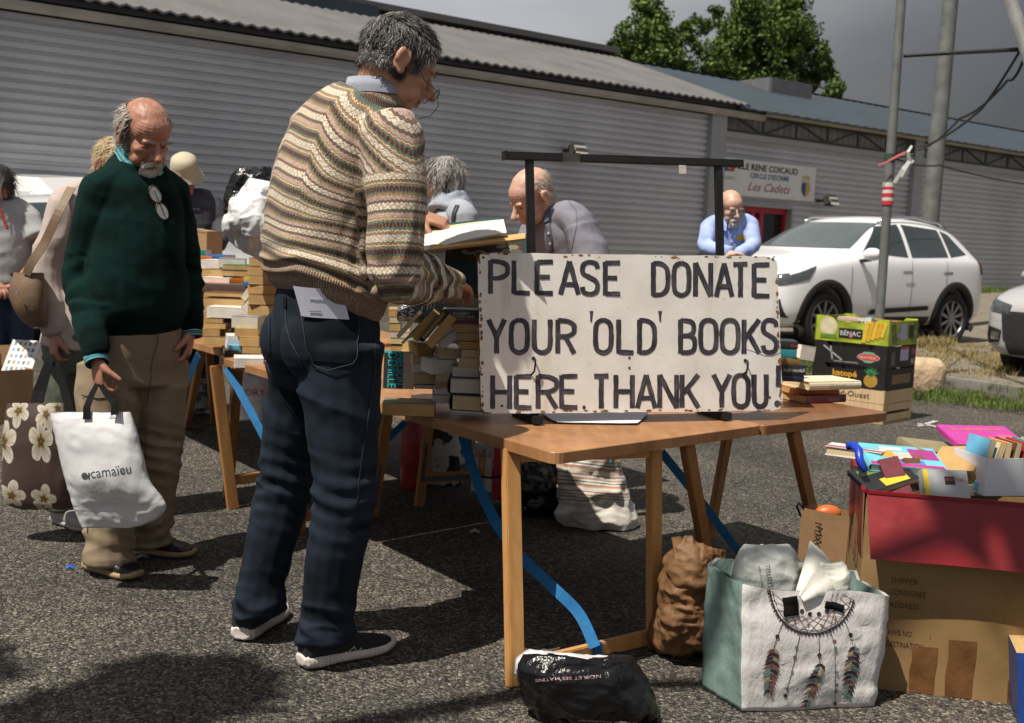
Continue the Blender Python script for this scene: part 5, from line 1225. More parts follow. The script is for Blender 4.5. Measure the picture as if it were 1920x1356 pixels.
def head(mb, H, nose=1., jaw=1., fat=1., mouth=0.):
    c, R, s = H
    def E(p, r, rot=None):
        ell(mb, c+R @ (Vector(p)*s), Vector(r)*s, R @ rot if rot is not None else R)
    E((0, -.015, .045), (.077, .097, .083)); E((0, .03, .042), (.068, .062, .062)); E((0, .038, -.02), (.06*fat, .054, .062)); E((0, .032, -.066), (.052*fat*jaw, .052, .038)); E((0, .07, -.092), (.022, .018, .016))
    E((0, -.04, -.02), (.06, .055, .06))
    for q in (-1, 1):
        E((q*.041, .058, -.018), (.021*fat, .02, .018)); E((q*.028, .083, .021), (.026, .013, .008)); E((q*.031, .074, .004), (.016, .013, .010)); E((q*.04, .06, -.055), (.02*fat, .02, .024))
        ro = Matrix.Rotation(q*rad(-18), 3, 'Z') @ Matrix.Rotation(rad(-12), 3, 'X')
        E((q*.083, -.018, .0), (.0065, .021, .034), ro); E((q*.091, -.03, .008), (.0055, .012, .024), ro); E((q*.081, -.01, -.027), (.008, .011, .012))
        E((q*.012, .101, -.032), (.009, .012, .008))
    P = [c+R @ (Vector(p)*s) for p in ((0, .085, .02), (0, .098+.004*nose, -.005), (0, .112+.008*nose, -.028))]
    limb(mb, P, [.008*s, .011*s, .0135*s*nose], 10, 3)
    E((0, .088, -.048), (.02, .012, .008)); E((0, .092, -.0575), (.023, .009, .0052)); E((0, .089, -.070-mouth), (.020, .010, .0055))
def facefold(H, age=1.):
    c, R, s = H; Ri = np.array(R)
    def f(co, nr):
        p = (co-np.array(c))@Ri/s; d = np.zeros(len(co)); x = np.abs(p[:, 0]); y = p[:, 1]; z = p[:, 2]; fr = y > .03
        g = lambda px, pz, sx, sz: np.exp(-((x-px)/sx)**2-((z-pz)/sz)**2)*fr
        d -= .0055*g(.031, .006, .016, .008); d += .002*g(.031, .0, .011, .004)+.002*g(.034, -.014, .012, .004)*age; d -= .0035*np.exp(-((z+.0635)/.0022)**2)*(x < .024)*fr
        t_ = np.clip((z+.03)/-.035, 0, 1); d -= .0026*age*np.exp(-((x-(.019+.017*t_))/.003)**2)*((z < -.026) & (z > -.072))*fr
        d -= .0055*np.exp(-((y+.02)/.009)**2-((z-.002)/.015)**2)*(x > .078)
        d += .0009*age*np.sin(z*620+x*60)*np.clip((z-.03)/.01, 0, 1)*np.clip((.085-z)/.02, 0, 1)*fr; d -= .003*g(0, -.083, .02, .005)
        return d*(np.abs(p).max(1) < .16)
    return f
def hand(mb, wr, d, pn, side=1, curl=30, s=1., spread=1., thumb=35, th_curl=20):
    """wr wrist, d finger direction, pn palm normal; side +1 right hand"""
    wr = Vector(wr); d = Vector(d).normalized(); pn = Vector(pn); pn = (pn-d*pn.dot(d)).normalized(); x = d.cross(pn)*side     # x towards the thumb
    S = crom([tuple(wr)+(.026, .02), tuple(wr+d*.035*s)+(.038, .017), tuple(wr+d*.075*s)+(.042, .015), tuple(wr+d*.098*s)+(.039, .012)], 4); rings = []
    for q in S:
        p = Vector(q[:3]); rings.append([p+x*(q[3]*s*math.cos(a))+pn*(q[4]*s*math.sin(a)) for a in [2*math.pi*k/14 for k in range(14)]])
    mb.loft(rings)
    for i, (off, ln) in enumerate(((.030, .072), (.010, .081), (-.010, .075), (-.029, .058))):
        b = wr+d*(.092-.006*abs(i-1))*s+x*off*s; dd = (d+x*(.06*(1.2-i*.8))*spread).normalized(); cur = rad(curl*(.75+.12*i)); pts = [b-dd*.01]; p = b
        for k, f in enumerate((.45, .3, .25)):
            an = cur*(.6 if k == 0 else 1.); dn = (dd*math.cos(an)+pn*math.sin(an)); 
            ax = dd.cross(pn); dd2 = dn; pn2 = (pn*math.cos(an)-dd*math.sin(an)); p = p+dn*ln*f*s; pts.append(p); dd, pn_ = dd2, pn2
            pn_loc = pn2
            pn, save = pn_loc, pn
            if k == 0: pn0 = save
        pn = pn0
        limb(mb, [pts[0], pts[1], pts[2], pts[3]], [.0098*s, .0092*s, .0085*s, .007*s], 9, 3)
    b = wr+d*.025*s+x*.026*s+pn*.004; t1 = (d*math.cos(rad(thumb))+x*math.sin(rad(thumb))+pn*.35).normalized(); t2 = (t1+d*.4+pn*math.sin(rad(th_curl))).normalized()
    limb(mb, [b, b+t1*.036*s, b+t1*.036*s+t2*.03*s, b+t1*.036*s+t2*.052*s], [.016*s, .012*s, .0105*s, .008*s], 10, 3)
def skinmat(name, c=(.45, .235, .155), red=(.5, .19, .13)):
    t = NT(name); v = t.coord(); n = t.noise(v, 16, 4); f = t.noise(v, 150, 2)
    col = t.ramp(n, [(.3, sc(c, .85)), (.6, c), (.8, red)]); col = t.mix(t.ramp(f, [(.62, (0, 0, 0)), (.75, (.35, .35, .35))]), col, sc(c, .5))
    return t.fin(col, .48, t.bump(f, .12, .002), 0, .45, Subsurface_Weight=.12, Subsurface_Radius=(.012, .005, .003), Subsurface_Scale=1.)
SK1 = skinmat('skin_tanned', (.40, .205, .125), (.44, .165, .11)); SK2 = skinmat('skin_ruddy', (.39, .185, .12), (.42, .13, .085)); SK3 = skinmat('skin_fair', (.52, .32, .235), (.55, .25, .185))
def cloth(name, c, var=.12, weave=500, rough=.85, spec=.2, bs=.25, fold_light=None, sheen=0.):
    t = NT(name); v = t.coord(); n = t.noise(v, 5, 4); wv = t.noise(v, weave, 2); m_ = t.noise(v, 60, 3)
    col = t.ramp(n, [(.3, sc(c, 1-var)), (.7, sc(c, 1+var))]); col = t.mix(1., col, t.ramp(wv, [(.25, (.75, .75, .75)), (.75, (1.25, 1.25, 1.25))]), 'MULTIPLY')
    if fold_light is not None:
        a = t.n('Attribute', attribute_name='fold'); col = t.mix(t.ramp(a.outputs['Fac'], [(.42, (0, 0, 0)), (.8, (1, 1, 1))]), col, fold_light)  # raised folds painted lighter: fold highlights put into the cloth colour
    nr = t.bump(wv, bs, .002); nr = t.bump(m_, .15, .004, nr)
    return t.fin(col, rough, nr, 0, spec, Sheen_Weight=sheen)
def garment(name, mb, voxel, mat, parent, folds=None, smooth=5, post=None, cut=None):
    me = remesh(mb, voxel, smooth, name)
    co = vco(me); nr = vnormals(me)
    if folds is not None:
        d = folds(co, nr); setco(me, co+nr*d[:, None])
        at = me.attributes.new('fold', 'FLOAT', 'POINT'); sd = d.std() or 1; at.data.foreach_set('value', np.clip(.5+d/(4*sd), 0, 1))
    if cut is not None:
        keep = cut(vco(me)); b = bmesh.new(); b.from_mesh(me); b.verts.ensure_lookup_table()
        bmesh.ops.delete(b, geom=[v for v, k in zip(b.verts, keep) if not k], context='VERTS'); b.to_mesh(me); b.free()
    for m in (mat if isinstance(mat, (list, tuple)) else [mat]): me.materials.append(m)
    if post: post(me)
    return link(name, me, parent, True)
def fold_generic(amp, sxy, sz, amp2=.0, seed=0.):
    def f(co, nr):
        q = co*np.array([sxy, sxy, sz])+seed; wv = ridge(q, 1.); w2 = vnoise(co, 22+seed)
        return amp*(wv*.7+.3*vnoise(q, 2.1))+amp2*w2
    return f
def hairmat():
    t = NT('hair_strands'); a = t.n('Attribute', attribute_name='tone'); c = t.n('Attribute', attribute_name='hue')
    col = t.mix(a.outputs['Fac'], t.mix(c.outputs['Fac'], (.018, .016, .015), (.2, .13, .06)), t.mix(c.outputs['Fac'], (.62, .60, .57), (.6, .46, .27)))
    return t.fin(col, .42, None, 0, .5)
MHAIR = hairmat()
def hair(H, parent, region, flow, count, length, tone, hue=0., width=.0016, cap=True, seed=1, wave=.004, lift=.006, name='hair', shell=1.02, captone=None):
    """hair as many tapered strands rooted on the skull; region / flow use head coordinates"""
    c, R, s = H; rs = np.random.RandomState(seed); vs = []; fs = []; tn = []; hu = []
    sk = [((0, -.015, .045), (.077, .097, .083)), ((0, .03, .042), (.068, .062, .062)), ((0, -.04, -.02), (.06, .055, .06)), ((0, .038, -.02), (.06, .054, .062)), ((0, .032, -.066), (.052, .052, .038)), ((0, .07, -.092), (.022, .018, .016))]
    done = 0; tries = 0
    while done < count and tries < count*60:
        tries += 1; k = rs.randint(0, len(sk)); cc_, rr = sk[k]; d = rs.randn(3); d /= np.linalg.norm(d); p = np.array(cc_)+d*np.array(rr)
        if any(np.sum(((p-np.array(c2))/np.array(r2))**2) < .97 for j, (c2, r2) in enumerate(sk) if j != k): continue
        if not region(p): continue
        n = d/np.array(rr); n /= np.linalg.norm(n); f = np.array(flow(p)); f = f-n*f.dot(n)*.8; f /= (np.linalg.norm(f)+1e-9)
        ln = (length(p) if callable(length) else length)*rs.uniform(.6, 1.15); ph = rs.rand()*6; sd = np.cross(n, f); pts = []
        jit = rs.randn(3)*.12
        for i in range(5):
            g = i/4; q = p*1.0+n*(lift*math.sin(min(1, g*1.6)*1.57)*rs.uniform(.8, 1.2)+.001)+(f+jit*g)*ln*g+sd*wave*math.sin(g*5+ph); pts.append(q)
        w0 = width*rs.uniform(.7, 1.4); t_ = float(np.clip(tone(p)+rs.randn()*.16, 0, 1)) if callable(tone) else float(np.clip(tone+rs.randn()*.22, 0, 1))
        o = len(vs)
        for i, q in enumerate(pts):
            ww = w0*(1, 1.1, .95, .7, .15)[i]
            for a in (0, 2.09, 4.19): vs.append(tuple(c+R @ Vector((q+(sd*math.cos(a)+n*math.sin(a)*.6)*ww)*s))); tn.append(t_); hu.append(hue)
        for i in range(4):
            for a in range(3): fs.append((o+i*3+a, o+i*3+(a+1) % 3, o+(i+1)*3+(a+1) % 3, o+(i+1)*3+a))
        done += 1
    if cap:
        mb = MB()
        for cc_, rr in sk[:3]: ell(mb, cc_, [q*shell+.001 for q in rr], None, 40, 26)
        keep = [region(np.array(v)) for v in mb.v]; idx = {}
        for f in mb.f:
            if len(f) == 4 and all(keep[i] for i in f):
                for i in f:
                    if i not in idx: idx[i] = len(vs); vs.append(tuple(c+R @ (Vector(mb.v[i])*s))); tn.append(captone if captone is not None else (tone if not callable(tone) else .3)*.4); hu.append(hue)
                fs.append(tuple(idx[i] for i in f))
    me = bpy.data.meshes.new(name); me.from_pydata(vs, [], fs)
    for nm, arr in (('tone', tn), ('hue', hu)): at = me.attributes.new(nm, 'FLOAT', 'POINT'); at.data.foreach_set('value', arr)
    me.materials.append(MHAIR); return link(name, me, parent, True)
def hp(H, p): return H[0]+H[1] @ (Vector(p)*H[2])
meye = M('eye_dark', (.02, .014, .01), .15, .2); mwhite = M('eye_white', (.5, .46, .42), .2, .1)
def eyes(H, parent, open_=.6):
    for q in (-1, 1):
        mb = MB(); ell(mb, hp(H, (q*.031, .0815, .002)), Vector((.0095, .0062, .0028*open_+.001))*H[2], H[1], 12, 8); mb.build('eye', meye, parent, True)
def brows(H, parent, tone, hue=0., n=70):
    rs = np.random.RandomState(5); vs = []; fs = []; tn = []
    for q in (-1, 1):
        vs, fs, tn = [], [], []
        for i in range(n):
            x = q*(.012+.038*rs.rand()); p = np.array((x, .0985-abs(x)*.26+rs.rand()*.003, .0225+rs.rand()*.007-.1*abs(abs(x)-.03))); d = np.array((q*.009, .0025, .001+rs.randn()*.003)); sd = np.array((0, .0, .0011)); o = len(vs)
            vs += [tuple(hp(H, p-sd)), tuple(hp(H, p+sd)), tuple(hp(H, p+d+np.array((0, .002, 0))))]; fs.append((o, o+1, o+2)); tn += [tone+rs.rand()*.2]*3
        me = bpy.data.meshes.new('eyebrow'); me.from_pydata(vs, [], fs)
        at = me.attributes.new('tone', 'FLOAT', 'POINT'); at.data.foreach_set('value', tn); at = me.attributes.new('hue', 'FLOAT', 'POINT'); at.data.foreach_set('value', [hue]*len(vs)); me.materials.append(MHAIR); link('eyebrow', me, parent)
def shoe(parent, heel, toe, mu, ms, w_=.05, h_=.075, sole=.026, lift=0., accents=None, name='shoe'):
    heel = Vector(heel); toe = Vector(toe); d = (toe-heel); L_ = d.length; d.normalize(); x = d.cross(UP).normalized(); u = x.cross(d)
    def ring(f, wk, z0, z1, n=18, top=1.):
        c = heel+d*L_*f; r = []
        for k in range(n):
            a = 2*math.pi*k/n; r.append(c+x*(wk*math.copysign(abs(math.cos(a))**.7, math.cos(a)))+u*((z0+z1)/2+(z1-z0)/2*math.copysign(abs(math.sin(a))**.6, math.sin(a))))
        return r
    pr = [(-.02, .55, .012), (.03, .78, .006), (.15, .84, .002), (.35, .8, .004), (.5, .86, .003), (.68, 1., .002), (.85, .93, .006), (.96, .62, .014), (1.01, .3, .022)]
    mb = MB(); mb.loft([ring(f, w_*k, z*.8, sole+(.012 if f < .2 else .006*(1-f)+z*.6)) for f, k, z in pr])
    so_ = garment('sole', mb, .0055, ms, parent, lambda co, nr: .0012*np.sign(np.sin((co@np.array(d))*520)), 3)
    mb = MB(); top = [(-.01, .5, h_*1.15), (.04, .74, h_*1.3), (.18, .82, h_*1.35), (.34, .78, h_*1.32), (.5, .76, h_*1.0), (.66, .88, h_*.72), (.82, .84, h_*.6), (.94, .58, h_*.5), (.99, .28, h_*.42)]
    mb.loft([ring(f, w_*k, sole*.6, z) for f, k, z in top]); up = garment('upper', mb, .0055, mu, parent, fold_generic(.0012, 40, 40), 4)
    mb = MB()
    for k in range(5):
        f = .42+.05*k; c = heel+d*L_*f+u*(h_*(1.06-.06*k-.1*max(0, k-1)*.5)+.002); mb.tube([c-x*.022, c+u*.004, c+x*.022], .0028, 6)
    mb.build('laces', mu, parent, True); return up
def bvh_of(o):
    me = o.data; return BVHTree.FromPolygons([tuple(v.co) for v in me.vertices], [tuple(p.vertices) for p in me.polygons])
def cam_drape(bvhs, pts, lift=.003):
    """drop image points on a surface along the camera ray: where printed or sewn marks of the photograph lie"""
    out = []; o = Vector((0, 0, CAMH))
    for x, y in pts:
        d = Vector(ray(x, y)).normalized(); best = None
        for b in bvhs:
            h = b.ray_cast(o, d)
            if h[0] is not None and (best is None or h[3] < best[3]): best = h
        if best is None: out.append(out[-1] if out else (None, None)); continue
        n = best[1] if best[1].dot(d) < 0 else -best[1]; out.append((best[0]+n*lift, n))
    return out
def seam(nm, bv, pts, wd, mat, parent, lift=.002, th=.0012, dense=6, rnd=False):
    P = []
    for i in range(len(pts)-1):
        for k in range(dense): P.append((pts[i][0]+(pts[i+1][0]-pts[i][0])*k/dense, pts[i][1]+(pts[i+1][1]-pts[i][1])*k/dense))
    P.append(pts[-1]); D = [q for q in cam_drape(bv, P, lift) if q[0] is not None]
    if len(D) < 2: return None
    mb = MB()
    if rnd: mb.tube([q[0] for q in D], wd/2, 6)
    else: mb.strip([q[0] for q in D], wd, [q[1] for q in D], th)
    return mb.build(nm, mat, parent, True)
def patch(nm, bv, quad, mat, parent, lift=.004, n=14, th=.002):
    """a sewn or stuck patch over a surface: image quad tl, tr, br, bl"""
    P = []; 
    for i in range(n+1):
        f = i/n; row = []
        for j in range(n+1):
            g = j/n; a = np.array(quad[0])*(1-g)+np.array(quad[1])*g; b = np.array(quad[3])*(1-g)+np.array(quad[2])*g; row.append(tuple(a*(1-f)+b*f))
        P.append(row)
    D = cam_drape(bv, [q for r in P for q in r], lift)
    if any(d[0] is None for d in D): return None
    V = [[D[i*(n+1)+j][0] for j in range(n+1)] for i in range(n+1)]; mb = MB(); mb.grid(V); N_ = [[D[i*(n+1)+j][1] for j in range(n+1)] for i in range(n+1)]
    Q = [[V[i][j]-N_[i][j]*(lift+.002) for j in range(n+1)] for i in range(n+1)]
    for A, B in ((V[0], Q[0]), (Q[-1], V[-1])): mb.grid([B, A])
    mb.grid([[r[0] for r in V], [r[0] for r in Q]]); mb.grid([[r[-1] for r in Q], [r[-1] for r in V]])
    me = mb.mesh(nm); b = bmesh.new(); b.from_mesh(me); bmesh.ops.recalc_face_normals(b, faces=b.faces); b.to_mesh(me); b.free(); me.materials.append(mat); return link(nm, me, parent, True)
def drape_text(nm, bv, s, x0, y0, width, size, mat, parent, ang=0., shear=0., lift=.0009, off=0., sub=True):
    """printed lettering on a curved surface; x0,y0 = left end of the baseline in the photograph"""
    v, f = text2d(s, size, shear, width, off); ca_, sa = math.cos(ang), math.sin(ang)
    me = bpy.data.meshes.new('t'); me.from_pydata([(a, b, 0) for a, b in v], [], f); b = bmesh.new(); b.from_mesh(me)
    if sub:
        bmesh.ops.triangulate(b, faces=b.faces)
        for _ in range(3):
            es = [e for e in b.edges if e.calc_length() > 7]
            if es: bmesh.ops.subdivide_edges(b, edges=es, cuts=1, use_grid_fill=False); bmesh.ops.triangulate(b, faces=b.faces)
    b.to_mesh(me); b.free(); pts = [(x0+q.co.x*ca_+q.co.y*sa, y0+q.co.x*sa-q.co.y*ca_) for q in me.vertices]; D = cam_drape(bv, pts, lift)
    if any(d[0] is None for d in D): return None
    mb = MB(); mb.add([d[0] for d in D], [tuple(p.vertices) for p in me.polygons]); return mb.build(nm, mat, parent)
def polydrape(nm, bv, polys, mat, parent, lift=.002):
    """flat printed shapes: list of image polygons, fanned from their centre"""
    mb = MB()
    for i, pl in enumerate(polys):
        c = (sum(p[0] for p in pl)/len(pl), sum(p[1] for p in pl)/len(pl)); D = cam_drape(bv, [c]+pl, lift+i*4e-5)
        if any(d[0] is None for d in D): continue
        n = len(pl); mb.add([d[0] for d in D], [(0, 1+k, 1+(k+1) % n) for k in range(n)])
    return mb.build(nm, mat, parent) if mb.v else None
def mean(*p): return sum((Vector(q) for q in p), Vector())/len(p)
# =================================================================== man in the striped jumper
S_ = thing('person', 'man in a striped patterned jumper and dark jeans leafing through a book', 'person', az(600, 1235))
f_ = Vector((.82, .57, 0)).normalized(); l_ = Vector((f_.y, -f_.x, 0))         # facing, right-hand side
pel = ad(612, 600, 3.16)
hipR = pel+l_*.085+UP*-.03; hipL = pel-l_*.085+UP*-.03
knR = ad(641, 935, 3.09); anR = ad(612, 1195, 3.14); knL = ad(533, 890, 3.32); anL = ad(487, 1142, 3.33)
heR = az(566, 1254); toR = az(736, 1216); heL = az(452, 1204); toL = az(528, 1150)
neck = ad(702, 160, 3.2); shR = ad(738, 250, 3.02); shL = ad(592, 235, 3.36)
elR = ad(744, 502, 2.98); wrR = ad(846, 530, 3.32); elL = ad(690, 470, 3.52); wrL = ad(780, 402, 3.6)
HS = hmat(ad(746, 124, 3.19), (.84, .40, -.42), 0, 1.04)
body = MB(); head(body, HS, 1.05, .95, .98)
limb(body, [hp(HS, (0, -.03, -.03)), mean(hp(HS, (0, -.02, -.09)), neck), neck-UP*.03], [.062, .06, .07])
trunk(body, [(pel-UP*.1, l_, .13, .1), (pel+UP*.1, l_, .13, .1), (ad(610, 430, 3.16), l_, .15, .11), (ad(640, 270, 3.18), l_, .15, .1), (neck-UP*.06, l_, .1, .07)])
limb(body, [hipR, knR, anR+UP*.03], [.085, .055, .034]); limb(body, [hipL, knL, anL+UP*.03], [.085, .055, .034])
limb(body, [shR, elR, wrR], [.05, .04, .028]); limb(body, [shL, elL, wrL], [.05, .04, .028])
hand(body, wrR, (ad(880, 552, 3.52)-wrR), (0, .3, -1), 1, 25, 1.05); hand(body, wrL, (.95, -.05, -.25), (0.1, .25, -1), -1, 48, 1.05, .6, 50)
garment('body', body, .0042, SK1, S_, facefold(HS), 2)
eyes(HS, S_, .5); brows(HS, S_, .15)
# hair
def regS(p):
    x, y, z = p
    if y > .058+.12*max(0, z-.085): return z > .1 and y < .07
    if y > .012: return z > .004+.5*max(0, y-.03) if y < .04 else z > .03+2.2*(y-.04)
    if y > -.035 and abs(x) > .06: return z > .022
    return z > -.03
def flowS(p):
    x, y, z = p
    return (x*2, .55 if z > .06 else (.25 if y > 0 else -.15), -.25 if z > .09 else -1)
hair(HS, S_, regS, flowS, 6500, lambda p: (.036 if p[1] < .05 else .03) if p[2] > .05 else .024, lambda p: .12+.1*math.sin(p[0]*90+p[1]*70), 0, .0011, True, 3, .003, .009, captone=.02)
# glasses
mwire = M('wire_frame', (.02, .02, .02), .3, .1, metal=.6)
def glasses(H, parent, y=.104, z=-.012, mat=mwire, dz=-.02):
    o = bpy.data.objects.new('glasses', None)
    mb = MB()
    for q in (-1, 1):
        c = Vector((q*.034, y, z)); mb.tube([hp(H, c+Vector((.024*math.cos(a), 0, .016*math.sin(a)))) for a in [k*6.2832/18 for k in range(19)]], .0011, 6)
        mb.tube([hp(H, p) for p in ((q*.058, y-.002, z+.004), (q*.075, .06, z-dz*.5), (q*.081, .0, .022), (q*.08, -.02, .012))], .0012, 6)
    mb.tube([hp(H, p) for p in ((-.01, y, z), (0, y+.003, z+.003), (.01, y, z))], .0011, 6); g = mb.build('glasses', mat, parent, True)
    for q in (-1, 1):
        mb = MB(); c = Vector((q*.034, y, z)); mb.disc(hp(H, c), .0225*H[2], H[1] @ Vector((0, 1, 0)), 18, .0008); mb.build('lens', M('lens_glass', (.4, .42, .42), .05, .02, Alpha=.25), g)
    return g
glasses(HS, S_, .119, -.026)
mb = MB(); mb.tube([hp(HS, p) for p in ((.056, .117, -.028), (.06, .13, -.055), (.05, .125, -.085), (.03, .1, -.108), (.02, .06, -.125))], .0011, 6); mb.build('glasses_cord', mwire, S_, True)
# shirt collar
mb = MB(); P = []
nk = mean(hp(HS, (0, -.03, -.085)), neck+UP*.0)
for i in range(25):
    a = i/24*2*math.pi; e = l_*(.070*math.cos(a))+f_*(.072*math.sin(a)); P.append([nk+e*1.02-UP*.02-f_*.004, nk+e*.98+UP*.016-f_*.006, nk+e*1.0+UP*.02-f_*.006, nk+e*1.1-UP*.005-f_*.004, nk+e*1.16-UP*.022])
mb.grid(P); mb.build('shirt_collar', cloth('grey_shirt', (.26, .27, .32)), S_, True)
# jumper
spine = [ad(612, 585, 3.16), ad(606, 470, 3.16), ad(622, 350, 3.17), ad(655, 245, 3.19), ad(694, 178, 3.2)]
jb = MB(); trunk(jb, [(spine[0]-UP*.02, l_, .158, .135), (spine[0]+UP*.025, l_, .178, .152), (spine[0]+UP*.075, l_, .19, .165), (spine[1], l_, .185, .16), (spine[2], l_, .19, .155), (spine[3]-f_*.01, l_, .18, .125), (spine[4]-UP*.03, l_, .115, .09), (spine[4]+UP*.015, l_, .078, .075)])
limb(jb, [shR-l_*.02, shR.lerp(elR, .5)+l_*.005, elR, elR.lerp(wrR, .5), wrR-(wrR-elR).normalized()*.015], [.088, .08, .072, .064, .048]); limb(jb, [shL+l_*.02, shL.lerp(elL, .5), elL, elL.lerp(wrL, .6), wrL], [.088, .078, .07, .06, .046])
ell(jb, spine[3]+l_*.09-UP*.03, (.1, .1, .1)); ell(jb, spine[3]-l_*.09-UP*.03, (.1, .1, .1))
dirA = (elR-shR).normalized(); dirF = (wrR-elR).normalized()
def foldsJ(co, nr):
    d = fold_generic(.006, 5, 11, .0015, 2.)(co, nr); e = co-np.array(elR); w_ = np.exp(-(e**2).sum(1)/.012)
    s = e@np.array(dirF); d += w_*.008*np.sin(s*170+vnoise(co, 14)*2.); 
    h = co[:, 2]-spine[0].z; d += .006*np.exp(-((h-.09)/.06)**2)*np.sin(h*120+vnoise(co, 9)*3)
    fo = np.array(elR)+0; t = (co-np.array(elR))@np.array(dirF); wf = ((t > .02)*(np.linalg.norm(co-np.array(elR)-t[:, None]*np.array(dirF), axis=1) < .1)); d += wf*.004*np.sin(t*150+vnoise(co, 12)*1.5)
    return d
def segproj(co, a, b):
    a = np.array(a); b = np.array(b); ab = b-a; t = np.clip(((co-a)@ab)/(ab@ab), 0, 1); return t, np.linalg.norm(co-(a+t[:, None]*ab), axis=1)
def patJ(me):
    co = vco(me); n = len(co); sp_ = [np.array(q) for q in spine]; ax = (sp_[4]-sp_[0]); ax /= np.linalg.norm(ax); L3 = np.array(l_); F3 = np.array(f_)
    rel = co-sp_[0]; s = rel@ax; cen = np.array([sp_[0]+ax*0]); lat = rel@L3-(.02); dep = rel@F3-s*.18
    drop = np.maximum(0, np.abs(lat)-.085); v = s+np.clip(s-.32, 0, .2)*0+drop*1.0*np.clip((s-.22)/.14, 0, 1)-.05*lat+.02*np.sin(lat*14)
    u = np.arctan2(dep, lat)*.18; reg = np.where(s < .062, 1., 0.)
    nk_ = np.linalg.norm(co-np.array(neck-UP*.02), axis=1); reg = np.where((nk_ < .105) & (s > .45), 1., reg)
    for (A, B, C, rr) in ((shR, elR, wrR, .108), (shL, elL, wrL, .11)):
        A2 = np.array(A)+(np.array(B)-np.array(A))*.33; t1, d1 = segproj(co, A2, B); t2, d2 = segproj(co, B, C); la = np.linalg.norm(np.array(B)-A2); lb = np.linalg.norm(np.array(C)-np.array(B))
        near = (np.minimum(d1, d2) < rr) & (((co-A2)@((np.array(B)-A2)/la) > 0) | (d2 < d1))
        if A is shR: near &= (lat > .085) | (t2 > .05)
        va = np.where(d1 <= d2, (co-A2)@((np.array(B)-A2)/la), la+(co-np.array(B))@((np.array(C)-np.array(B))/lb))
        axd = np.array(B)-A2; axd = axd/la; e1 = np.cross(axd, [0.3, .9, .1]); e1 /= np.linalg.norm(e1); e2 = np.cross(axd, e1); ua = np.arctan2((co-A2)@e1, (co-A2)@e2)*.075
        v = np.where(near, -.03-va, v); u = np.where(near, ua, u); reg = np.where(near, np.where(va > la+lb-.045, 1., 0.), reg)
    at = me.attributes.new('pat', 'FLOAT_VECTOR', 'POINT'); at.data.foreach_set('vector', np.stack([u, v+1., reg], 1).ravel())
def fairisle():
    t = NT('striped_knit'); v = t.coord(); s = t.n('SeparateXYZ'); t.l(t.attr('pat'), s.inputs[0]); U, V, G_ = s.outputs
    n = t.noise(v, 330, 2); n2 = t.noise(v, 40, 3)
    tri = t.math('ABSOLUTE', t.math('SUBTRACT', t.math('FRACT', t.math('MULTIPLY', U, 1/.0105)), .5))
    ph = t.math('DIVIDE', V, .16); wob = t.math('MULTIPLY', t.math('SUBTRACT', n, .5), .012)
    f = t.math('FRACT', t.math('ADD', t.math('ADD', ph, t.math('MULTIPLY', t.math('SUBTRACT', tri, .25), .042)), wob))
    f0 = t.math('FRACT', t.math('ADD', ph, wob))
    cre = (.60, .53, .43); grn = (.105, .155, .13); mus = (.30, .185, .08); dkb = (.07, .037, .027); pnk = (.40, .30, .25); brn = (.15, .10, .075); gry = (.17, .18, .18)
    st = [(0, cre), (.055, gry), (.08, mus), (.11, cre), (.122, mus), (.14, grn), (.175, dkb), (.25, grn), (.28, mus), (.30, cre), (.312, mus), (.335, pnk), (.41, brn), (.455, grn), (.468, cre), (.57, brn), (.615, pnk), (.69, mus), (.73, grn), (.76, dkb), (.835, gry), (.86, mus), (.885, cre), (.9, mus), (.935, grn), (.95, cre)]
    c = t.ramp(f, st, True)
    m_ = t.ramp(f0, [(0, (1, 1, 1)), (.045, (0, 0, 0)), (.48, (1, 1, 1)), (.56, (0, 0, 0)), (.962, (1, 1, 1))], True)
    tu = t.math('ABSOLUTE', t.math('SUBTRACT', t.math('FRACT', t.math('MULTIPLY', U, 1/.0155)), .5)); tv = t.math('ABSOLUTE', t.math('SUBTRACT', t.math('FRACT', t.math('MULTIPLY', f0, 11.)), .5))
    x = t.math('LESS_THAN', t.math('ABSOLUTE', t.math('SUBTRACT', tu, tv)), .075)
    c = t.mix(t.math('MULTIPLY', t.math('MULTIPLY', x, m_), .75), c, (.22, .11, .05))
    dm = t.math('LESS_THAN', t.math('ABSOLUTE', t.math('SUBTRACT', tu, .27)), .1); dk = t.ramp(f0, [(0, (0, 0, 0)), (.18, (1, 1, 1)), (.245, (0, 0, 0)), (.765, (1, 1, 1)), (.83, (0, 0, 0))], True)
    c = t.mix(t.math('MULTIPLY', t.math('MULTIPLY', dm, dk), .8), c, (.17, .1, .07))
    mar = t.ramp(n, [(.35, (.55, .52, .5)), (.65, (1.35, 1.36, 1.36))]); c = t.mix(1., c, mar, 'MULTIPLY')
    rib = t.math('SINE', t.math('MULTIPLY', U, 900.)); rc = t.mix(t.ramp(n, [(.4, (0, 0, 0)), (.6, (1, 1, 1))]), (.16, .1, .065), (.42, .31, .23))
    rc = t.mix(1., rc, t.ramp(rib, [(.0, (.6, .6, .6)), (.6, (1.1, 1.1, 1.1))]), 'MULTIPLY'); c = t.mix(t.math('GREATER_THAN', G_, .5), c, rc)
    hh = t.math('ADD', n, t.math('MULTIPLY', t.math('MULTIPLY', rib, G_), .5))
    return t.fin(c, .95, t.bump(hh, .55, .004), 0, .1, Sheen_Weight=.08)
def hemJ(me):
    patJ(me); co = vco(me); lat = (co-np.array(spine[0]))@np.array(l_); h = co[:, 2]-(spine[0].z-.02); k = np.clip(1-h/.28, 0, 1); co[:, 2] += k*np.interp(co[:, 0]-spine[0].x, [-.19, -.055, .07, .17], [.078, .083, .04, -.012]); setco(me, co)
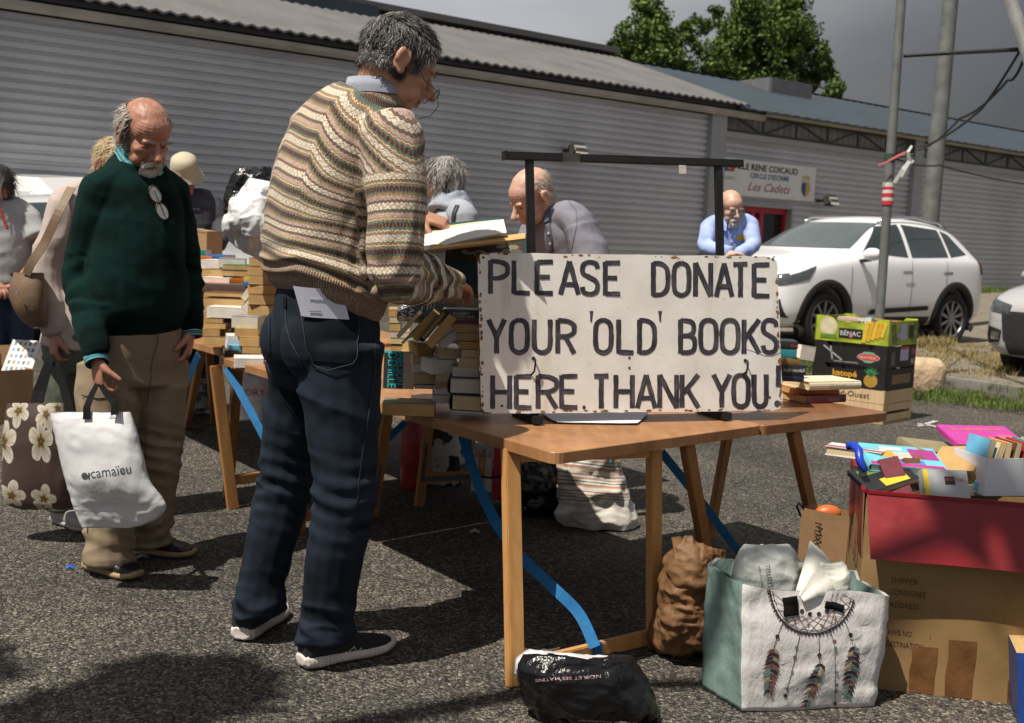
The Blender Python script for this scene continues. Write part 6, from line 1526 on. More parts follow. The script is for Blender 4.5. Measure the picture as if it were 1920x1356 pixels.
jmp = garment('jumper', jb, .0052, fairisle(), S_, foldsJ, 12, hemJ)
# jeans
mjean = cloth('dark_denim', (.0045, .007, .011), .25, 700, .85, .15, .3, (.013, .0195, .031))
jb = MB(); trunk(jb, [(pel-UP*.12, l_, .15, .12), (pel-UP*.04, l_, .165, .14), (pel+UP*.03, l_, .158, .135), (pel+UP*.085, l_, .152, .128)])
limb(jb, [hipR+l_*.005-UP*.03, hipR.lerp(knR, .35), knR+f_*.01, knR.lerp(anR, .45)-f_*.005, anR+UP*.05, anR-UP*.008], [.12, .108, .086, .08, .075, .08], capk=.1)
limb(jb, [hipL-UP*.03, hipL.lerp(knL, .35), knL+f_*.01, knL.lerp(anL, .45)-f_*.005, anL+UP*.05, anL-UP*.008], [.116, .102, .083, .078, .072, .077], capk=.1)
ell(jb, pel-f_*.07-UP*.06+l_*.07, (.09, .085, .1)); ell(jb, pel-f_*.07-UP*.06-l_*.07, (.09, .085, .1))
def foldsP(co, nr, kn=(knR, knL), an=(anR, anL), hips=(hipR, hipL)):
    d = np.zeros(len(co))
    for K, A, Hh in zip(kn, an, hips):
        m = segproj(co, K, A)[1] < .2; z = co[:, 2]
        wk = np.exp(-((z-K.z-.0)/.11)**2)*m; d += wk*(.0035*np.sin(z*118+vnoise(co*np.array([1, 1, .3]), 9)*6+co[:, 0]*22)+.006*ridge(co*np.array([7, 7, 26])+co[:, [2, 2, 0]]*6, 1.))
        wa = np.exp(-((z-A.z-.02)/.09)**2)*m; d += wa*(.005*np.sin(z*80+vnoise(co, 8)*5+co[:, 0]*15)+.008*ridge(co*np.array([8, 8, 20])+co[:, [2, 2, 1]]*7, 1.))
        wh = np.exp(-((z-Hh.z+.16)/.13)**2); d += wh*.006*ridge(co*np.array([5, 5, 9])+co[:, [2, 2, 0]]*3, 1.)
    d += .0035*ridge(co*np.array([9, 9, 4]), 1.)+.002*vnoise(co, 26)
    return d
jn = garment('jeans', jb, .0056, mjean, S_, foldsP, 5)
bj = [bvh_of(jn)]; mst = M('jean_stitch', (.018, .024, .03), .8, .2); mpk = mjean
pk = patch('back_pocket', bj, [(566, 588), (672, 596), (666, 682), (582, 676)], mpk, S_, .005)
for pts in ([(564, 588), (674, 597)], [(566, 590), (576, 655), (590, 684), (614, 694), (660, 682), (668, 668), (673, 598)]): seam('stitching', bj, pts, .0028, mst, S_, .006, rnd=True)
patch('back_pocket', bj, [(484, 586), (506, 588), (503, 668), (488, 664)], mpk, S_, .005, 8)
seam('stitching', bj, [(482, 582), (508, 585), (506, 660), (497, 676), (489, 664)], .0028, mst, S_, .006, rnd=True)
seam('seam', bj, [(536, 562), (537, 610), (545, 640), (560, 668), (568, 690)], .0035, mst, S_, .002, rnd=True); seam('seam', bj, [(703, 610), (702, 690), (690, 780), (676, 870), (668, 950)], .0025, mst, S_, .002, rnd=True)
seam('belt_loop', bj, [(536, 556), (537, 578)], .014, mpk, S_, .004)
bb = [bvh_of(jn), bvh_of(jmp)]
lt = cam_drape(bj, [(577, 590), (662, 597)], .008); 
if lt[0][0] is not None:
    a, b = lt[0][0], lt[1][0]; up_ = UP*1.0-f_*.12; mb = MB(); P = []
    for i in range(7):
        f = i/6; P.append([a.lerp(b, f)+up_*h-f_*(.016+.026*math.sin(f*3.1)+.2*max(0, h)) for h in (-.004, .02, .045, .076)])
    mb.grid(P); mb.grid([[q+f_*.002 for q in r] for r in P][::-1]); pp = mb.build('letter_in_pocket', M('folded_paper', (.55, .56, .66), .75, .05, 8), S_, True)
    bp_ = [bvh_of(pp)]; seam('handwriting', bp_, [(580, 584), (590, 583), (602, 584)], .0016, paint((.05, .05, .06)), S_, .001); seam('crease', bp_, [(580, 560), (655, 562)], .0008, paint((.35, .35, .42)), S_, .0008)
# shoes
mub = M('black_mesh_fabric', (.012, .012, .013), .75, .3, 60, .4, 400); msol = M('white_foam_sole', (.52, .47, .44), .6, .12, 14, .15, 60)
uR = shoe(S_, heR, toR, mub, msol, .052, .088, .036); uL = shoe(S_, heL, toL, mub, msol, .052, .088, .036)
bs_ = [bvh_of(uR)]; mln = paint((.4, .4, .41))
for pts in ([(634, 1238), (664, 1212)], [(664, 1212), (668, 1224), (650, 1230), (628, 1228)], [(676, 1214), (694, 1240)], [(676, 1214), (668, 1226), (662, 1240)], [(628, 1232), (660, 1229), (678, 1230), (690, 1240)], [(644, 1240), (658, 1230)]): seam('shoe_stripe', bs_, pts, .003, mln, S_, .002)
seam('shoe_stripe', bs_, [(597, 1236), (612, 1247)], .006, mln, S_, .002)
# =================================================================== elderly man in green
G_ = thing('person', 'elderly balding man in a dark green jumper carrying a white bag', 'person', az(250, 1065))
fg = Vector((.62, -.78, 0)).normalized(); lg = Vector((fg.y, -fg.x, 0))
pelg = ad(250, 650, 4.02)
hR = pelg+lg*.085-UP*.03; hL = pelg-lg*.085-UP*.03
kR = ad(203, 855, 3.92); aR = ad(204, 1030, 3.92); kL = ad(296, 840, 4.08); aL = ad(280, 1000, 4.12)
neckg = ad(262, 300, 4.0); sR = ad(184, 364, 3.9); sL = ad(324, 368, 4.1)
eR = ad(154, 520, 3.92); wR = ad(180, 668, 3.76); eL = ad(346, 500, 4.14); wL = ad(358, 618, 4.08)
HG = hmat(ad(272, 256, 3.95), (.62, -.60, -.50), 3, 1.0)
b_ = MB(); head(b_, HG, 1.2, 1.08, 1.06, .002); limb(b_, [hp(HG, (0, -.04, -.02)), mean(hp(HG, (0, -.02, -.09)), neckg), neckg-UP*.04], [.062, .062, .07])
trunk(b_, [(pelg-UP*.1, lg, .13, .1), (pelg+UP*.1, lg, .13, .1), (ad(250, 450, 4.02), lg, .14, .11), (ad(255, 370, 4.02), lg, .14, .1), (neckg-UP*.06, lg, .1, .07)])
limb(b_, [hR, kR, aR, aR-UP*.01], [.08, .052, .036, .03]); limb(b_, [hL, kL, aL, aL-UP*.01], [.08, .052, .036, .03])
limb(b_, [sR, eR, wR], [.048, .038, .028]); limb(b_, [sL, eL, wL], [.048, .038, .028])
hand(b_, wR, (.12, -.05, -1), (.75, .6, 0), 1, 62, 1.0, .4, 40, 50); hand(b_, wL, (-.05, -.25, -.9), (-.8, -.2, .1), -1, 60, 1.0, .4, 40)
garment('body', b_, .0042, SK2, G_, facefold(HG, 1.4), 2)
eyes(HG, G_, .2); brows(HG, G_, .55, .1, 110)
def regG(p):
    x, y, z = p; return y < .015 and z < .098-.35*max(0, abs(y+.05)) and z > -.062 and (abs(x) > .03 or y < -.05) and not (abs(x) > .055 and y > -.03 and z < .02) and (z < .085)
hair(HG, G_, regG, lambda p: (p[0]*1.5, -.35, -1), 2300, .055, .62, .25, .0013, True, 8, .004, .01, captone=.25)
hair(HG, G_, lambda p: p[2] > .09 and abs(p[0]) < .05, lambda p: (.5, .2, .1), 40, .05, .7, .1, .0006, False, 4, .01, .012, 'wispy_hair')
def beard(H, parent, seed=2, n=1300, tone=.95, hue=.12):
    r = hair(H, parent, lambda p: False, lambda p: (0, 0, -1), 0, .01, .5, cap=False); bpy.data.objects.remove(r)
    rs = np.random.RandomState(seed); vs = []; fs = []; tn = []; hu = []; c, R, s = H
    for i in range(n):
        if rs.rand() < .38:
            x = rs.uniform(-.03, .03); p = np.array((x, .1-abs(x)*.35+rs.rand()*.004, -.046-abs(x)*.45+rs.uniform(-.004, .004))); d = np.array((np.sign(x)*.35+rs.randn()*.2, .25, -.8))*.017
        else:
            a = rs.uniform(-1, 1); x = a*.033; zz = rs.uniform(-.108, -.079); p = np.array((x, .093-abs(a)**2*.018-(abs(zz+.09))*.3, zz)); d = np.array((x*6+rs.randn()*.15, .35, -1))*.016
            if rs.rand() < .25: sgn = rs.choice((-1, 1)); p = np.array((sgn*rs.uniform(.03, .037), .083, rs.uniform(-.09, -.052))); d = np.array((sgn*.2, .3, -1))*.014
        w0 = .0016*rs.uniform(.7, 1.3); sd = np.array((1, 0, 0))*w0; o = len(vs); t_ = np.clip(tone+rs.randn()*.12, 0, 1)
        for q in (p-sd, p+sd, p+np.array((0, w0, 0)), p+d): vs.append(tuple(hp(H, q))); tn.append(t_); hu.append(hue)
        fs += [(o, o+1, o+3), (o+1, o+2, o+3), (o+2, o, o+3)]
    me = bpy.data.meshes.new('beard'); me.from_pydata(vs, [], fs)
    for nm, arr in (('tone', tn), ('hue', hu)): at = me.attributes.new(nm, 'FLOAT', 'POINT'); at.data.foreach_set('value', arr)
    me.materials.append(MHAIR); return link('beard', me, parent)
beard(HG, G_, 2, 1500)
# collar of a striped turquoise shirt
def stripecloth(name, a, b, c, k=260.):
    t = NT(name); v = t.attr('cuv'); s = t.n('SeparateXYZ'); t.l(v, s.inputs[0]); col = t.ramp(t.math('FRACT', t.math('MULTIPLY', s.outputs[0], k)), [(0, a), (.45, b), (.62, c), (.8, a)], True); return t.fin(col, .8, None, 0, .2)
mcol = stripecloth('turquoise_striped_shirt', (.03, .2, .22), (.42, .5, .52), (.02, .09, .14), 60.)
def collar(nk, lx, fx, r, parent, mat, open_=.35, h=.03, tilt=.0, drop=.03, d2=.0):
    mb = MB(); P = []; cuv = []
    for i in range(33):
        a = open_+(2*math.pi-2*open_)*i/32; a2 = a+math.pi/2; e = lx*(r*math.cos(a2))*1.0+fx*(r*math.sin(a2))*1.05; fr = max(0, math.cos(a)); base = nk+e+fx*tilt*0-UP*(fr*drop)
        row = [base-UP*.015, base+UP*h-e*.06, base+UP*(h+.003), base+e*.14+UP*(h*.4-fr*d2), base+e*.24-UP*(.012+fr*d2*1.3)]
        P.append(row); cuv += [(0, 0, 0), (.03, 0, 0), (.034, 0, 0), (.055, 0, 0), (.08, 0, 0)]
    mb.grid(P); me = mb.mesh('shirt_collar'); at = me.attributes.new('cuv', 'FLOAT_VECTOR', 'POINT'); at.data.foreach_set('vector', np.array(cuv).ravel()); me.materials.append(mat); return link('shirt_collar', me, parent, True)
collar(neckg+UP*.03, lg, fg, .07, G_, mcol, .5, .026, 0, .06, .02)
# jumper
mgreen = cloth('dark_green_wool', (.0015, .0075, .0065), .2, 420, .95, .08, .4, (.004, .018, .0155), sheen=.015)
jb = MB(); trunk(jb, [(ad(250, 612, 4.02), lg, .168, .155), (ad(249, 575, 4.01), lg, .185, .18), (ad(249, 520, 4.0), lg, .182, .178), (ad(250, 440, 4.0), lg, .17, .155), (ad(254, 370, 4.01), lg, .165, .13), (ad(259, 325, 4.01), lg, .12, .1), (neckg+UP*.0, lg, .085, .085)])
limb(jb, [sR-lg*.01, sR.lerp(eR, .5), eR, eR.lerp(wR, .5), wR+UP*.02], [.075, .069, .063, .056, .048], capk=.75); limb(jb, [sL+lg*.01, sL.lerp(eL, .5), eL, eL.lerp(wL, .5), wL+UP*.01], [.074, .068, .061, .054, .046], capk=.75)
for s_, k_ in ((sR, 1), (sL, -1)): limb(jb, [neckg-UP*.075, s_.lerp(neckg, .5)-UP*.012, s_], [.062, .062, .07])
def foldsG(co, nr):
    d = fold_generic(.005, 5, 9, .0015, 5.)(co, nr)
    for E_, W_2 in ((eR, wR), (eL, wL)):
        e = co-np.array(E_); dd = np.array((W_2-E_).normalized()); s = e@dd; near = np.linalg.norm(e-s[:, None]*dd, axis=1) < .1; d += near*np.exp(-((s-.05)/.11)**2)*(.003*np.sin(s*105+vnoise(co, 10)*5)+.006*ridge(co*np.array([8, 8, 20])+co[:, [2, 2, 1]]*5, 1.))
    return d
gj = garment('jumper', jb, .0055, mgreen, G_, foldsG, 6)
for (w__, dd) in ((wR, (wR-eR)), (wL, (wL-eL))):
    d = dd.normalized(); x = d.cross(Vector((0, 1, 0))).normalized(); y = d.cross(x); mb = MB(); cu = []
    P = []
    for h, r in ((-.02, .04), (.012, .041), (.022, .04), (.03, .0385), (.03, .034)):
        P.append([w__+d*h+x*r*math.cos(k*.3142)+y*r*math.sin(k*.3142) for k in range(20)]); cu += [(h, 0, 0)]*20
    mb.grid(P, True); me = mb.mesh('shirt_cuff'); at = me.attributes.new('cuv', 'FLOAT_VECTOR', 'POINT'); at.data.foreach_set('vector', np.array(cu).ravel()); me.materials.append(mcol); link('shirt_cuff', me, G_, True)
# spectacles hanging from the collar
bg_ = [bvh_of(gj)]; mb = MB(); q = [d for d in cam_drape(bg_, [(287, 357), (300, 398)], .012)]
if q[0][0] is not None:
    gl = None; mfr = M('brown_glasses_frame', (.06, .025, .012), .35, .2)
    mb = MB(); lens = []
    for (p, n_), (cx0, cy0) in zip(q, ((287, 366), (300, 398))):
        x = Vector((.45, 0, -.9)); x = (x-n_*x.dot(n_)).normalized(); y = n_.cross(x); cpt = cam_drape(bg_, [(cx0, cy0)], .014)[0][0]
        loop = [cpt+x*(.031*math.cos(a))+y*(.022*math.sin(a)) for a in [k*6.2832/20 for k in range(21)]]; mb.tube(loop, .0016, 6); lens.append(loop[:-1])
    a, b = mean(*lens[0]), mean(*lens[1]); mb.tube([a.lerp(b, .4), a.lerp(b, .5)+q[0][1]*.006, a.lerp(b, .6)], .002, 6); d_ = (b-a).normalized()
    mb.tube([a-d_*.03, a+q[0][1]*.004, b+d_*.02+q[0][1]*.004], .0013, 6); gl = mb.build('glasses', mfr, G_, True)
    for lp in lens: 
        m2 = MB(); m2.add(lp, [tuple(range(len(lp)))]); m2.build('lens', M('grey_lens', (.22, .24, .24), .06, .1), gl)
# trousers
mchino = cloth('beige_cotton', (.235, .18, .12), .12, 600, .85, .2, .25)
jb = MB(); trunk(jb, [(pelg-UP*.13, lg, .15, .13), (pelg-UP*.04, lg, .165, .15), (pelg+UP*.05, lg, .165, .155), (pelg+UP*.12, lg, .16, .15)])
limb(jb, [hR-UP*.03, hR.lerp(kR, .4), kR, kR.lerp(aR, .5), aR+UP*.02, aR-UP*.04], [.115, .108, .092, .086, .082, .086], capk=.1); limb(jb, [hL-UP*.03, hL.lerp(kL, .4), kL, kL.lerp(aL, .5), aL+UP*.02, aL-UP*.04], [.115, .105, .09, .084, .08, .084], capk=.1)
gt = garment('trousers', jb, .006, mchino, G_, lambda co, nr: foldsP(co, nr, (kR, kL), (aR, aL), (hR, hL))*.85, 6)
bt = [bvh_of(gt)]; mcs = M('beige_seam', (.12, .09, .055), .9)
patch('cargo_pocket', bt, [(158, 712), (218, 712), (218, 800), (162, 800)], mchino, G_, .006, 10); seam('pocket_flap', bt, [(155, 740), (185, 746), (217, 742)], .006, mcs, G_, .007)
for pts in ([(292, 612), (296, 640), (286, 672), (282, 700)], [(283, 705), (276, 760), (270, 900)], [(167, 720), (164, 800), (165, 1000)]): seam('seam', bt, pts, .003, mcs, G_, .002, rnd=True)
mlea = M('black_leather', (.014, .013, .013), .35, .3, 20, .25, 90); mtan = M('tan_rubber_sole', (.30, .22, .12), .7, .2, 12, .2, 80)
shoe(G_, az(166, 1066), az(262, 1090), mlea, mtan, .05, .082, .028); shoe(G_, az(244, 1036), az(368, 1046), mlea, mtan, .05, .082, .028)
# =================================================================== simpler figures behind
def figure(label, base, H, joints, mats, skin=SK3, top=(.17, .13), hips=(.15, .13), sleeve=(.08, .07, .06, .048), short=False, vox=.007, hands=((), ()), legs=True, nose=1., lat=None, thigh=.1, fold=.006, seed=1., topname='shirt', shoes=True):
    o = thing('person', label, 'person', base); j = joints; l = Vector(lat).normalized(); f = UP.cross(l)
    b = MB(); head(b, H, nose); limb(b, [hp(H, (0, -.03, -.03)), mean(hp(H, (0, -.02, -.09)), j['neck']), j['neck']-UP*.04], [.058*H[2], .056*H[2], .06])
    tr = [(j['pel'], l, top[0]*.8, top[1]*.75), (j['pel'].lerp(j['neck'], .4), l, top[0]*.8, top[1]*.75), (j['pel'].lerp(j['neck'], .8), l, top[0]*.75, top[1]*.7), (j['neck'], l, .06, .06)]; trunk(b, tr)
    for s, hd in (('R', hands[0]), ('L', hands[1])):
        limb(b, [j['sh'+s].lerp(j['neck'], .12), j['el'+s], j['wr'+s]], [.036, .035, .027])
        if hd: hand(b, j['wr'+s], hd[0], hd[1], 1 if s == 'R' else -1, hd[2], .95, .5)
        if legs: limb(b, [j['hip'+s], j['kn'+s], j['an'+s]], [.075, .05, .034])
    garment('body', b, .0052, skin, o, facefold(H), 2)
    jb = MB(); trunk(jb, [(j['pel']-UP*.03, l, hips[0]*1.04, hips[1]*1.04), (j['pel'].lerp(j['neck'], .25), l, top[0]*.98, top[1]*1.05), (j['pel'].lerp(j['neck'], .55), l, top[0], top[1]*1.02), (j['pel'].lerp(j['neck'], .82), l, top[0]*.98, top[1]*.9), (j['pel'].lerp(j['neck'], .95), l, .1, .09), (j['neck']-UP*.0, l, .07, .07)])
    for s in 'RL':
        k = 1 if s == 'R' else -1
        if short: limb(jb, [j['sh'+s], j['sh'+s].lerp(j['el'+s], .72)], [sleeve[0], sleeve[1]], capk=.1)
        else: limb(jb, [j['sh'+s], j['sh'+s].lerp(j['el'+s], .5), j['el'+s], j['el'+s].lerp(j['wr'+s], .93)], sleeve, capk=.7)
        limb(jb, [j['neck']-UP*.05, j['sh'+s].lerp(j['neck'], .45)+UP*.008, j['sh'+s]], [.066, .066, sleeve[0]*.95])
    tp = garment(topname, jb, vox, mats[0], o, fold_generic(fold, 6, 9, .0015, seed), 5)
    if legs:
        jb = MB(); trunk(jb, [(j['pel']-UP*.12, l, hips[0]*.95, hips[1]*.95), (j['pel'], l, hips[0], hips[1]), (j['pel']+UP*.08, l, hips[0]*.95, hips[1]*.95)])
        for s in 'RL': limb(jb, [j['hip'+s]-UP*.03, j['hip'+s].lerp(j['kn'+s], .5), j['kn'+s], j['an'+s]-UP*.02], [thigh, thigh*.92, thigh*.8, thigh*.72], capk=.1)
        garment('trousers', jb, vox, mats[1], o, fold_generic(.006, 7, 6, .002, seed+3), 5)
        if shoes:
            for s in 'RL': a = j['an'+s]; h0 = Vector((a.x, a.y, 0))-f*.06; shoe(o, h0, h0+f*.27, mats[2], mats[3], .046, .075, .022)
    return o, tp, l, f
def stand(pel, l, f, w_=.085, drop=None):
    d = {}
    for s, k in (('R', 1), ('L', -1)): d['hip'+s] = pel+l*k*w_-UP*.03; d['kn'+s] = Vector((pel.x, pel.y, pel.z*.52))+l*k*w_+f*.02; d['an'+s] = Vector((pel.x, pel.y, .085))+l*k*w_*1.1
    return d
msg = M('grey_sneaker', (.32, .31, .3), .6, .15, 20); mjn2 = cloth('blue_denim', (.03, .045, .08), .2); mdk = cloth('dark_trousers', (.022, .022, .026), .2); mgt = cloth('grey_green_trousers', (.10, .115, .085), .15)
# woman behind the green jumper (cardigan arm, tote)
Y = 4.55; f = Vector((.80, -.6, 0)); l = Vector((f.y, -f.x, 0)); pe = ad(160, 640, Y+.1)
J = dict(pel=pe, neck=ad(204, 352, Y+.15), shR=ad(134, 384, Y), shL=ad(240, 390, Y+.3), elR=ad(92, 505, Y-.02), wrR=ad(101, 622, Y-.06), elL=ad(265, 520, Y+.35), wrL=ad(262, 600, Y+.2)); J.update(stand(pe, l, f)); J['anR'] = ad(120, 975, Y-.0); J['anR'].z = .085; J['knR'] = mean(J['hipR'], J['anR'])
HW = hmat(ad(220, 318, Y+.12), (.75, -.5, -.35), 0, .95)
mcard2 = cloth('pale_pink_knit', (.42, .35, .32), .08, 300, .9, .15, .4)
W1, tp, _, _ = figure('blonde woman in a pale cardigan carrying a floral bag behind the green jumper', az(150, 990), HW, J, (mcard2, mgt, msg, msg), SK2, (.175, .14), (.17, .15), (.085, .08, .07, .052), False, .006, (((.05, -.1, -1), (.7, .6, 0), 60), ()), lat=l, fold=.009, seed=4., topname='cardigan')
hair(HW, W1, lambda p: p[1] < .05 and p[2] > -.09, lambda p: (p[0]*2, -.3, -1), 1400, .05, .75, 1., .0018, True, 12, .006, .014, captone=.5)
# woman at the far left with long dark hair
Y = 7.2; f = Vector((.55, -.83, 0)); l = Vector((f.y, -f.x, 0)); pe = ad(8, 525, Y)
J = dict(pel=pe, neck=ad(8, 378, Y), shR=ad(-38, 398, Y-.1), shL=ad(48, 402, Y+.05), elR=ad(-55, 470, Y-.2), wrR=ad(-10, 530, Y-.3), elL=ad(78, 462, Y), wrL=ad(30, 535, Y-.25)); J.update(stand(pe, l, f))
HW2 = hmat(ad(-4, 345, Y-.05), (.35, -.8, -.45), 0, .95)
W2, tp, _, _ = figure('woman with long dark hair and light grey shirt at the left edge', (pe.x, pe.y, 0), HW2, J, (cloth('light_grey_jersey', (.34, .35, .36), .08, 300), mjn2, msg, msg), SK2, (.165, .13), (.16, .14), (.078, .082), True, .008, (((.6, -.5, -.3), (0, 0, -1), 40), ((-.7, -.5, -.2), (0, 0, -1), 40)), lat=l, fold=.009, seed=7.)
hair(HW2, W2, lambda p: not (p[1] > .055 and p[2] < .07) and p[2] > -.08, lambda p: (p[0]*1.2+.25, -.2, -1), 1700, lambda p: .24 if p[2] < .06 else .14, .05, .0, .0028, True, 13, .008, .014, captone=0)
mb = MB(); q = ad(5, 400, Y-.2)
for k in range(14):
    a = ad(-8+k*1.6, 372+k*4.2, Y-.19); ell(mb, a, (.012, .012, .012), None, 8, 6)
mb.build('bead_necklace', paint((.3, .05, .04)), W2)
# man in the sun hat
Y = 7.6; f = Vector((-.1, -.99, 0)); l = Vector((f.y, -f.x, 0)); pe = ad(372, 520, Y)
J = dict(pel=pe, neck=ad(350, 362, Y-.05), shR=ad(320, 385, Y), shL=ad(395, 382, Y+.02), elR=ad(315, 445, Y-.1), wrR=ad(368, 468, Y-.35), elL=ad(416, 425, Y-.05), wrL=ad(410, 460, Y-.32)); J.update(stand(pe, l, f))
HH = hmat(ad(347, 338, Y-.1), (.1, -.8, -.5), 0, .98)
P3, tp, _, _ = figure('man in a beige sun hat and dark grey long-sleeved top holding a brown carton', (pe.x, pe.y, 0), HH, J, (cloth('charcoal_jersey', (.045, .045, .055), .12, 300), mdk, msg, msg), SK2, (.18, .135), (.16, .14), (.078, .07, .062, .05), False, .008, (((.5, -.3, -.4), (.6, 0, 0), 40), ((-.5, -.4, -.5), (-.7, .2, 0), 40)), lat=l, fold=.008, seed=9.)
mhat = cloth('beige_hat_cotton', (.42, .37, .27), .1, 300); mb = MB(); hc = HH[0]+UP*.02; R_ = []
for z_, r in ((.0, .137), (.003, .135), (.035, .1), (.07, .098), (.11, .088), (.13, .06), (.137, .02), (.1375, .0005)): R_.append([hp(HH, (r*.92*math.cos(a), r*1.08*math.sin(a)-.01, z_+.045-(.02*math.cos(2*a) if r > .13 else 0)-(.02 if r > .13 else 0))) for a in [k*6.2832/28 for k in range(28)]])
mb.loft(R_, False); mb.grid([[q-UP*.004 for q in R_[1]], [q-UP*.004 for q in R_[2]]], True); mb.build('sun_hat', mhat, P3, True)
drape_text('chest_print', [bvh_of(tp)], 'NSW JB', 357, 394, 17, 5, paint((.3, .32, .45)), P3)
ct = thing('cardboard_carton', 'small brown carton held by the man in the sun hat', 'box', ad(385, 478, Y-.4)); mb = MB(); cq = ad(383, 456, Y-.42); mb.box(cq, (.15, .2, .155), rotz(rad(-14))); mb.build('carton_body', mcard, ct, bevel=.003)
mb = MB(); mb.box(cq+Vector((-.01, 0, .078)), (.15, .2, .008), rotz(rad(-14)) @ Matrix.Rotation(rad(6), 3, 'Y')); mb.build('lid_flap', mcard, ct); mb = MB(); mb.box(cq+Vector((-.02, -.07, .088)), (.07, .06, .006), rotz(rad(10))); mb.build('label', paint((.5, .55, .5)), ct)
# grey-haired woman in profile
Y = 6.2; f = Vector((-.88, .1, 0)).normalized(); l = Vector((f.y, -f.x, 0)); pe = ad(865, 560, Y)
J = dict(pel=pe, neck=ad(848, 388, Y), shR=ad(852, 402, Y+.17), shL=ad(868, 405, Y-.17), elR=ad(840, 480, Y+.22), wrR=ad(790, 500, Y+.15), elL=ad(872, 485, Y-.2), wrL=ad(810, 505, Y-.12)); J.update(stand(pe, l, f))
H4 = hmat(ad(829, 338, Y), (-.95, .05, -.22), 0, .98)
P4, tp, _, _ = figure('woman with grey bobbed hair and pale grey scarf, seen in profile', (pe.x, pe.y, 0), H4, J, (cloth('pale_grey_wool', (.30, .32, .36), .1, 300), mdk, msg, msg), SK3, (.165, .13), (.16, .14), (.08, .074, .066, .05), False, .008, ((), ()), lat=l, fold=.008, seed=11.)
def reg4(p): return p[2] > -.085 and not (p[1] > .04 and p[2] < .075) 
hair(H4, P4, reg4, lambda p: (p[0]*2, .35 if p[1] > 0 else .05, -1), 3400, lambda p: .085 if p[2] > .02 else .06, lambda p: .55+.3*math.sin(p[1]*60+p[2]*30), .05, .0018, True, 14, .008, .018, captone=.15)
mb = MB()
for k in range(3):
    R_ = [J['neck']+UP*(.0+.028*k)+l*((.1-.012*k)*math.cos(a))+f*((.1-.014*k)*math.sin(a)+.01)+UP*.012*math.sin(3*a+k) for a in [q*6.2832/20 for q in range(21)]]; mb.tube(R_, .026, 10)
garment('scarf', mb, .008, cloth('grey_scarf', (.3, .33, .38), .15, 200), P4, fold_generic(.005, 12, 25, .001, 3.), 3)
seam('bag_strap', [bvh_of(tp)], [(858, 386), (852, 400), (850, 420), (852, 450)], .025, M('dark_strap', (.03, .03, .035), .6), P4, .006)
# bald man in the polo shirt
Y = 4.95; f = Vector((-.82, -.57, 0)).normalized(); l = Vector((f.y, -f.x, 0)); pe = ad(1100, 600, Y+.2)
J = dict(pel=pe, neck=ad(1038, 392, Y+.03), shR=ad(1008, 432, Y-.05+.2), shL=ad(1092, 425, Y-.1), elR=ad(985, 530, Y+.1), wrR=ad(950, 590, Y), elL=ad(1118, 520, Y-.15), wrL=ad(1060, 590, Y-.2)); J.update(stand(pe, l, f))
H5 = hmat(ad(999, 372, Y-.02), (-.75, -.35, -.56), -4, 1.02)
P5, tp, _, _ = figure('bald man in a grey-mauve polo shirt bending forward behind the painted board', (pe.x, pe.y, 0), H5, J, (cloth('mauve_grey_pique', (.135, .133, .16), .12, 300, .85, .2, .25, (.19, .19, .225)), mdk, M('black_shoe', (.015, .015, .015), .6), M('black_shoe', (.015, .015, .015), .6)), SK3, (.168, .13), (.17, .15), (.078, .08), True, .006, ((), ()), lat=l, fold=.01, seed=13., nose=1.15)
eyes(H5, P5, .3); brows(H5, P5, .6)
hair(H5, P5, lambda p: p[1] < .0 and p[2] < .085 and p[2] > -.05 and not (abs(p[0]) > .055 and p[1] > -.035 and p[2] < .02), lambda p: (p[0], -.4, -1), 1400, .014, .85, .1, .0009, False, 15, .001, .003)
collar(J['neck']+UP*.0, l, f, .075, P5, cloth('polo_collar', (.10, .12, .19), .1, 300), .5, .028, 0, .03, .02)
bq = [bvh_of(tp)]; seam('placket', bq, [(1027, 420), (1030, 440), (1033, 474)], .03, cloth('polo_placket', (.12, .12, .16), .1), P5, .003)
for xy in ((1030, 437), (1033, 456)):
    d = cam_drape(bq, [xy], .007)[0]
    if d[0] is not None: mb = MB(); mb.disc(d[0], .006, d[1], 10, .002); mb.build('button', paint((.5, .5, .52)), P5)
seam('shoulder_seam', bq, [(1062, 372), (1080, 395), (1082, 420), (1072, 470)], .0025, paint((.09, .09, .11)), P5, .001)
# man in the light blue shirt
Y = 8.3; f = Vector((.12, -.99, 0)).normalized(); l = Vector((f.y, -f.x, 0)); pe = ad(1370, 505, Y+.15)
J = dict(pel=pe, neck=ad(1366, 418, Y), shR=ad(1330, 424, Y), shL=ad(1405, 422, Y), elR=ad(1325, 462, Y-.12), wrR=ad(1368, 474, Y-.3), elL=ad(1411, 462, Y-.12), wrL=ad(1385, 477, Y-.3)); J.update(stand(pe, l, f))
H6 = hmat(ad(1370, 391, Y-.05), (.3, -.9, -.3), 3, 1.02)
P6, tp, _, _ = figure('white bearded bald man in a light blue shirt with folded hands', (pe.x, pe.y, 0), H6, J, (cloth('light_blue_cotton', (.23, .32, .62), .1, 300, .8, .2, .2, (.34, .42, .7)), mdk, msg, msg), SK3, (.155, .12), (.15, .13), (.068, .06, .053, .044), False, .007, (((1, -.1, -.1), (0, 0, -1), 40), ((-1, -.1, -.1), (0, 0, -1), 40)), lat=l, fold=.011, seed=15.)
eyes(H6, P6, .7); brows(H6, P6, .8); beard(H6, P6, 6, 1600, .98, .05); glasses(H6, P6, .108, .0)
hair(H6, P6, lambda p: p[1] < .01 and p[2] < .08 and p[2] > -.05 and abs(p[0]) > .04 and not (abs(p[0]) > .06 and p[1] > -.035 and p[2] < .02), lambda p: (p[0], -.4, -1), 700, .025, .95, .05, .0014, False, 16, .002, .005)
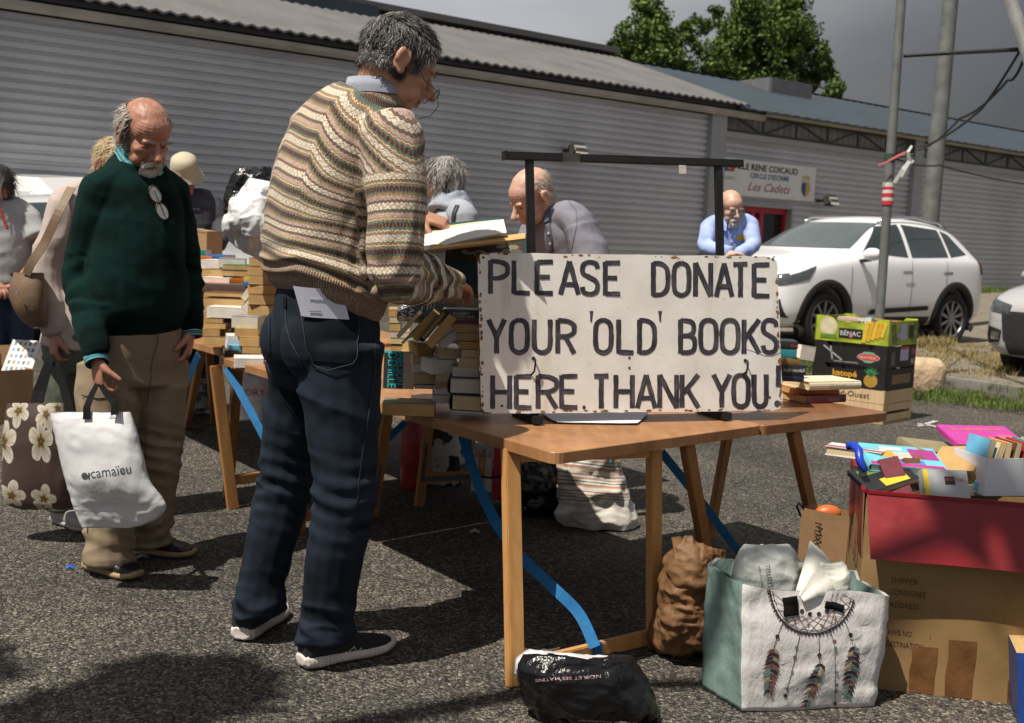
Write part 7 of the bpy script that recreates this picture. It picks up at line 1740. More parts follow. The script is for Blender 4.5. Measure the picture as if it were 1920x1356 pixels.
collar(J['neck'], l, f, .075, P6, cloth('blue_collar', (.24, .33, .62), .08), .45, .03, 0, .03, .02)
bq = [bvh_of(tp)]; patch('pocket_badge', bq, [(1380, 443), (1398, 441), (1398, 449), (1380, 451)], paint((.5, .36, .04)), P6, .004, 4)
for k in range(3):
    d = cam_drape(bq, [(1371, 440+k*12)], .005)[0]
    if d[0] is not None: mb = MB(); mb.disc(d[0], .008, d[1], 10, .002); mb.build('button', paint((.6, .6, .65)), P6)
# fence rail he leans on
# ------------------------------------------------------------------ bags
def softbag(rows, Y, mats, parent, name='bag_body', nx=72, ny=64, wr=.012, seed=0., ws=9., open_top=True, pinch=1., facemat=None, tiltY=0., crump=0., flat=0., vor=()):
    """a soft bag from rows (image y, left x, right x, half depth in m) at distance Y; front and back sheets meet at the edges"""
    S = crom([tuple(r) for r in rows], 6); ys = np.linspace(0, len(S)-1, ny); P = []; cu = []
    for f in ys:
        i = min(int(f), len(S)-2); u = f-i; s = S[i]*(1-u)+S[i+1]*u; row = []
        yy = Y+tiltY*(f/(len(S)-1)-.5)
        for j in range(nx):
            a = 2*math.pi*j/nx; g = .5-.5*math.cos(a); sg = math.sin(a)
            x = s[1]+(s[2]-s[1])*g; row.append(ad(x, s[0], yy-s[3]*math.copysign(abs(sg)**.75, sg)*pinch)); cu.append((g, f/(len(S)-1), 1. if sg >= 0 else 0.))
        P.append(row)
    mb = MB(); mb.grid(P, True); n = len(P)*nx
    if not open_top: mb.f.append(tuple(range(nx-1, -1, -1)))
    mb.f.append(tuple(n-nx+j for j in range(nx)))
    me = mb.mesh(name); b = bmesh.new(); b.from_mesh(me); bmesh.ops.recalc_face_normals(b, faces=b.faces); b.to_mesh(me); b.free()
    co = vco(me); nr = vnormals(me)
    wq = co+.03*np.stack([vnoise(co+9+seed, 9), vnoise(co+17, 9), vnoise(co+29, 9)], 1)
    d = wr*(ridge(co+seed, ws)*.6+.4*ridge(co*np.array([1, 1, .35])+seed, ws*1.7))+crump*(1.6*ridge(wq+seed*2, 13)+1.*ridge(wq+seed, 27)+.5*ridge(wq+seed*3, 55)); co = co+nr*d[:, None]
    for n_, a_ in vor:
        rs = np.random.RandomState(int(seed)+n_); sd = co[rs.randint(0, len(co), n_)]+rs.randn(n_, 3)*.01; dd = np.sqrt(((co[:, None]-sd[None])**2).sum(2)); f1 = dd.min(1); co = co+nr*(a_*(f1/f1.mean()-1))[:, None]
    if flat: co = co+np.random.RandomState(int(seed)).randn(len(co), 3)*flat
    co[:, 2] = np.maximum(co[:, 2], .003); setco(me, co)
    at = me.attributes.new('cuv', 'FLOAT_VECTOR', 'POINT'); at.data.foreach_set('vector', np.array(cu).ravel())
    for m in (mats if isinstance(mats, (list, tuple)) else [mats]): me.materials.append(m)
    if facemat: me.polygons.foreach_set('material_index', [facemat(p.center, p.normal, cu[p.vertices[0]]) for p in me.polygons])
    o = link(name, me, parent, not flat); return soften(o) if flat else o
def soften(o, lv=1):
    q = o.modifiers.new('s', 'SUBSURF'); q.levels = lv; q.render_levels = lv; me = evalmesh(o); o.modifiers.clear(); o.data = me; me.polygons.foreach_set('use_smooth', [True]*len(me.polygons)); return o
def plastic(name, c, rough=.35, var=.06, trans=0., bump=.35, bs=22, spec=.5):
    t = NT(name); v = t.coord(); n = t.noise(v, 6, 3); w_ = t.noise(t.mapping(v, (1, 1, .5)), bs, 4, .6)
    return t.fin(t.ramp(n, [(.3, sc(c, 1-var)), (.7, sc(c, 1+var))]), rough, t.bump(w_, bump, .012), 0, spec)
mwp = plastic('white_plastic', (.60, .60, .61), .42, .05, bump=.25); mbp = plastic('black_plastic', (.004, .004, .005), .24, .2, bump=.6, bs=30, spec=.4)
mhandle = M('black_handle', (.004, .004, .0045), .85, .2, 20, spec=.15)
# white carrier bag of the man in green
wbag = thing('carrier_bag', 'white carrier bag with a dark shop name held by the man in green', 'bag', az(190, 1000)-Vector((0, 0, 0)))
YW = 3.68
wb_ = softbag([(774, 96, 240, .02), (800, 103, 250, .04), (840, 112, 262, .055), (900, 126, 280, .06), (935, 137, 300, .045), (952, 142, 306, .032), (972, 148, 286, .02), (988, 156, 244, .006)], YW, mwp, wbag, wr=.009, seed=3., ws=6., crump=.0016)
bw = [bvh_of(wb_)]; mtx = paint((.05, .07, .08))
drape_text('lettering', bw, 'camaïeu', 171, 897, 76, 27, mtx, wbag, rad(-7)*-1*-1)
polydrape('logo', bw, [[(159+6*math.cos(k*.7), 892+6*math.sin(k*.7)) for k in range(9)], [(166, 886), (169, 887), (168, 897), (165, 898)]], mtx, wbag)
polydrape('printed_square', bw, [[(203, 769), (214, 768), (216, 784), (204, 785)]], paint((.3, .34, .42)), wbag)
hpos = wR+Vector((.012, -.008, -.085))
for (x0, x1, yb) in ((158, 168, 772), (208, 222, 764)):
    mb = MB(); b = ad((x0+x1)/2, yb+14, YW-.045); b2 = ad((x0+x1)/2, yb-8, YW-.03); mb.strip([b, b2, b2.lerp(hpos, .5)+Vector((0, -.01, 0)), hpos], [.026, .024, .02, .016], (0, -1, .1), .002); mb.build('bag_handle', mhandle, wbag)
# floral tote
def floral():
    t = NT('floral_print'); a = t.attr('cuv'); m_ = t.mapping(a, (2.35, 3.1, 0)); nz_ = t.n('TexNoise'); nz_.inputs['Scale'].default_value = 6; t.l(a, nz_.inputs['Vector'])
    vm = t.n('VectorMath', operation='MULTIPLY_ADD'); t.l(nz_.outputs['Color'], vm.inputs[0]); vm.inputs[1].default_value = (.10, .10, 0); t.l(m_, vm.inputs[2])
    vo = t.n('TexVoronoi', feature='F1'); vo.voronoi_dimensions = '2D'; vo.inputs['Scale'].default_value = 1.; vo.inputs['Randomness'].default_value = .62; t.l(vm.outputs[0], vo.inputs['Vector'])
    sub = t.n('VectorMath', operation='SUBTRACT'); t.l(vm.outputs[0], sub.inputs[0]); t.l(vo.outputs['Position'], sub.inputs[1]); s = t.n('SeparateXYZ'); t.l(sub.outputs[0], s.inputs[0])
    sc_ = t.n('SeparateColor'); t.l(vo.outputs['Color'], sc_.inputs[0])
    ang = t.math('ARCTAN2', s.outputs[1], s.outputs[0]); pet = t.math('ABSOLUTE', t.math('COSINE', t.math('ADD', t.math('MULTIPLY', ang, 2.5), t.math('MULTIPLY', sc_.outputs[0], 6.)))); d = vo.outputs['Distance']
    lim = t.math('ADD', .22, t.math('MULTIPLY', t.math('POWER', pet, .6), .25)); q = t.math('DIVIDE', d, lim)
    c = t.ramp(q, [(0, (.25, .19, .03)), (.12, (.03, .015, .012)), (.3, (.2, .13, .03)), (.36, (.34, .30, .23)), (.9, (.56, .51, .42)), (.97, (.02, .014, .012)), (1, (.065, .04, .034))])
    line_ = t.math('LESS_THAN', t.math('ABSOLUTE', t.math('SINE', t.math('MULTIPLY', ang, 7.5))), .12); inp = t.math('MULTIPLY', t.math('LESS_THAN', q, .9), t.math('GREATER_THAN', q, .36))
    c = t.mix(t.math('MULTIPLY', t.math('MULTIPLY', line_, inp), .7), c, (.05, .035, .03)); return t.fin(c, .5, t.bump(nz_.outputs[0], .1, .01), 0, .4)
ft = thing('floral_bag', 'brown shopping bag printed with big cream flowers hanging beside the white carrier bag', 'bag', az(70, 975)); YF = 4.28
fb = softbag([(756, 16, 122, .05), (790, 10, 126, .07), (850, 5, 134, .075), (910, 4, 142, .07), (945, 14, 142, .05), (954, 40, 138, .03)], YF, floral(), ft, wr=.006, seed=8.)
hpw = ad(100, 664, 4.42)
for pts, wd in (([(66, 772), (74, 735), (92, 680)], .05), ([(132, 775), (122, 735), (108, 685)], .035)):
    mb = MB(); A = [ad(x, y, YF-.04+.05*k) for k, (x, y) in enumerate(pts)]; mb.strip(A+[hpw+Vector((0, 0, -.03))], [wd, wd, wd*.7, wd*.45], (0, -1, .1), .003); mb.build('bag_handle', mhandle, ft)
# brown leather shoulder bag
hb = thing('shoulder_bag', 'tan leather shoulder bag with a flap and stud tucked under the pale cardigan arm', 'handbag', az(50, 985)); mtl = M('tan_leather', (.15, .095, .055), .55, .2, 10, .4, 160)
hb_b = softbag([(512, 28, 80, .05), (540, 18, 84, .07), (575, 24, 86, .07), (600, 40, 86, .05), (612, 58, 84, .03)], 4.42, mtl, hb, wr=.006, seed=5.)
bh = [bvh_of(hb_b)]; patch('flap', bh, [(22, 505), (80, 500), (66, 566), (20, 540)], mtl, hb, .012, 8); d = cam_drape(bh, [(40, 549)], .022)[0]
if d[0] is not None: mb = MB(); mb.disc(d[0], .007, d[1], 12, .004); mb.build('stud', M('nickel', (.3, .3, .3), .3, metal=.8), hb)
mb = MB(); mb.strip([Vector(q) for q in crom([ad(50, 515, 4.36), ad(60, 492, 4.36), ad(84, 455, 4.38), ad(112, 395, 4.4), ad(134, 352, 4.48)], 6)], .035, (0, -1, .2), .004); mb.build('shoulder_strap', mtl, hb)
# black and white bag on the heap
pb_ = thing('plastic_bag', 'crumpled white and black plastic bag on the books beside the striped jumper', 'bag', ad(465, 478, 4.5))
softbag([(318, 470, 500, .03), (335, 440, 505, .08), (370, 430, 512, .1), (395, 428, 512, .1)], 4.56, mbp, pb_, 'black_lining', wr=.022, seed=2., ws=15., crump=.004, nx=110, ny=80, open_top=False)
softbag([(343, 474, 510, .03), (372, 456, 512, .06), (392, 436, 514, .1), (414, 424, 516, .11), (430, 430, 518, .1), (456, 456, 520, .07), (480, 486, 522, .03)], 4.46, mwp, pb_, wr=.024, seed=6., ws=13., crump=.005, nx=120, ny=90, open_top=False)
pb(462, 498, 470, 482, 4.6, (.02, .4, .12), 'white', 'small bright green book beneath the crumpled plastic bag', -20, .1, 'F', roll=24)
for i, (y0, y1) in enumerate(((484, 500), (500, 517), (517, 534), (534, 552), (552, 572), (572, 592))): pb(466-i % 2*3, 520, y0, y1, 4.75, ['brown', 'tan', 'cream', 'red', 'tan', 'navy'][i], 'tan', '%s book hidden behind the striped hem, %s below the plastic bag' % (['brown', 'tan', 'cream', 'red', 'tan-edged', 'navy'][i], ['first', 'second', 'third', 'fourth', 'fifth', 'sixth'][i]), random.uniform(-6, 6), .15, 'B')
# ------------------------------------------------------------------ dreamcatcher bag
db = thing('shopping_bag', 'white woven shopping bag with green sides and a dreamcatcher print, full of papers', 'bag', az(1500, 1325))
fl, fr = az(1390, 1337), az(1638, 1326); du = (fr-fl).normalized(); dv = Vector((-du.y, du.x, 0)); Wd = (fr-fl).length; Dp = .17; Hd = (ad(1386, 1098, fl.y)).z; Hr = (ad(1650, 1120, fr.y)).z
P = []; nx_ = 72
for k in range(26):
    f = k/25; row = []
    for j in range(nx_):
        g = j/nx_*4; s_ = int(g); h = g-s_; e = .02*f; cs = [(-e, 0), (Wd+e*1.3, 0), (Wd+e*1.2-.01, Dp*(.9+.1*f)), (-.045-e*.5, Dp)]; a = cs[s_]; b = cs[(s_+1) % 4]
        u = a[0]*(1-h)+b[0]*h; v_ = a[1]*(1-h)+b[1]*h; bul = (.02*math.sin(f*3.1)*math.sin(h*3.14))*(1 if s_ % 2 == 0 else -.6); nx2 = [(0, -1), (1, 0), (0, 1), (-1, 0)][s_]
        hh = (Hd*(1-u/Wd)+Hr*u/Wd)+(.02 if s_ == 2 else 0)-.008*math.sin(h*6.28)*(s_ == 0); row.append(fl+du*(u+nx2[0]*bul)+dv*(v_+nx2[1]*bul)+UP*(hh*f+.004))
    P.append(row)
mb = MB(); mb.grid(P, True); N0 = len(mb.f); mb.f.append(tuple(range(nx_-1, -1, -1))); me = mb.mesh('bag_body')
co = vco(me); nr = vnormals(me); d = .0045*ridge(co+3, 13)+.003*ridge(co+9, 30)+.0015*vnoise(co, 80); co += nr*d[:, None]; co[:, 2] = np.maximum(co[:, 2], .002); setco(me, co)
mwv = plastic('woven_white', (.60, .58, .57), .5, .06, bump=.35, bs=45); mgg = plastic('woven_green', (.16, .24, .22), .5, .1, bump=.35, bs=45)
me.materials.append(mwv); me.materials.append(mgg)
me.polygons.foreach_set('material_index', [1 if (i < N0 and (i % nx_) >= nx_*3/4) else 0 for i in range(len(me.polygons))]); dbo = link('bag_body', me, db, True)
mb = MB(); Pc = [[Vector(co[i*nx_+j]) for j in range(nx_)] for i in range(26)]; mb.grid([[q-(q-(fl+du*Wd/2+dv*Dp/2+UP*q.z))*.05 for q in r] for r in Pc[::-1]], True); mb.build('bag_lining', mgg, db, True)
bd = [bvh_of(dbo)]; mink = paint((.035, .022, .022)); mrd2 = paint((.16, .07, .055)); mtq = paint((.1, .17, .16)); mcr2 = paint((.32, .25, .16))
arc = [(1442, 1105), (1446, 1124), (1453, 1143), (1464, 1161), (1478, 1174), (1496, 1184), (1516, 1188), (1536, 1187), (1554, 1181), (1572, 1171), (1585, 1157), (1595, 1141), (1601, 1125)]
seam('print_ring', bd, arc, .0042, mink, db, .0015, .0006); seam('print_ring', bd, [(1520+(x-1520)*.93, 1105+(y-1105)*.93) for x, y in arc], .0015, mink, db, .0015, .0006)
polydrape('print_fringe', bd, [[(x+dx*1, y+dy) for dx, dy in ((-3, 0), (3, 0), ((x-1520)*.06, 4+abs(y-1105)*.03))] for i in range(len(arc)-1) for t_ in (.0, .33, .66) for x, y in [(arc[i][0]*(1-t_)+arc[i+1][0]*t_, arc[i][1]*(1-t_)+arc[i+1][1]*t_)]], mink, db)
web = []
for i in range(0, 13, 1):
    a = arc[i]; b = arc[(i+4)] if i+4 < 13 else (1480+i*9, 1112); m = ((a[0]+b[0])/2*.8+1520*.2, (a[1]+b[1])/2*.72+1105*.28); seam('print_web', bd, [a, m, b], .0011, mrd2, db, .0013, .0005)
for q in ((1500, 1120), (1520, 1128), (1543, 1122)): web.append(q)
def bead(x, y, r, m): polydrape('print_bead', bd, [[(x+r*math.cos(k*.63), y+r*math.sin(k*.63)) for k in range(10)]], m, db, .0022)
for (x, y) in ((1503, 1146), (1518, 1151), (1535, 1151), (1550, 1146)): bead(x, y, 4.2, mink)
for (x, y) in ((1470, 1150), (1490, 1165), (1515, 1172), (1540, 1172), (1565, 1162), (1580, 1148), (1480, 1130), (1560, 1135)): bead(x, y, 2.2, mrd2)
for pts in ([(1467, 1168), (1457, 1193), (1449, 1222)], [(1500, 1187), (1490, 1235), (1474, 1302)], [(1535, 1189), (1536, 1228), (1537, 1245)], [(1557, 1183), (1565, 1215), (1566, 1318)], [(1583, 1163), (1594, 1191), (1600, 1215)]): seam('print_string', bd, pts, .0013, mink, db, .0013, .0005)
for (x, y, r, m) in ((1457, 1193, 4, mink), (1493, 1214, 3, mtq), (1490, 1232, 3.6, mrd2), (1485, 1260, 3, mtq), (1475, 1287, 3.6, mrd2), (1472, 1304, 4, mink), (1536, 1228, 4.2, mink), (1564, 1202, 3.6, mrd2), (1566, 1215, 3, mtq), (1568, 1260, 3, mtq), (1568, 1284, 3.4, mrd2), (1567, 1296, 3, mtq), (1565, 1319, 3.6, mink), (1594, 1190, 4, mink)): bead(x, y, r, m)
def feather(x0, y0, x1, y1, wd, seed):
    r = np.random.RandomState(seed); L_ = math.hypot(x1-x0, y1-y0); ux, uy = (x1-x0)/L_, (y1-y0)/L_; px, py = -uy, ux; groups = {0: [], 1: [], 2: [], 3: []}
    for k in range(11):
        f = k/11; w_ = wd*(1-.55*abs(f-.35)*1.4)
        for sgn in (-1, 1):
            c = (x0+ux*L_*f, y0+uy*L_*f); tip = (c[0]+px*sgn*w_+ux*L_*.14, c[1]+py*sgn*w_+uy*L_*.14); e = L_*.055
            groups[r.choice([0, 0, 1, 2, 3])].append([c, (c[0]+px*sgn*w_*.6-ux*e*.1, c[1]+py*sgn*w_*.6-uy*e*.1+L_*.03), tip, (c[0]+px*sgn*w_*.35+ux*e*1.6, c[1]+py*sgn*w_*.35+uy*e*1.6), (c[0]+ux*e, c[1]+uy*e)])
    for k, m in enumerate((mink, mtq, mcr2, mrd2)):
        if groups[k]: polydrape('print_feather', bd, groups[k], m, db, .0016+k*.00015)
    seam('print_feather', bd, [(x0, y0-8), (x1, y1)], .0012, mink, db, .0025, .0005)
feather(1451, 1216, 1440, 1300, 17, 1); feather(1540, 1244, 1508, 1326, 15, 2); feather(1602, 1212, 1588, 1310, 17, 3)
mb = None; seam('bag_handle', bd, [(1479, 1119), (1481, 1134), (1482, 1154)], .042, mhandle, db, .004, .003)
seam('bag_handle', bd, [(1546, 1133), (1562, 1136), (1580, 1142)], .02, mhandle, db, .004, .003)
mtb = plastic('milky_plastic', (.46, .48, .45), .35, .08, bump=.5); mpg = plastic('crumpled_paper', (.56, .55, .49), .7, .06, bump=.4)
ib = thing('plastic_bag', 'milky plastic bag with the word TOUTES stuffed into the dreamcatcher bag', 'bag', fl+du*.06+dv*.08); ib_ = softbag([(1028, 1400, 1478, .03), (1045, 1384, 1488, .05), (1080, 1370, 1495, .06), (1140, 1372, 1500, .06), (1200, 1390, 1490, .05)], 3.03, mtb, ib, wr=.012, seed=11., crump=.002, nx=90, ny=70, vor=((40, .007), (150, .003)), open_top=False)
bi = [bvh_of(ib_)]; drape_text('lettering', bi, 'TOUTES', 1434, 1060, 42, 13, paint((.05, .05, .05)), ib, rad(82), lift=.004); drape_text('lettering', bi, 'pensez au recyclage', 1422, 1062, 40, 6, paint((.12, .12, .12)), ib, rad(82), lift=.004)
ip = thing('paper_wrap', 'folded cream paper sticking up like a tent from the dreamcatcher bag', 'paper', fl+du*.15+dv*.08)
mb = MB(); P = []
for (a, b, c) in (((1492, 1110, 2.96), (1519, 1014, 3.04), (1560, 1060, 3.08)), ((1500, 1118, 2.94), (1540, 1078, 2.99), (1586, 1072, 3.06)), ((1508, 1130, 2.93), (1560, 1116, 2.97), (1586, 1110, 3.05))):
    P.append([ad(*a), ad(*a).lerp(ad(*b), .5)+Vector((0, -.01, .01)), ad(*b), ad(*b).lerp(ad(*c), .5)+Vector((0, .0, .008)), ad(*c)])
Q = []
for i in range(9):
    f = i/4; k = min(1, int(f)); u = f-k; Q.append([P[k][j].lerp(P[k+1][j], u)+Vector((0, -.012*math.sin(u*3.14), 0)) for j in range(5)])
mb.grid(Q); mb.grid([[q+Vector((0, .003, 0)) for q in r] for r in Q][::-1]); ipo = mb.build('folded_sheet', mpg, ip, True)
pgk = softbag([(1060, 1500, 1575, .01), (1090, 1508, 1590, .02), (1130, 1505, 1590, .03), (1180, 1510, 1585, .03)], 3.02, mpg, ip, 'inner_sheet', wr=.012, seed=14., crump=.004, open_top=False)
# crumpled brown paper bag
cb = thing('paper_bag', 'crumpled brown paper bag slumped against the table leg', 'bag', az(1290, 1225)); mkr = plastic('kraft_paper', (.15, .078, .034), .6, .12, bump=.6, bs=30, spec=.3)
softbag([(1003, 1282, 1300, .008), (1022, 1270, 1312, .03), (1052, 1258, 1330, .05), (1090, 1262, 1330, .05)], 3.26, mkr, cb, 'top_fold', wr=.01, seed=61., vor=((30, .008), (120, .005)))
softbag([(1034, 1262, 1348, .06), (1040, 1258, 1350, .075), (1056, 1252, 1352, .09), (1090, 1250, 1352, .1), (1130, 1246, 1350, .11), (1170, 1236, 1348, .12), (1205, 1246, 1344, .11), (1226, 1290, 1332, .06)], 3.32, mkr, cb, wr=.02, seed=21., ws=8., crump=.004, nx=130, ny=110, vor=((45, .012), (160, .006), (500, .0025)))
mb = MB(); mb.strip([ad(1268, 1008, 3.3), ad(1276, 1032, 3.24), ad(1272, 1060, 3.22)], [.03, .04, .02], (0, -1, .2), .003); mb.build('twisted_corner', mkr, cb, True)
# kraft bag with handle
kb = thing('paper_bag', 'upright brown paper carrier with dark capitals behind the stuffed dreamcatcher bag', 'bag', az(1545, 1115)); mk2 = plastic('plain_kraft', (.24, .145, .075), .75, .08, bump=.2, spec=.2)
k0_, k1_ = ad(1502, 958, 3.75), ad(1590, 965, 3.62); kx = (k1_-k0_); kx.z = 0; kw = kx.length; kx.normalize(); ky = Vector((-kx.y, kx.x, 0)); kz = (k0_.z+k1_.z)/2
mb = MB(); pts = [(0, 0), (kw, 0), (kw, .1), (kw*.5, .1), (0, .1), (-.004, .05)]
rng = [[Vector((k0_.x, k0_.y, 0))+kx*a+ky*(b+(.012 if 0 < i < 3 else 0)*f)+UP*(.003+(kz-.003)*f) for i, (a, b) in enumerate(pts)] for f in (0, .3, .6, 1)]
mb.grid(rng, True); mb.grid([[q-(q-(Vector((k0_.x, k0_.y, q.z))+kx*kw/2+ky*.05))*.015 for q in r] for r in rng[::-1]], True); ko = mb.build('bag_body', mk2, kb)
mb = MB(); puttext(mb, 'MAG', Vector((k0_.x, k0_.y, kz*.9))+kx*kw*.33-ky*.003, (0, 0, -1), kx, .04, .1); mb.build('lettering', paint((.03, .025, .02)), kb)
mb = MB(); c = Vector((k0_.x, k0_.y, kz))+kx*.0; mb.tube([c+kx*.01+ky*.0, c+UP*.012-kx*.012, c+UP*.0-kx*.018, c-UP*.03+kx*.0], .004, 8); mb.build('cord_handle', mhandle, kb, True)
mb = MB(); ell(mb, Vector((k0_.x, k0_.y, kz-.012))+kx*kw*.4+ky*.055, (.045, .028, .028)); mb.build('orange_wrapper', paint((.5, .12, .03), .4), kb, True)
# black bag on the ground in front
fbk = thing('plastic_bag', 'glossy black plastic bag with a white lining lying on the asphalt in front', 'bag', az(1090, 1345))
fb2 = softbag([(1238, 985, 1180, .09), (1262, 975, 1200, .13), (1295, 985, 1212, .14), (1330, 1000, 1222, .13), (1356, 1012, 1222, .1), (1375, 1030, 1215, .06)], 2.86, mbp, fbk, wr=.012, seed=31., ws=7, crump=.003, nx=110, ny=96, vor=((50, .008), (220, .004)), open_top=False)
softbag([(1224, 995, 1040, .02), (1232, 978, 1110, .05), (1244, 970, 1160, .08), (1262, 968, 1150, .07)], 2.93, mwp, fbk, 'white_lining', wr=.008, seed=33., crump=.004, open_top=False)
mb = MB(); mb.strip([ad(1068, 1262, 2.76), ad(1115, 1252, 2.78), ad(1168, 1262, 2.79)], [.02, .045, .03], (0, -.5, 1), .003); mb.build('white_lining', mwp, fbk, True)
bk_ = [bvh_of(fb2)]; drape_text('lettering', bk_, 'paréos sont adaptés à vos envies   www.monsacrecyclé.fr', 1085, 1350, 110, 6, paint((.4, .4, .4)), fbk, rad(-3)*-1, lift=.004); drape_text('lettering', bk_, 'NOIR ET SES MATINS', 1125, 1266, 120, 8, paint((.4, .25, .28)), fbk, rad(177), lift=.004)
# striped bag, rubbish bag, red bag, patterned bags below the tables
def stripes(name):
    t = NT(name); a = t.attr('cuv'); s = t.n('SeparateXYZ'); t.l(a, s.inputs[0]); q = t.math('ADD', s.outputs[1], t.math('MULTIPLY', s.outputs[0], -.06)); f = t.math('FRACT', t.math('MULTIPLY', q, 7.))
    W = (.56, .52, .47); c = t.ramp(f, [(0, W), (.12, (.32, .16, .12)), (.2, W), (.32, (.36, .25, .17)), (.42, W), (.52, (.1, .14, .13)), (.6, W), (.7, (.33, .17, .13)), (.8, (.45, .3, .15)), (.88, W)], True)
    mk_ = t.ramp(s.outputs[1], [(.03, (0, 0, 0)), (.04, (1, 1, 1)), (.56, (1, 1, 1)), (.58, (0, 0, 0))]); return t.fin(t.mix(mk_, (.55, .52, .47), c), .4, t.bump(t.noise(t.coord(), 24, 4), .4, .012), 0, .5)
o = thing('plastic_bag', 'white plastic bag with red and green stripes under the front table', 'bag', az(1120, 985))
softbag([(838, 1062, 1135, .05), (860, 1054, 1150, .09), (905, 1048, 1166, .11), (945, 1052, 1180, .12), (975, 1050, 1192, .12), (990, 1070, 1194, .1)], 4.9, stripes('striped_plastic'), o, wr=.02, seed=41., crump=.003, vor=((50, .01), (180, .005)), open_top=False)
mb = MB(); mb.strip([ad(1135, 848, 4.85), ad(1142, 856, 4.82), ad(1138, 866, 4.82)], .03, (0, -1, .2), .003); mb.build('blue_tie', paint((.02, .3, .45)), o)
o = thing('rubbish_bag', 'black rubbish sack in the deep shade under the front table beside the red books', 'bag', az(1000, 965)); softbag([(860, 985, 1045, .08), (890, 960, 1050, .12), (930, 950, 1052, .14), (962, 952, 1050, .13), (972, 970, 1040, .1)], 5.1, mbp, o, wr=.02, seed=44., crump=.008, open_top=False)
mredp = plastic('red_plastic', (.30, .012, .018), .35, .12)
o = thing('carrier_bag', 'shiny red carrier bag under the table behind the bracketed leg', 'bag', az(770, 930)); softbag([(788, 757, 792, .08), (830, 755, 795, .09), (890, 753, 795, .09), (925, 756, 795, .08), (934, 765, 790, .05)], 5.5, mredp, o, wr=.01, seed=46.)
def camo(name, a, b, s):
    t = NT(name); v = t.coord(); n = t.noise(v, s, 3, .6); return t.fin(t.ramp(n, [(.46, a), (.5, b)]), .5, None, 0, .4)
o = thing('carrier_bag', 'black and white blotched bag beside the red carrier under the table', 'bag', az(830, 930)); softbag([(800, 792, 865, .08), (850, 788, 868, .1), (900, 788, 868, .1), (932, 792, 866, .08)], 5.65, camo('blotched_print', (.012, .011, .012), (.5, .48, .48), 9), o, wr=.012, seed=48.)
o = thing('carrier_bag', 'off-white carrier with faded red capitals under the rear table', 'bag', az(468, 785)); wq = softbag([(690, 445, 520, .06), (720, 440, 520, .09), (760, 440, 520, .09), (784, 448, 518, .07)], 5.75, mwp, o, wr=.015, seed=50., crump=.004); drape_text('lettering', [bvh_of(wq)], 'FACTORY', 402+8, 742, 88, 18, paint((.45, .1, .1)), o, 0, lift=.004) or drape_text('lettering', [bvh_of(wq)], 'ERY', 452, 742, 34, 18, paint((.45, .1, .1)), o, 0, lift=.004)
o = thing('holdall', 'dark holdall with pale green streaks on the ground under the farther table', 'bag', az(365, 772)); softbag([(705, 345, 402, .1), (730, 332, 410, .15), (765, 335, 410, .15)], 7.3, camo('streaked_print', (.02, .02, .022), (.15, .17, .13), 14), o, wr=.02, seed=52., open_top=False)
for i, (x0, x1, c, pg, lb) in enumerate(((884, 897, 'cream', 'cream', 'tall cream book at the left end of the upright row under the table'), (898, 908, 'tan', 'tan', 'tan book second in the upright row under the table'), (909, 922, 'white', 'white', 'pale book third in the upright row under the table'))):
    q = ad((x0+x1)/2, 890, 5.2); book(q+Vector((0, .09, 0)), (.17, .18, (x1-x0)/403), Matrix.Rotation(rad(90), 3, 'Y'), c, pg, 'B', True, lb, group='books under the front table')
for i, (x0, x1) in enumerate(((924, 950), (951, 985))):
    q = ad((x0+x1)/2, 886, 5.12); book(q+Vector((0, .09, 0)), (.25, .18, (x1-x0)/412), Matrix.Rotation(rad(90), 3, 'Y'), (.32, .012, .02), 'white', 'F', True, ('bright red book with a gold title, left of its pair in the upright row', 'bright red book at the right end of the upright row')[i], group='books under the front table')
q = ad(943, 938, 5.1); mb = MB(); puttext(mb, 'HARRAP', ad(922, 943, 5.105), (1, 0, 0), UP, .022, .07); lo = mb.build('lettering', paint((.45, .33, .1)), None); 
par = [ob for ob in COL.objects if ob.get('label') == 'bright red book with a gold title, left of its pair in the upright row'][0]; lo.parent = par; lo.matrix_parent_inverse = par.matrix_basis.inverted()
mb = MB(); rb = [ad(882, 892, 5.08), ad(920, 896, 5.08), ad(985, 888, 5.0)]; mb.tube(rb, .005, 6); tag(mb.build('string', mhandle, smooth=True), 'dark string tied round the upright row of red books', 'string')
# carton with a magazine at the left edge
bq0, bq1 = az(-40, 800), az(72, 790); o = thing('cardboard_carton', 'open brown carton with a printed magazine at the left edge of the picture', 'box', bq0); mb = MB(); hh = ad(40, 690, bq1.y).z
Rb = rotz(math.atan2((bq1-bq0).y, (bq1-bq0).x)); cn = (bq0+bq1)/2
for (a, b, sx, sy) in ((0, 0, .3, .006), (0, .28, .3, .006), (-.147, .14, .006, .274), (.147, .14, .006, .274)): mb.box(cn+Rb @ Vector((a, b, 0))+UP*hh/2, (sx, sy, hh), Rb)
mb.box(cn+Rb @ Vector((0, .14, .006)), (.28, .27, .006), Rb); mb.build('carton_body', mcard, o); mb = MB(); mb.box(cn+Rb @ Vector((-.06, -.02, hh+.05)), (.015, .005, .12), Rb); mb.box(cn+Rb @ Vector((0, .285, hh+.06)), (.3, .004, .13), Rb @ Matrix.Rotation(rad(-15), 3, 'X')); mb.build('flap', mcard, o)
mg = book(ad(40, 672, bq1.y+.1), (.2, .26, .008), rotz(rad(-8)) @ Matrix.Rotation(rad(55), 3, 'X'), (.55, .55, .52), 'white', 'L', False, 'white magazine with small blue pictures leaning out of the carton at the left edge', name='magazine', topart=[(-.8+.33*i, -.62+.33*i, -.7+.35*k, -.5+.35*k, [(.15, .25, .35), (.1, .12, .15), (.3, .2, .15)][(i+k) % 3]) for i in range(5) for k in range(5)])
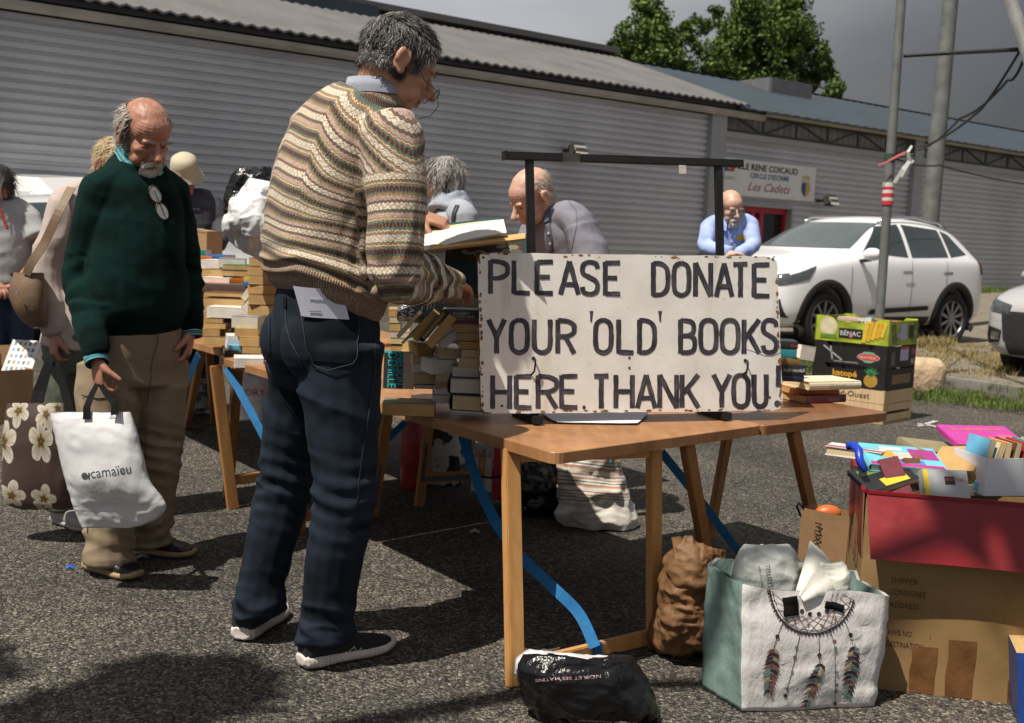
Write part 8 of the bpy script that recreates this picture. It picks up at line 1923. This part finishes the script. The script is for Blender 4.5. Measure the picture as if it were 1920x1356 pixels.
mg['category'] = 'magazine'
# litter
mb = MB(); q = az(130, 1068); mb.strip([q+Vector((-.012, 0, .004)), q+Vector((.002, .004, .012)), q+Vector((.016, .002, .005))], .012, (0, -.3, 1), .002); tag(mb.build('litter', paint((.01, .1, .5), .4)), 'tiny bright blue plastic scrap on the asphalt beside the black shoe', 'litter')
for (x, y, c, lb) in ((267, 1047, (.25, .33, .3), 'pale green paper scrap beside the shoes of the man in green'), (890, 960+40, (.3, .3, .28), 'pale crumpled scrap on the shaded asphalt under the front table')):
    q = az(x, y); mb = MB(); mb.strip([q+Vector((-.02, 0, .003)), q+Vector((0, .006, .012)), q+Vector((.02, .0, .004))], [.02, .03, .015], (0, -.2, 1), .0015); tag(mb.build('litter', paint(c)), lb, 'litter')
# ------------------------------------------------------------------ cars
def carpaint(name, c): 
    t = NT(name); return t.fin(c, .3, None, 0, .5, Coat_Weight=.7, Coat_Roughness=.06)
mtyre = M('tyre_rubber', (.014, .014, .014), .8, .2, 20, .2, 60); mclad = M('black_cladding', (.016, .016, .017), .65, .2, 20); malloy = M('alloy', (.28, .28, .29), .35, .1, metal=.7); mcgl = M('car_glass', (.022, .03, .031), .04, .1, 1, spec=.7); mchr = M('chrome', (.55, .55, .56), .12, .02, metal=1.); mhl = M('headlamp', (.06, .065, .07), .08, .3, 30, spec=.8); mredl = M('tail_lamp', (.16, .01, .012), .15, .1)
def make_car(name, label, P0, heading, paintm, sts, Lw=2.7, grille=None, group=None, rails=True, tint=mcgl, plate=None, clad=True, S=1., KZ=1.):
    """P0 = centre on the ground, heading = forward direction"""
    X = Vector(heading).normalized(); Yv = Vector((-X.y, X.x, 0)); o = thing(name, label, 'car', P0, 0, group)
    def W(x, y, z): return Vector(P0)+(X*x+Yv*y+UP*z*KZ)*S
    ringsL = []
    for (x, w_, zl, zb, tp) in sts:
        half = [(0, zl), (w_*.55, zl), (w_*.9, zl+.02), (w_*.995, zl+.16), (w_, (zl+zb)/2+.06), (w_*.985, zb-.06), (w_*.955, zb)]+tp
        full = half+[(-a, b) for a, b in half[-2:0:-1]]; ringsL.append([(x, a, b) for a, b in full])
    mb = MB(); mb.loft([[Vector(p) for p in r] for r in ringsL])
    def wells(ob):
        cy = MB()
        for sx in (Lw/2, -Lw/2):
            for sy in (-1, 1): cy.loft([[Vector((sx+.385*math.cos(a), sy*yy, .335+.385*math.sin(a))) for a in [k*6.2832/40 for k in range(40)]] for yy in ((.52, 1.2) if sy > 0 else (1.2, .52))])
        cm = cy.mesh('w'); b = bmesh.new(); b.from_mesh(cm); bmesh.ops.recalc_face_normals(b, faces=b.faces); b.to_mesh(cm); b.free()
        co_ = bpy.data.objects.new('w', cm); COL.objects.link(co_); m = ob.modifiers.new('b', 'BOOLEAN'); m.object = co_; m.operation = 'DIFFERENCE'; m.solver = 'EXACT'; ob['_w'] = co_.name
    me0 = mb.mesh('c'); b = bmesh.new(); b.from_mesh(me0); bmesh.ops.recalc_face_normals(b, faces=b.faces); b.to_mesh(me0); b.free()
    ob = bpy.data.objects.new('c', me0); COL.objects.link(ob); q = ob.modifiers.new('s', 'SUBSURF'); q.levels = 2; wells(ob); me = evalmesh(ob); wn = ob['_w']; bpy.data.objects.remove(ob); bpy.data.objects.remove(bpy.data.objects[wn])
    kx = sts[0][0]/2.18
    bv = BVHTree.FromPolygons([tuple(v.co) for v in me.vertices], [tuple(p.vertices) for p in me.polygons])
    for v in me.vertices: v.co = W(*v.co)
    me.materials.append(paintm); me.polygons.foreach_set('use_smooth', [abs(p.normal.z) < 2 and len(p.vertices) == 4 for p in me.polygons]); link('body', me, o)
    def panel(nm, poly, axis, mat, lift=.006, n=14, sgn=1, parent=o):
        """quad region (4 corners) thrown on the body along an axis: 'y' side (x,z), 'x' front (y,z)"""
        Pn = []
        for i in range(n+1):
            f = i/n; row = []
            for j in range(n+1):
                g = j/n; a = [poly[0][k]*(1-g)+poly[1][k]*g for k in (0, 1)]; c = [poly[3][k]*(1-g)+poly[2][k]*g for k in (0, 1)]; u, v = a[0]*(1-f)+c[0]*f, a[1]*(1-f)+c[1]*f
                if axis == 'y': org, dr = Vector((u*kx, sgn*3, v)), Vector((0, -sgn, 0))
                else: org, dr = Vector((sgn*4, u, v)), Vector((-sgn, 0, 0))
                h = bv.ray_cast(org, dr)
                if h[0] is None: return None
                row.append(W(*(h[0]+(h[1] if h[1].dot(dr) < 0 else -h[1])*lift)))
            Pn.append(row)
        m2 = MB(); m2.grid(Pn); m3 = m2.mesh(nm); b = bmesh.new(); b.from_mesh(m3); bmesh.ops.recalc_face_normals(b, faces=b.faces)
        cen = W(0, 0, .8); 
        if sum((f_.normal.dot(f_.calc_center_median()-cen) for f_ in b.faces)) < 0: bmesh.ops.reverse_faces(b, faces=b.faces)
        b.to_mesh(m3); b.free(); m3.materials.append(mat); return link(nm, m3, parent, True)
    for sx in (Lw/2, -Lw/2):
        for sy in (-1, 1):
            wo_ = bpy.data.objects.new('wheel', None); COL.objects.link(wo_); wo_.parent = o; pw = W(sx, sy*.76, .335); wo_.matrix_parent_inverse = Matrix.Translation(-Vector(P0)); wo_.location = pw
            ax = Yv*sy*S; e1, e2 = X*S, UP*S
            def ring(r, off, n=36): return [pw+e1*r*math.cos(k*6.2832/n)+e2*r*math.sin(k*6.2832/n)+ax*off for k in range(n)]
            m2 = MB(); m2.loft([ring(.235, .09), ring(.25, .115), ring(.31, .12), ring(.333, .09), ring(.335, 0), ring(.333, -.09), ring(.3, -.115), ring(.235, -.1)], False, True); m2.build('tyre', mtyre, wo_, True)
            m2 = MB(); m2.loft([ring(.236, .1), ring(.228, .108), ring(.218, .09), ring(.215, -.08)], False); m2.loft([ring(.05, .1), ring(.05, .06)], True)
            for k in range(10):
                a = k*.6283+.2; d1 = e1*math.cos(a)+e2*math.sin(a); d2 = e1*math.cos(a+.12)+e2*math.sin(a+.12); m2.bar(pw+d1*.04+ax*.085, pw+d2*.222+ax*.095, .034*S, .02*S, ax)
            m2.build('rim', malloy, wo_); m2 = MB(); m2.loft([ring(.216, .02), ring(.216, .0)], True); m2.build('brake_disc', mclad, wo_)
            if clad:
                m2 = MB(); A = []; B = []; Cc = []
                for k in range(27):
                    a = rad(-22)+rad(224)*k/26; pts = []
                    for r in (.378, .43, .455):
                        u, v = sx+r*math.cos(a), .335+r*math.sin(a); h = bv.ray_cast(Vector((u, sy*3, v)), Vector((0, -sy, 0))); yy = h[0].y*sy if h[0] is not None else .86
                        if yy < .6: yy = .88
                        pts.append((u, yy, v))
                    yk = max(p[1] for p in pts[1:]); A.append(W(pts[0][0], sy*(yk+.012), pts[0][2])); B.append(W(pts[1][0], sy*(yk+.016), pts[1][2])); Cc.append(W(pts[2][0], sy*(pts[2][1]+.003), pts[2][2]))
                D_ = [q-Yv*sy*.1*S for q in A]; m2.grid([D_, A, B, Cc] if sy > 0 else [Cc, B, A, D_]); m2.build('wheel_arch', mclad, o, True)
    for sg in (1, -1):
        panel('side_window', [(.62, 1.10), (.16, 1.40), (-.28, 1.44), (-.28, 1.06)], 'y', tint, .006, 14, sg); panel('side_window', [(-.36, 1.06), (-.36, 1.44), (-1.18, 1.40), (-1.18, 1.08)], 'y', tint, .006, 14, sg)
        panel('quarter_window', [(-1.24, 1.08), (-1.24, 1.395), (-1.42, 1.35), (-1.66, 1.12)], 'y', tint, .006, 10, sg)
        if clad: panel('sill_cladding', [(.96, .25), (.96, .37), (-.96, .37), (-.96, .25)], 'y', mclad, .008, 12, sg); panel('door_moulding', [(.55, .40), (.5, .46), (-.72, .50), (-.72, .45)], 'y', mclad, .016, 10, sg)
        for xh in (-.12, -1.02): panel('door_handle', [(xh, .865), (xh, .9), (xh-.2, .905), (xh-.2, .87)], 'y', mchr, .022, 6, sg)
        for xg in ((.93, .4, 1.0), (-.32, .4, 1.02), (-1.1, .75, 1.03)): panel('door_gap', [(xg[0], xg[1]), (xg[0]-.008, xg[1]), (xg[0]-.008-.02, xg[2]), (xg[0]-.02, xg[2])], 'y', mclad, .003, 8, sg)
        mp_ = MB(); ell(mp_, W(.72*kx, sg*1.02, 1.08), (.1, .13, .085), Matrix((X, Yv, UP)).transposed()); mr = mp_.build('wing_mirror', paintm, o, True); mp_ = MB(); mp_.bar(W(.72*kx, sg*.86, 1.0), W(.72*kx, sg*1.0, 1.02), .06, .04); mp_.build('mirror_foot', mclad, o)
        panel('headlight', [(2.12, .70), (2.05, .80), (1.56, .93), (1.72, .78)], 'y', mhl, .008, 12, sg); panel('tail_light', [(-1.98, .88), (-1.9, 1.05), (-2.1, 1.03), (-2.14, .88)], 'y', mredl, .012, 8, sg)
        if rails: mp_ = MB(); mp_.tube([W(.05*kx, sg*.59, 1.45), W(-.1*kx, sg*.6, 1.51), W(-.7*kx, sg*.6, 1.54), W(-1.3*kx, sg*.59, 1.49), W(-1.5*kx, sg*.57, 1.42)], .018, 8); mp_.build('roof_rail', mchr, o, True)
    for sg in (-1, 1): panel('headlight', [(sg*.52, .69), (sg*.5, .78), (sg*.78, .84), (sg*.8, .72)], 'x', mhl, .01, 8, 1); panel('fog_lamp', [(sg*.6, .42), (sg*.6, .5), (sg*.7, .5), (sg*.7, .42)], 'x', mchr, .018, 4, 1)
    panel('windscreen', [(-.72, 1.13), (-.58, 1.44), (.58, 1.44), (.72, 1.13)], 'x', M('windscreen_glass', (.075, .095, .095), .05, .15, 1.5, spec=.8), .008, 20, 1); panel('rear_window', [(-.6, 1.1), (-.5, 1.36), (.5, 1.36), (.6, 1.1)], 'x', tint, .008, 12, -1)  # windscreen's lighter glass colour stands in for reflected sky
    panel('fog_intake', [(.80, .36), (.76, .56), (.58, .52), (.60, .40)], 'x', mclad, .01, 8, 1); panel('fog_intake', [(-.80, .36), (-.76, .56), (-.58, .52), (-.60, .40)], 'x', mclad, .01, 8, 1)
    panel('front_grille', grille or [(-.5, .62), (-.5, .72), (.5, .72), (.5, .62)], 'x', mclad, .01, 14, 1); panel('lower_intake', [(-.5, .28), (-.55, .46), (.55, .46), (.5, .28)], 'x', mclad, .012, 12, 1)
    if plate: 
        pn = panel('number_plate', [(-.26, .50), (-.26, .61), (.26, .61), (.26, .50)], 'x', paint((.6, .6, .6)), .02, 4, 1); panel('plate_band', [(-.26, .50), (-.26, .61), (-.21, .61), (-.21, .50)], 'x', paint((.02, .08, .4)), .024, 3, 1)
        h = bv.ray_cast(Vector((4, 0, .55)), Vector((-1, 0, 0))); mp_ = MB(); puttext(mp_, plate, W(h[0].x+.05, -.18, .525), Yv, UP, .08, .4); mp_.build('plate_lettering', paint((.02, .02, .02)), o)
    return o
ST = [(2.18, .60, .36, .66, [(.56, .70), (.42, .73), (.2, .745), (0, .75)]), (2.12, .76, .25, .76, [(.68, .80), (.5, .83), (.25, .845), (0, .85)]), (1.9, .88, .22, .88, [(.76, .92), (.55, .955), (.28, .98), (0, .985)]), (1.35, .905, .22, .97, [(.79, 1.01), (.58, 1.04), (.3, 1.06), (0, 1.065)]),
      (.98, .90, .22, 1.0, [(.80, 1.05), (.62, 1.09), (.32, 1.115), (0, 1.12)]), (.55, .90, .22, 1.02, [(.78, 1.16), (.62, 1.28), (.32, 1.315), (0, 1.325)]), (.1, .90, .22, 1.03, [(.69, 1.38), (.60, 1.47), (.32, 1.51), (0, 1.52)]), (-.6, .90, .22, 1.04, [(.68, 1.40), (.60, 1.51), (.32, 1.55), (0, 1.56)]),
      (-1.35, .90, .22, 1.06, [(.67, 1.36), (.58, 1.47), (.3, 1.51), (0, 1.52)]), (-1.8, .885, .22, 1.06, [(.66, 1.24), (.56, 1.36), (.3, 1.41), (0, 1.42)]), (-2.08, .85, .25, 1.02, [(.70, 1.07), (.56, 1.12), (.3, 1.15), (0, 1.16)]), (-2.18, .70, .36, .86, [(.6, .90), (.45, .92), (.25, .93), (0, .93)])]
wheelF = az(1541, 657); Xc = Vector((-.83, -.557, 0)).normalized(); Yc = Vector((-Xc.y, Xc.x, 0)); ctr = wheelF-Xc*1.2*1.1-Yc*.85*1.1; ctr.z = 0
make_car('parked_car', 'white SUV parked diagonally beyond the gravel, seen from its front corner', ctr, Xc, carpaint('white_car_paint', (.72, .72, .74)), [(x*.89,)+tuple(r) for x, *r in ST], 2.4, S=1.1, KZ=1.05)
fc = az(1846, 706); hd2 = Vector((-.78, -.63, 0)).normalized(); y2 = Vector((-hd2.y, hd2.x, 0)); c2 = fc-hd2*2.02+y2*.8; c2.z = 0
make_car('parked_car', 'silver-grey car nosing into the right edge of the picture with a black grille', c2, hd2, carpaint('silver_car_paint', (.36, .36, .37)), [(x, w_, zl, zb*.98, [(a, 1+(b-1)*.92 if b > 1 else b) for a, b in tp]) for x, w_, zl, zb, tp in ST], 2.6, [(-.56, .42), (-.6, .72), (.6, .72), (.56, .42)], None, False, plate='DG 147', clad=False)
c3 = ad(250, 470, 11.6); c3.z = 0; make_car('parked_car', 'silver estate car behind the people at the left, mostly hidden by the cardigan', c3, (.93, -.36, 0), carpaint('pale_silver_paint', (.42, .43, .43)), ST, 2.7, clad=False, rails=False)
# white van behind
vx = ad(80, 400, 14.2); vx.z = 0; vo_ = thing('white_van', 'white van with small dark windows behind the silver car at the left', 'van', vx); X = Vector((.9, -.43, 0)).normalized(); Yv = Vector((-X.y, X.x, 0))
def VW(a, b, c): return vx+X*a+Yv*b+UP*c
mb = MB(); secs = []
for (a, w_, zt) in ((-2.1, .78, 1.7), (-2.0, .86, 1.8), (-.2, .88, 1.84), (.75, .87, 1.8), (1.1, .86, 1.55), (1.45, .85, 1.12), (2.0, .82, .98), (2.2, .7, .8)):
    secs.append([VW(a, p*w_, q) for p, q in ((-1, .35), (1, .35), (1, zt*.55), (.96, zt-.22), (.85, zt-.05), (0, zt), (-.85, zt-.05), (-.96, zt-.22), (-1, zt*.55))])
mb.loft(secs); mb.build('body', carpaint('van_white_paint', (.6, .6, .6)), vo_, bevel=.02)
for (a0, a1) in ((-1.75, -1.25), (-1.1, -.45), (-.3, .45)):
    mb = MB(); 
    for s in (-1, 1): mb.add([VW(a0, s*.9, 1.18), VW(a1, s*.9, 1.18), VW(a1, s*.88, 1.5), VW(a0, s*.88, 1.5)], [(0, 1, 2, 3) if s < 0 else (3, 2, 1, 0)])
    mb.build('side_window', mcgl, vo_)
for a in (-1.4, 1.45):
    for s in (-1, 1):
        mb = MB(); c = VW(a, s*.78, .32); mb.tube([c-Yv*.1, c+Yv*.1], .32, 24); mb.build('wheel', mtyre, vo_)
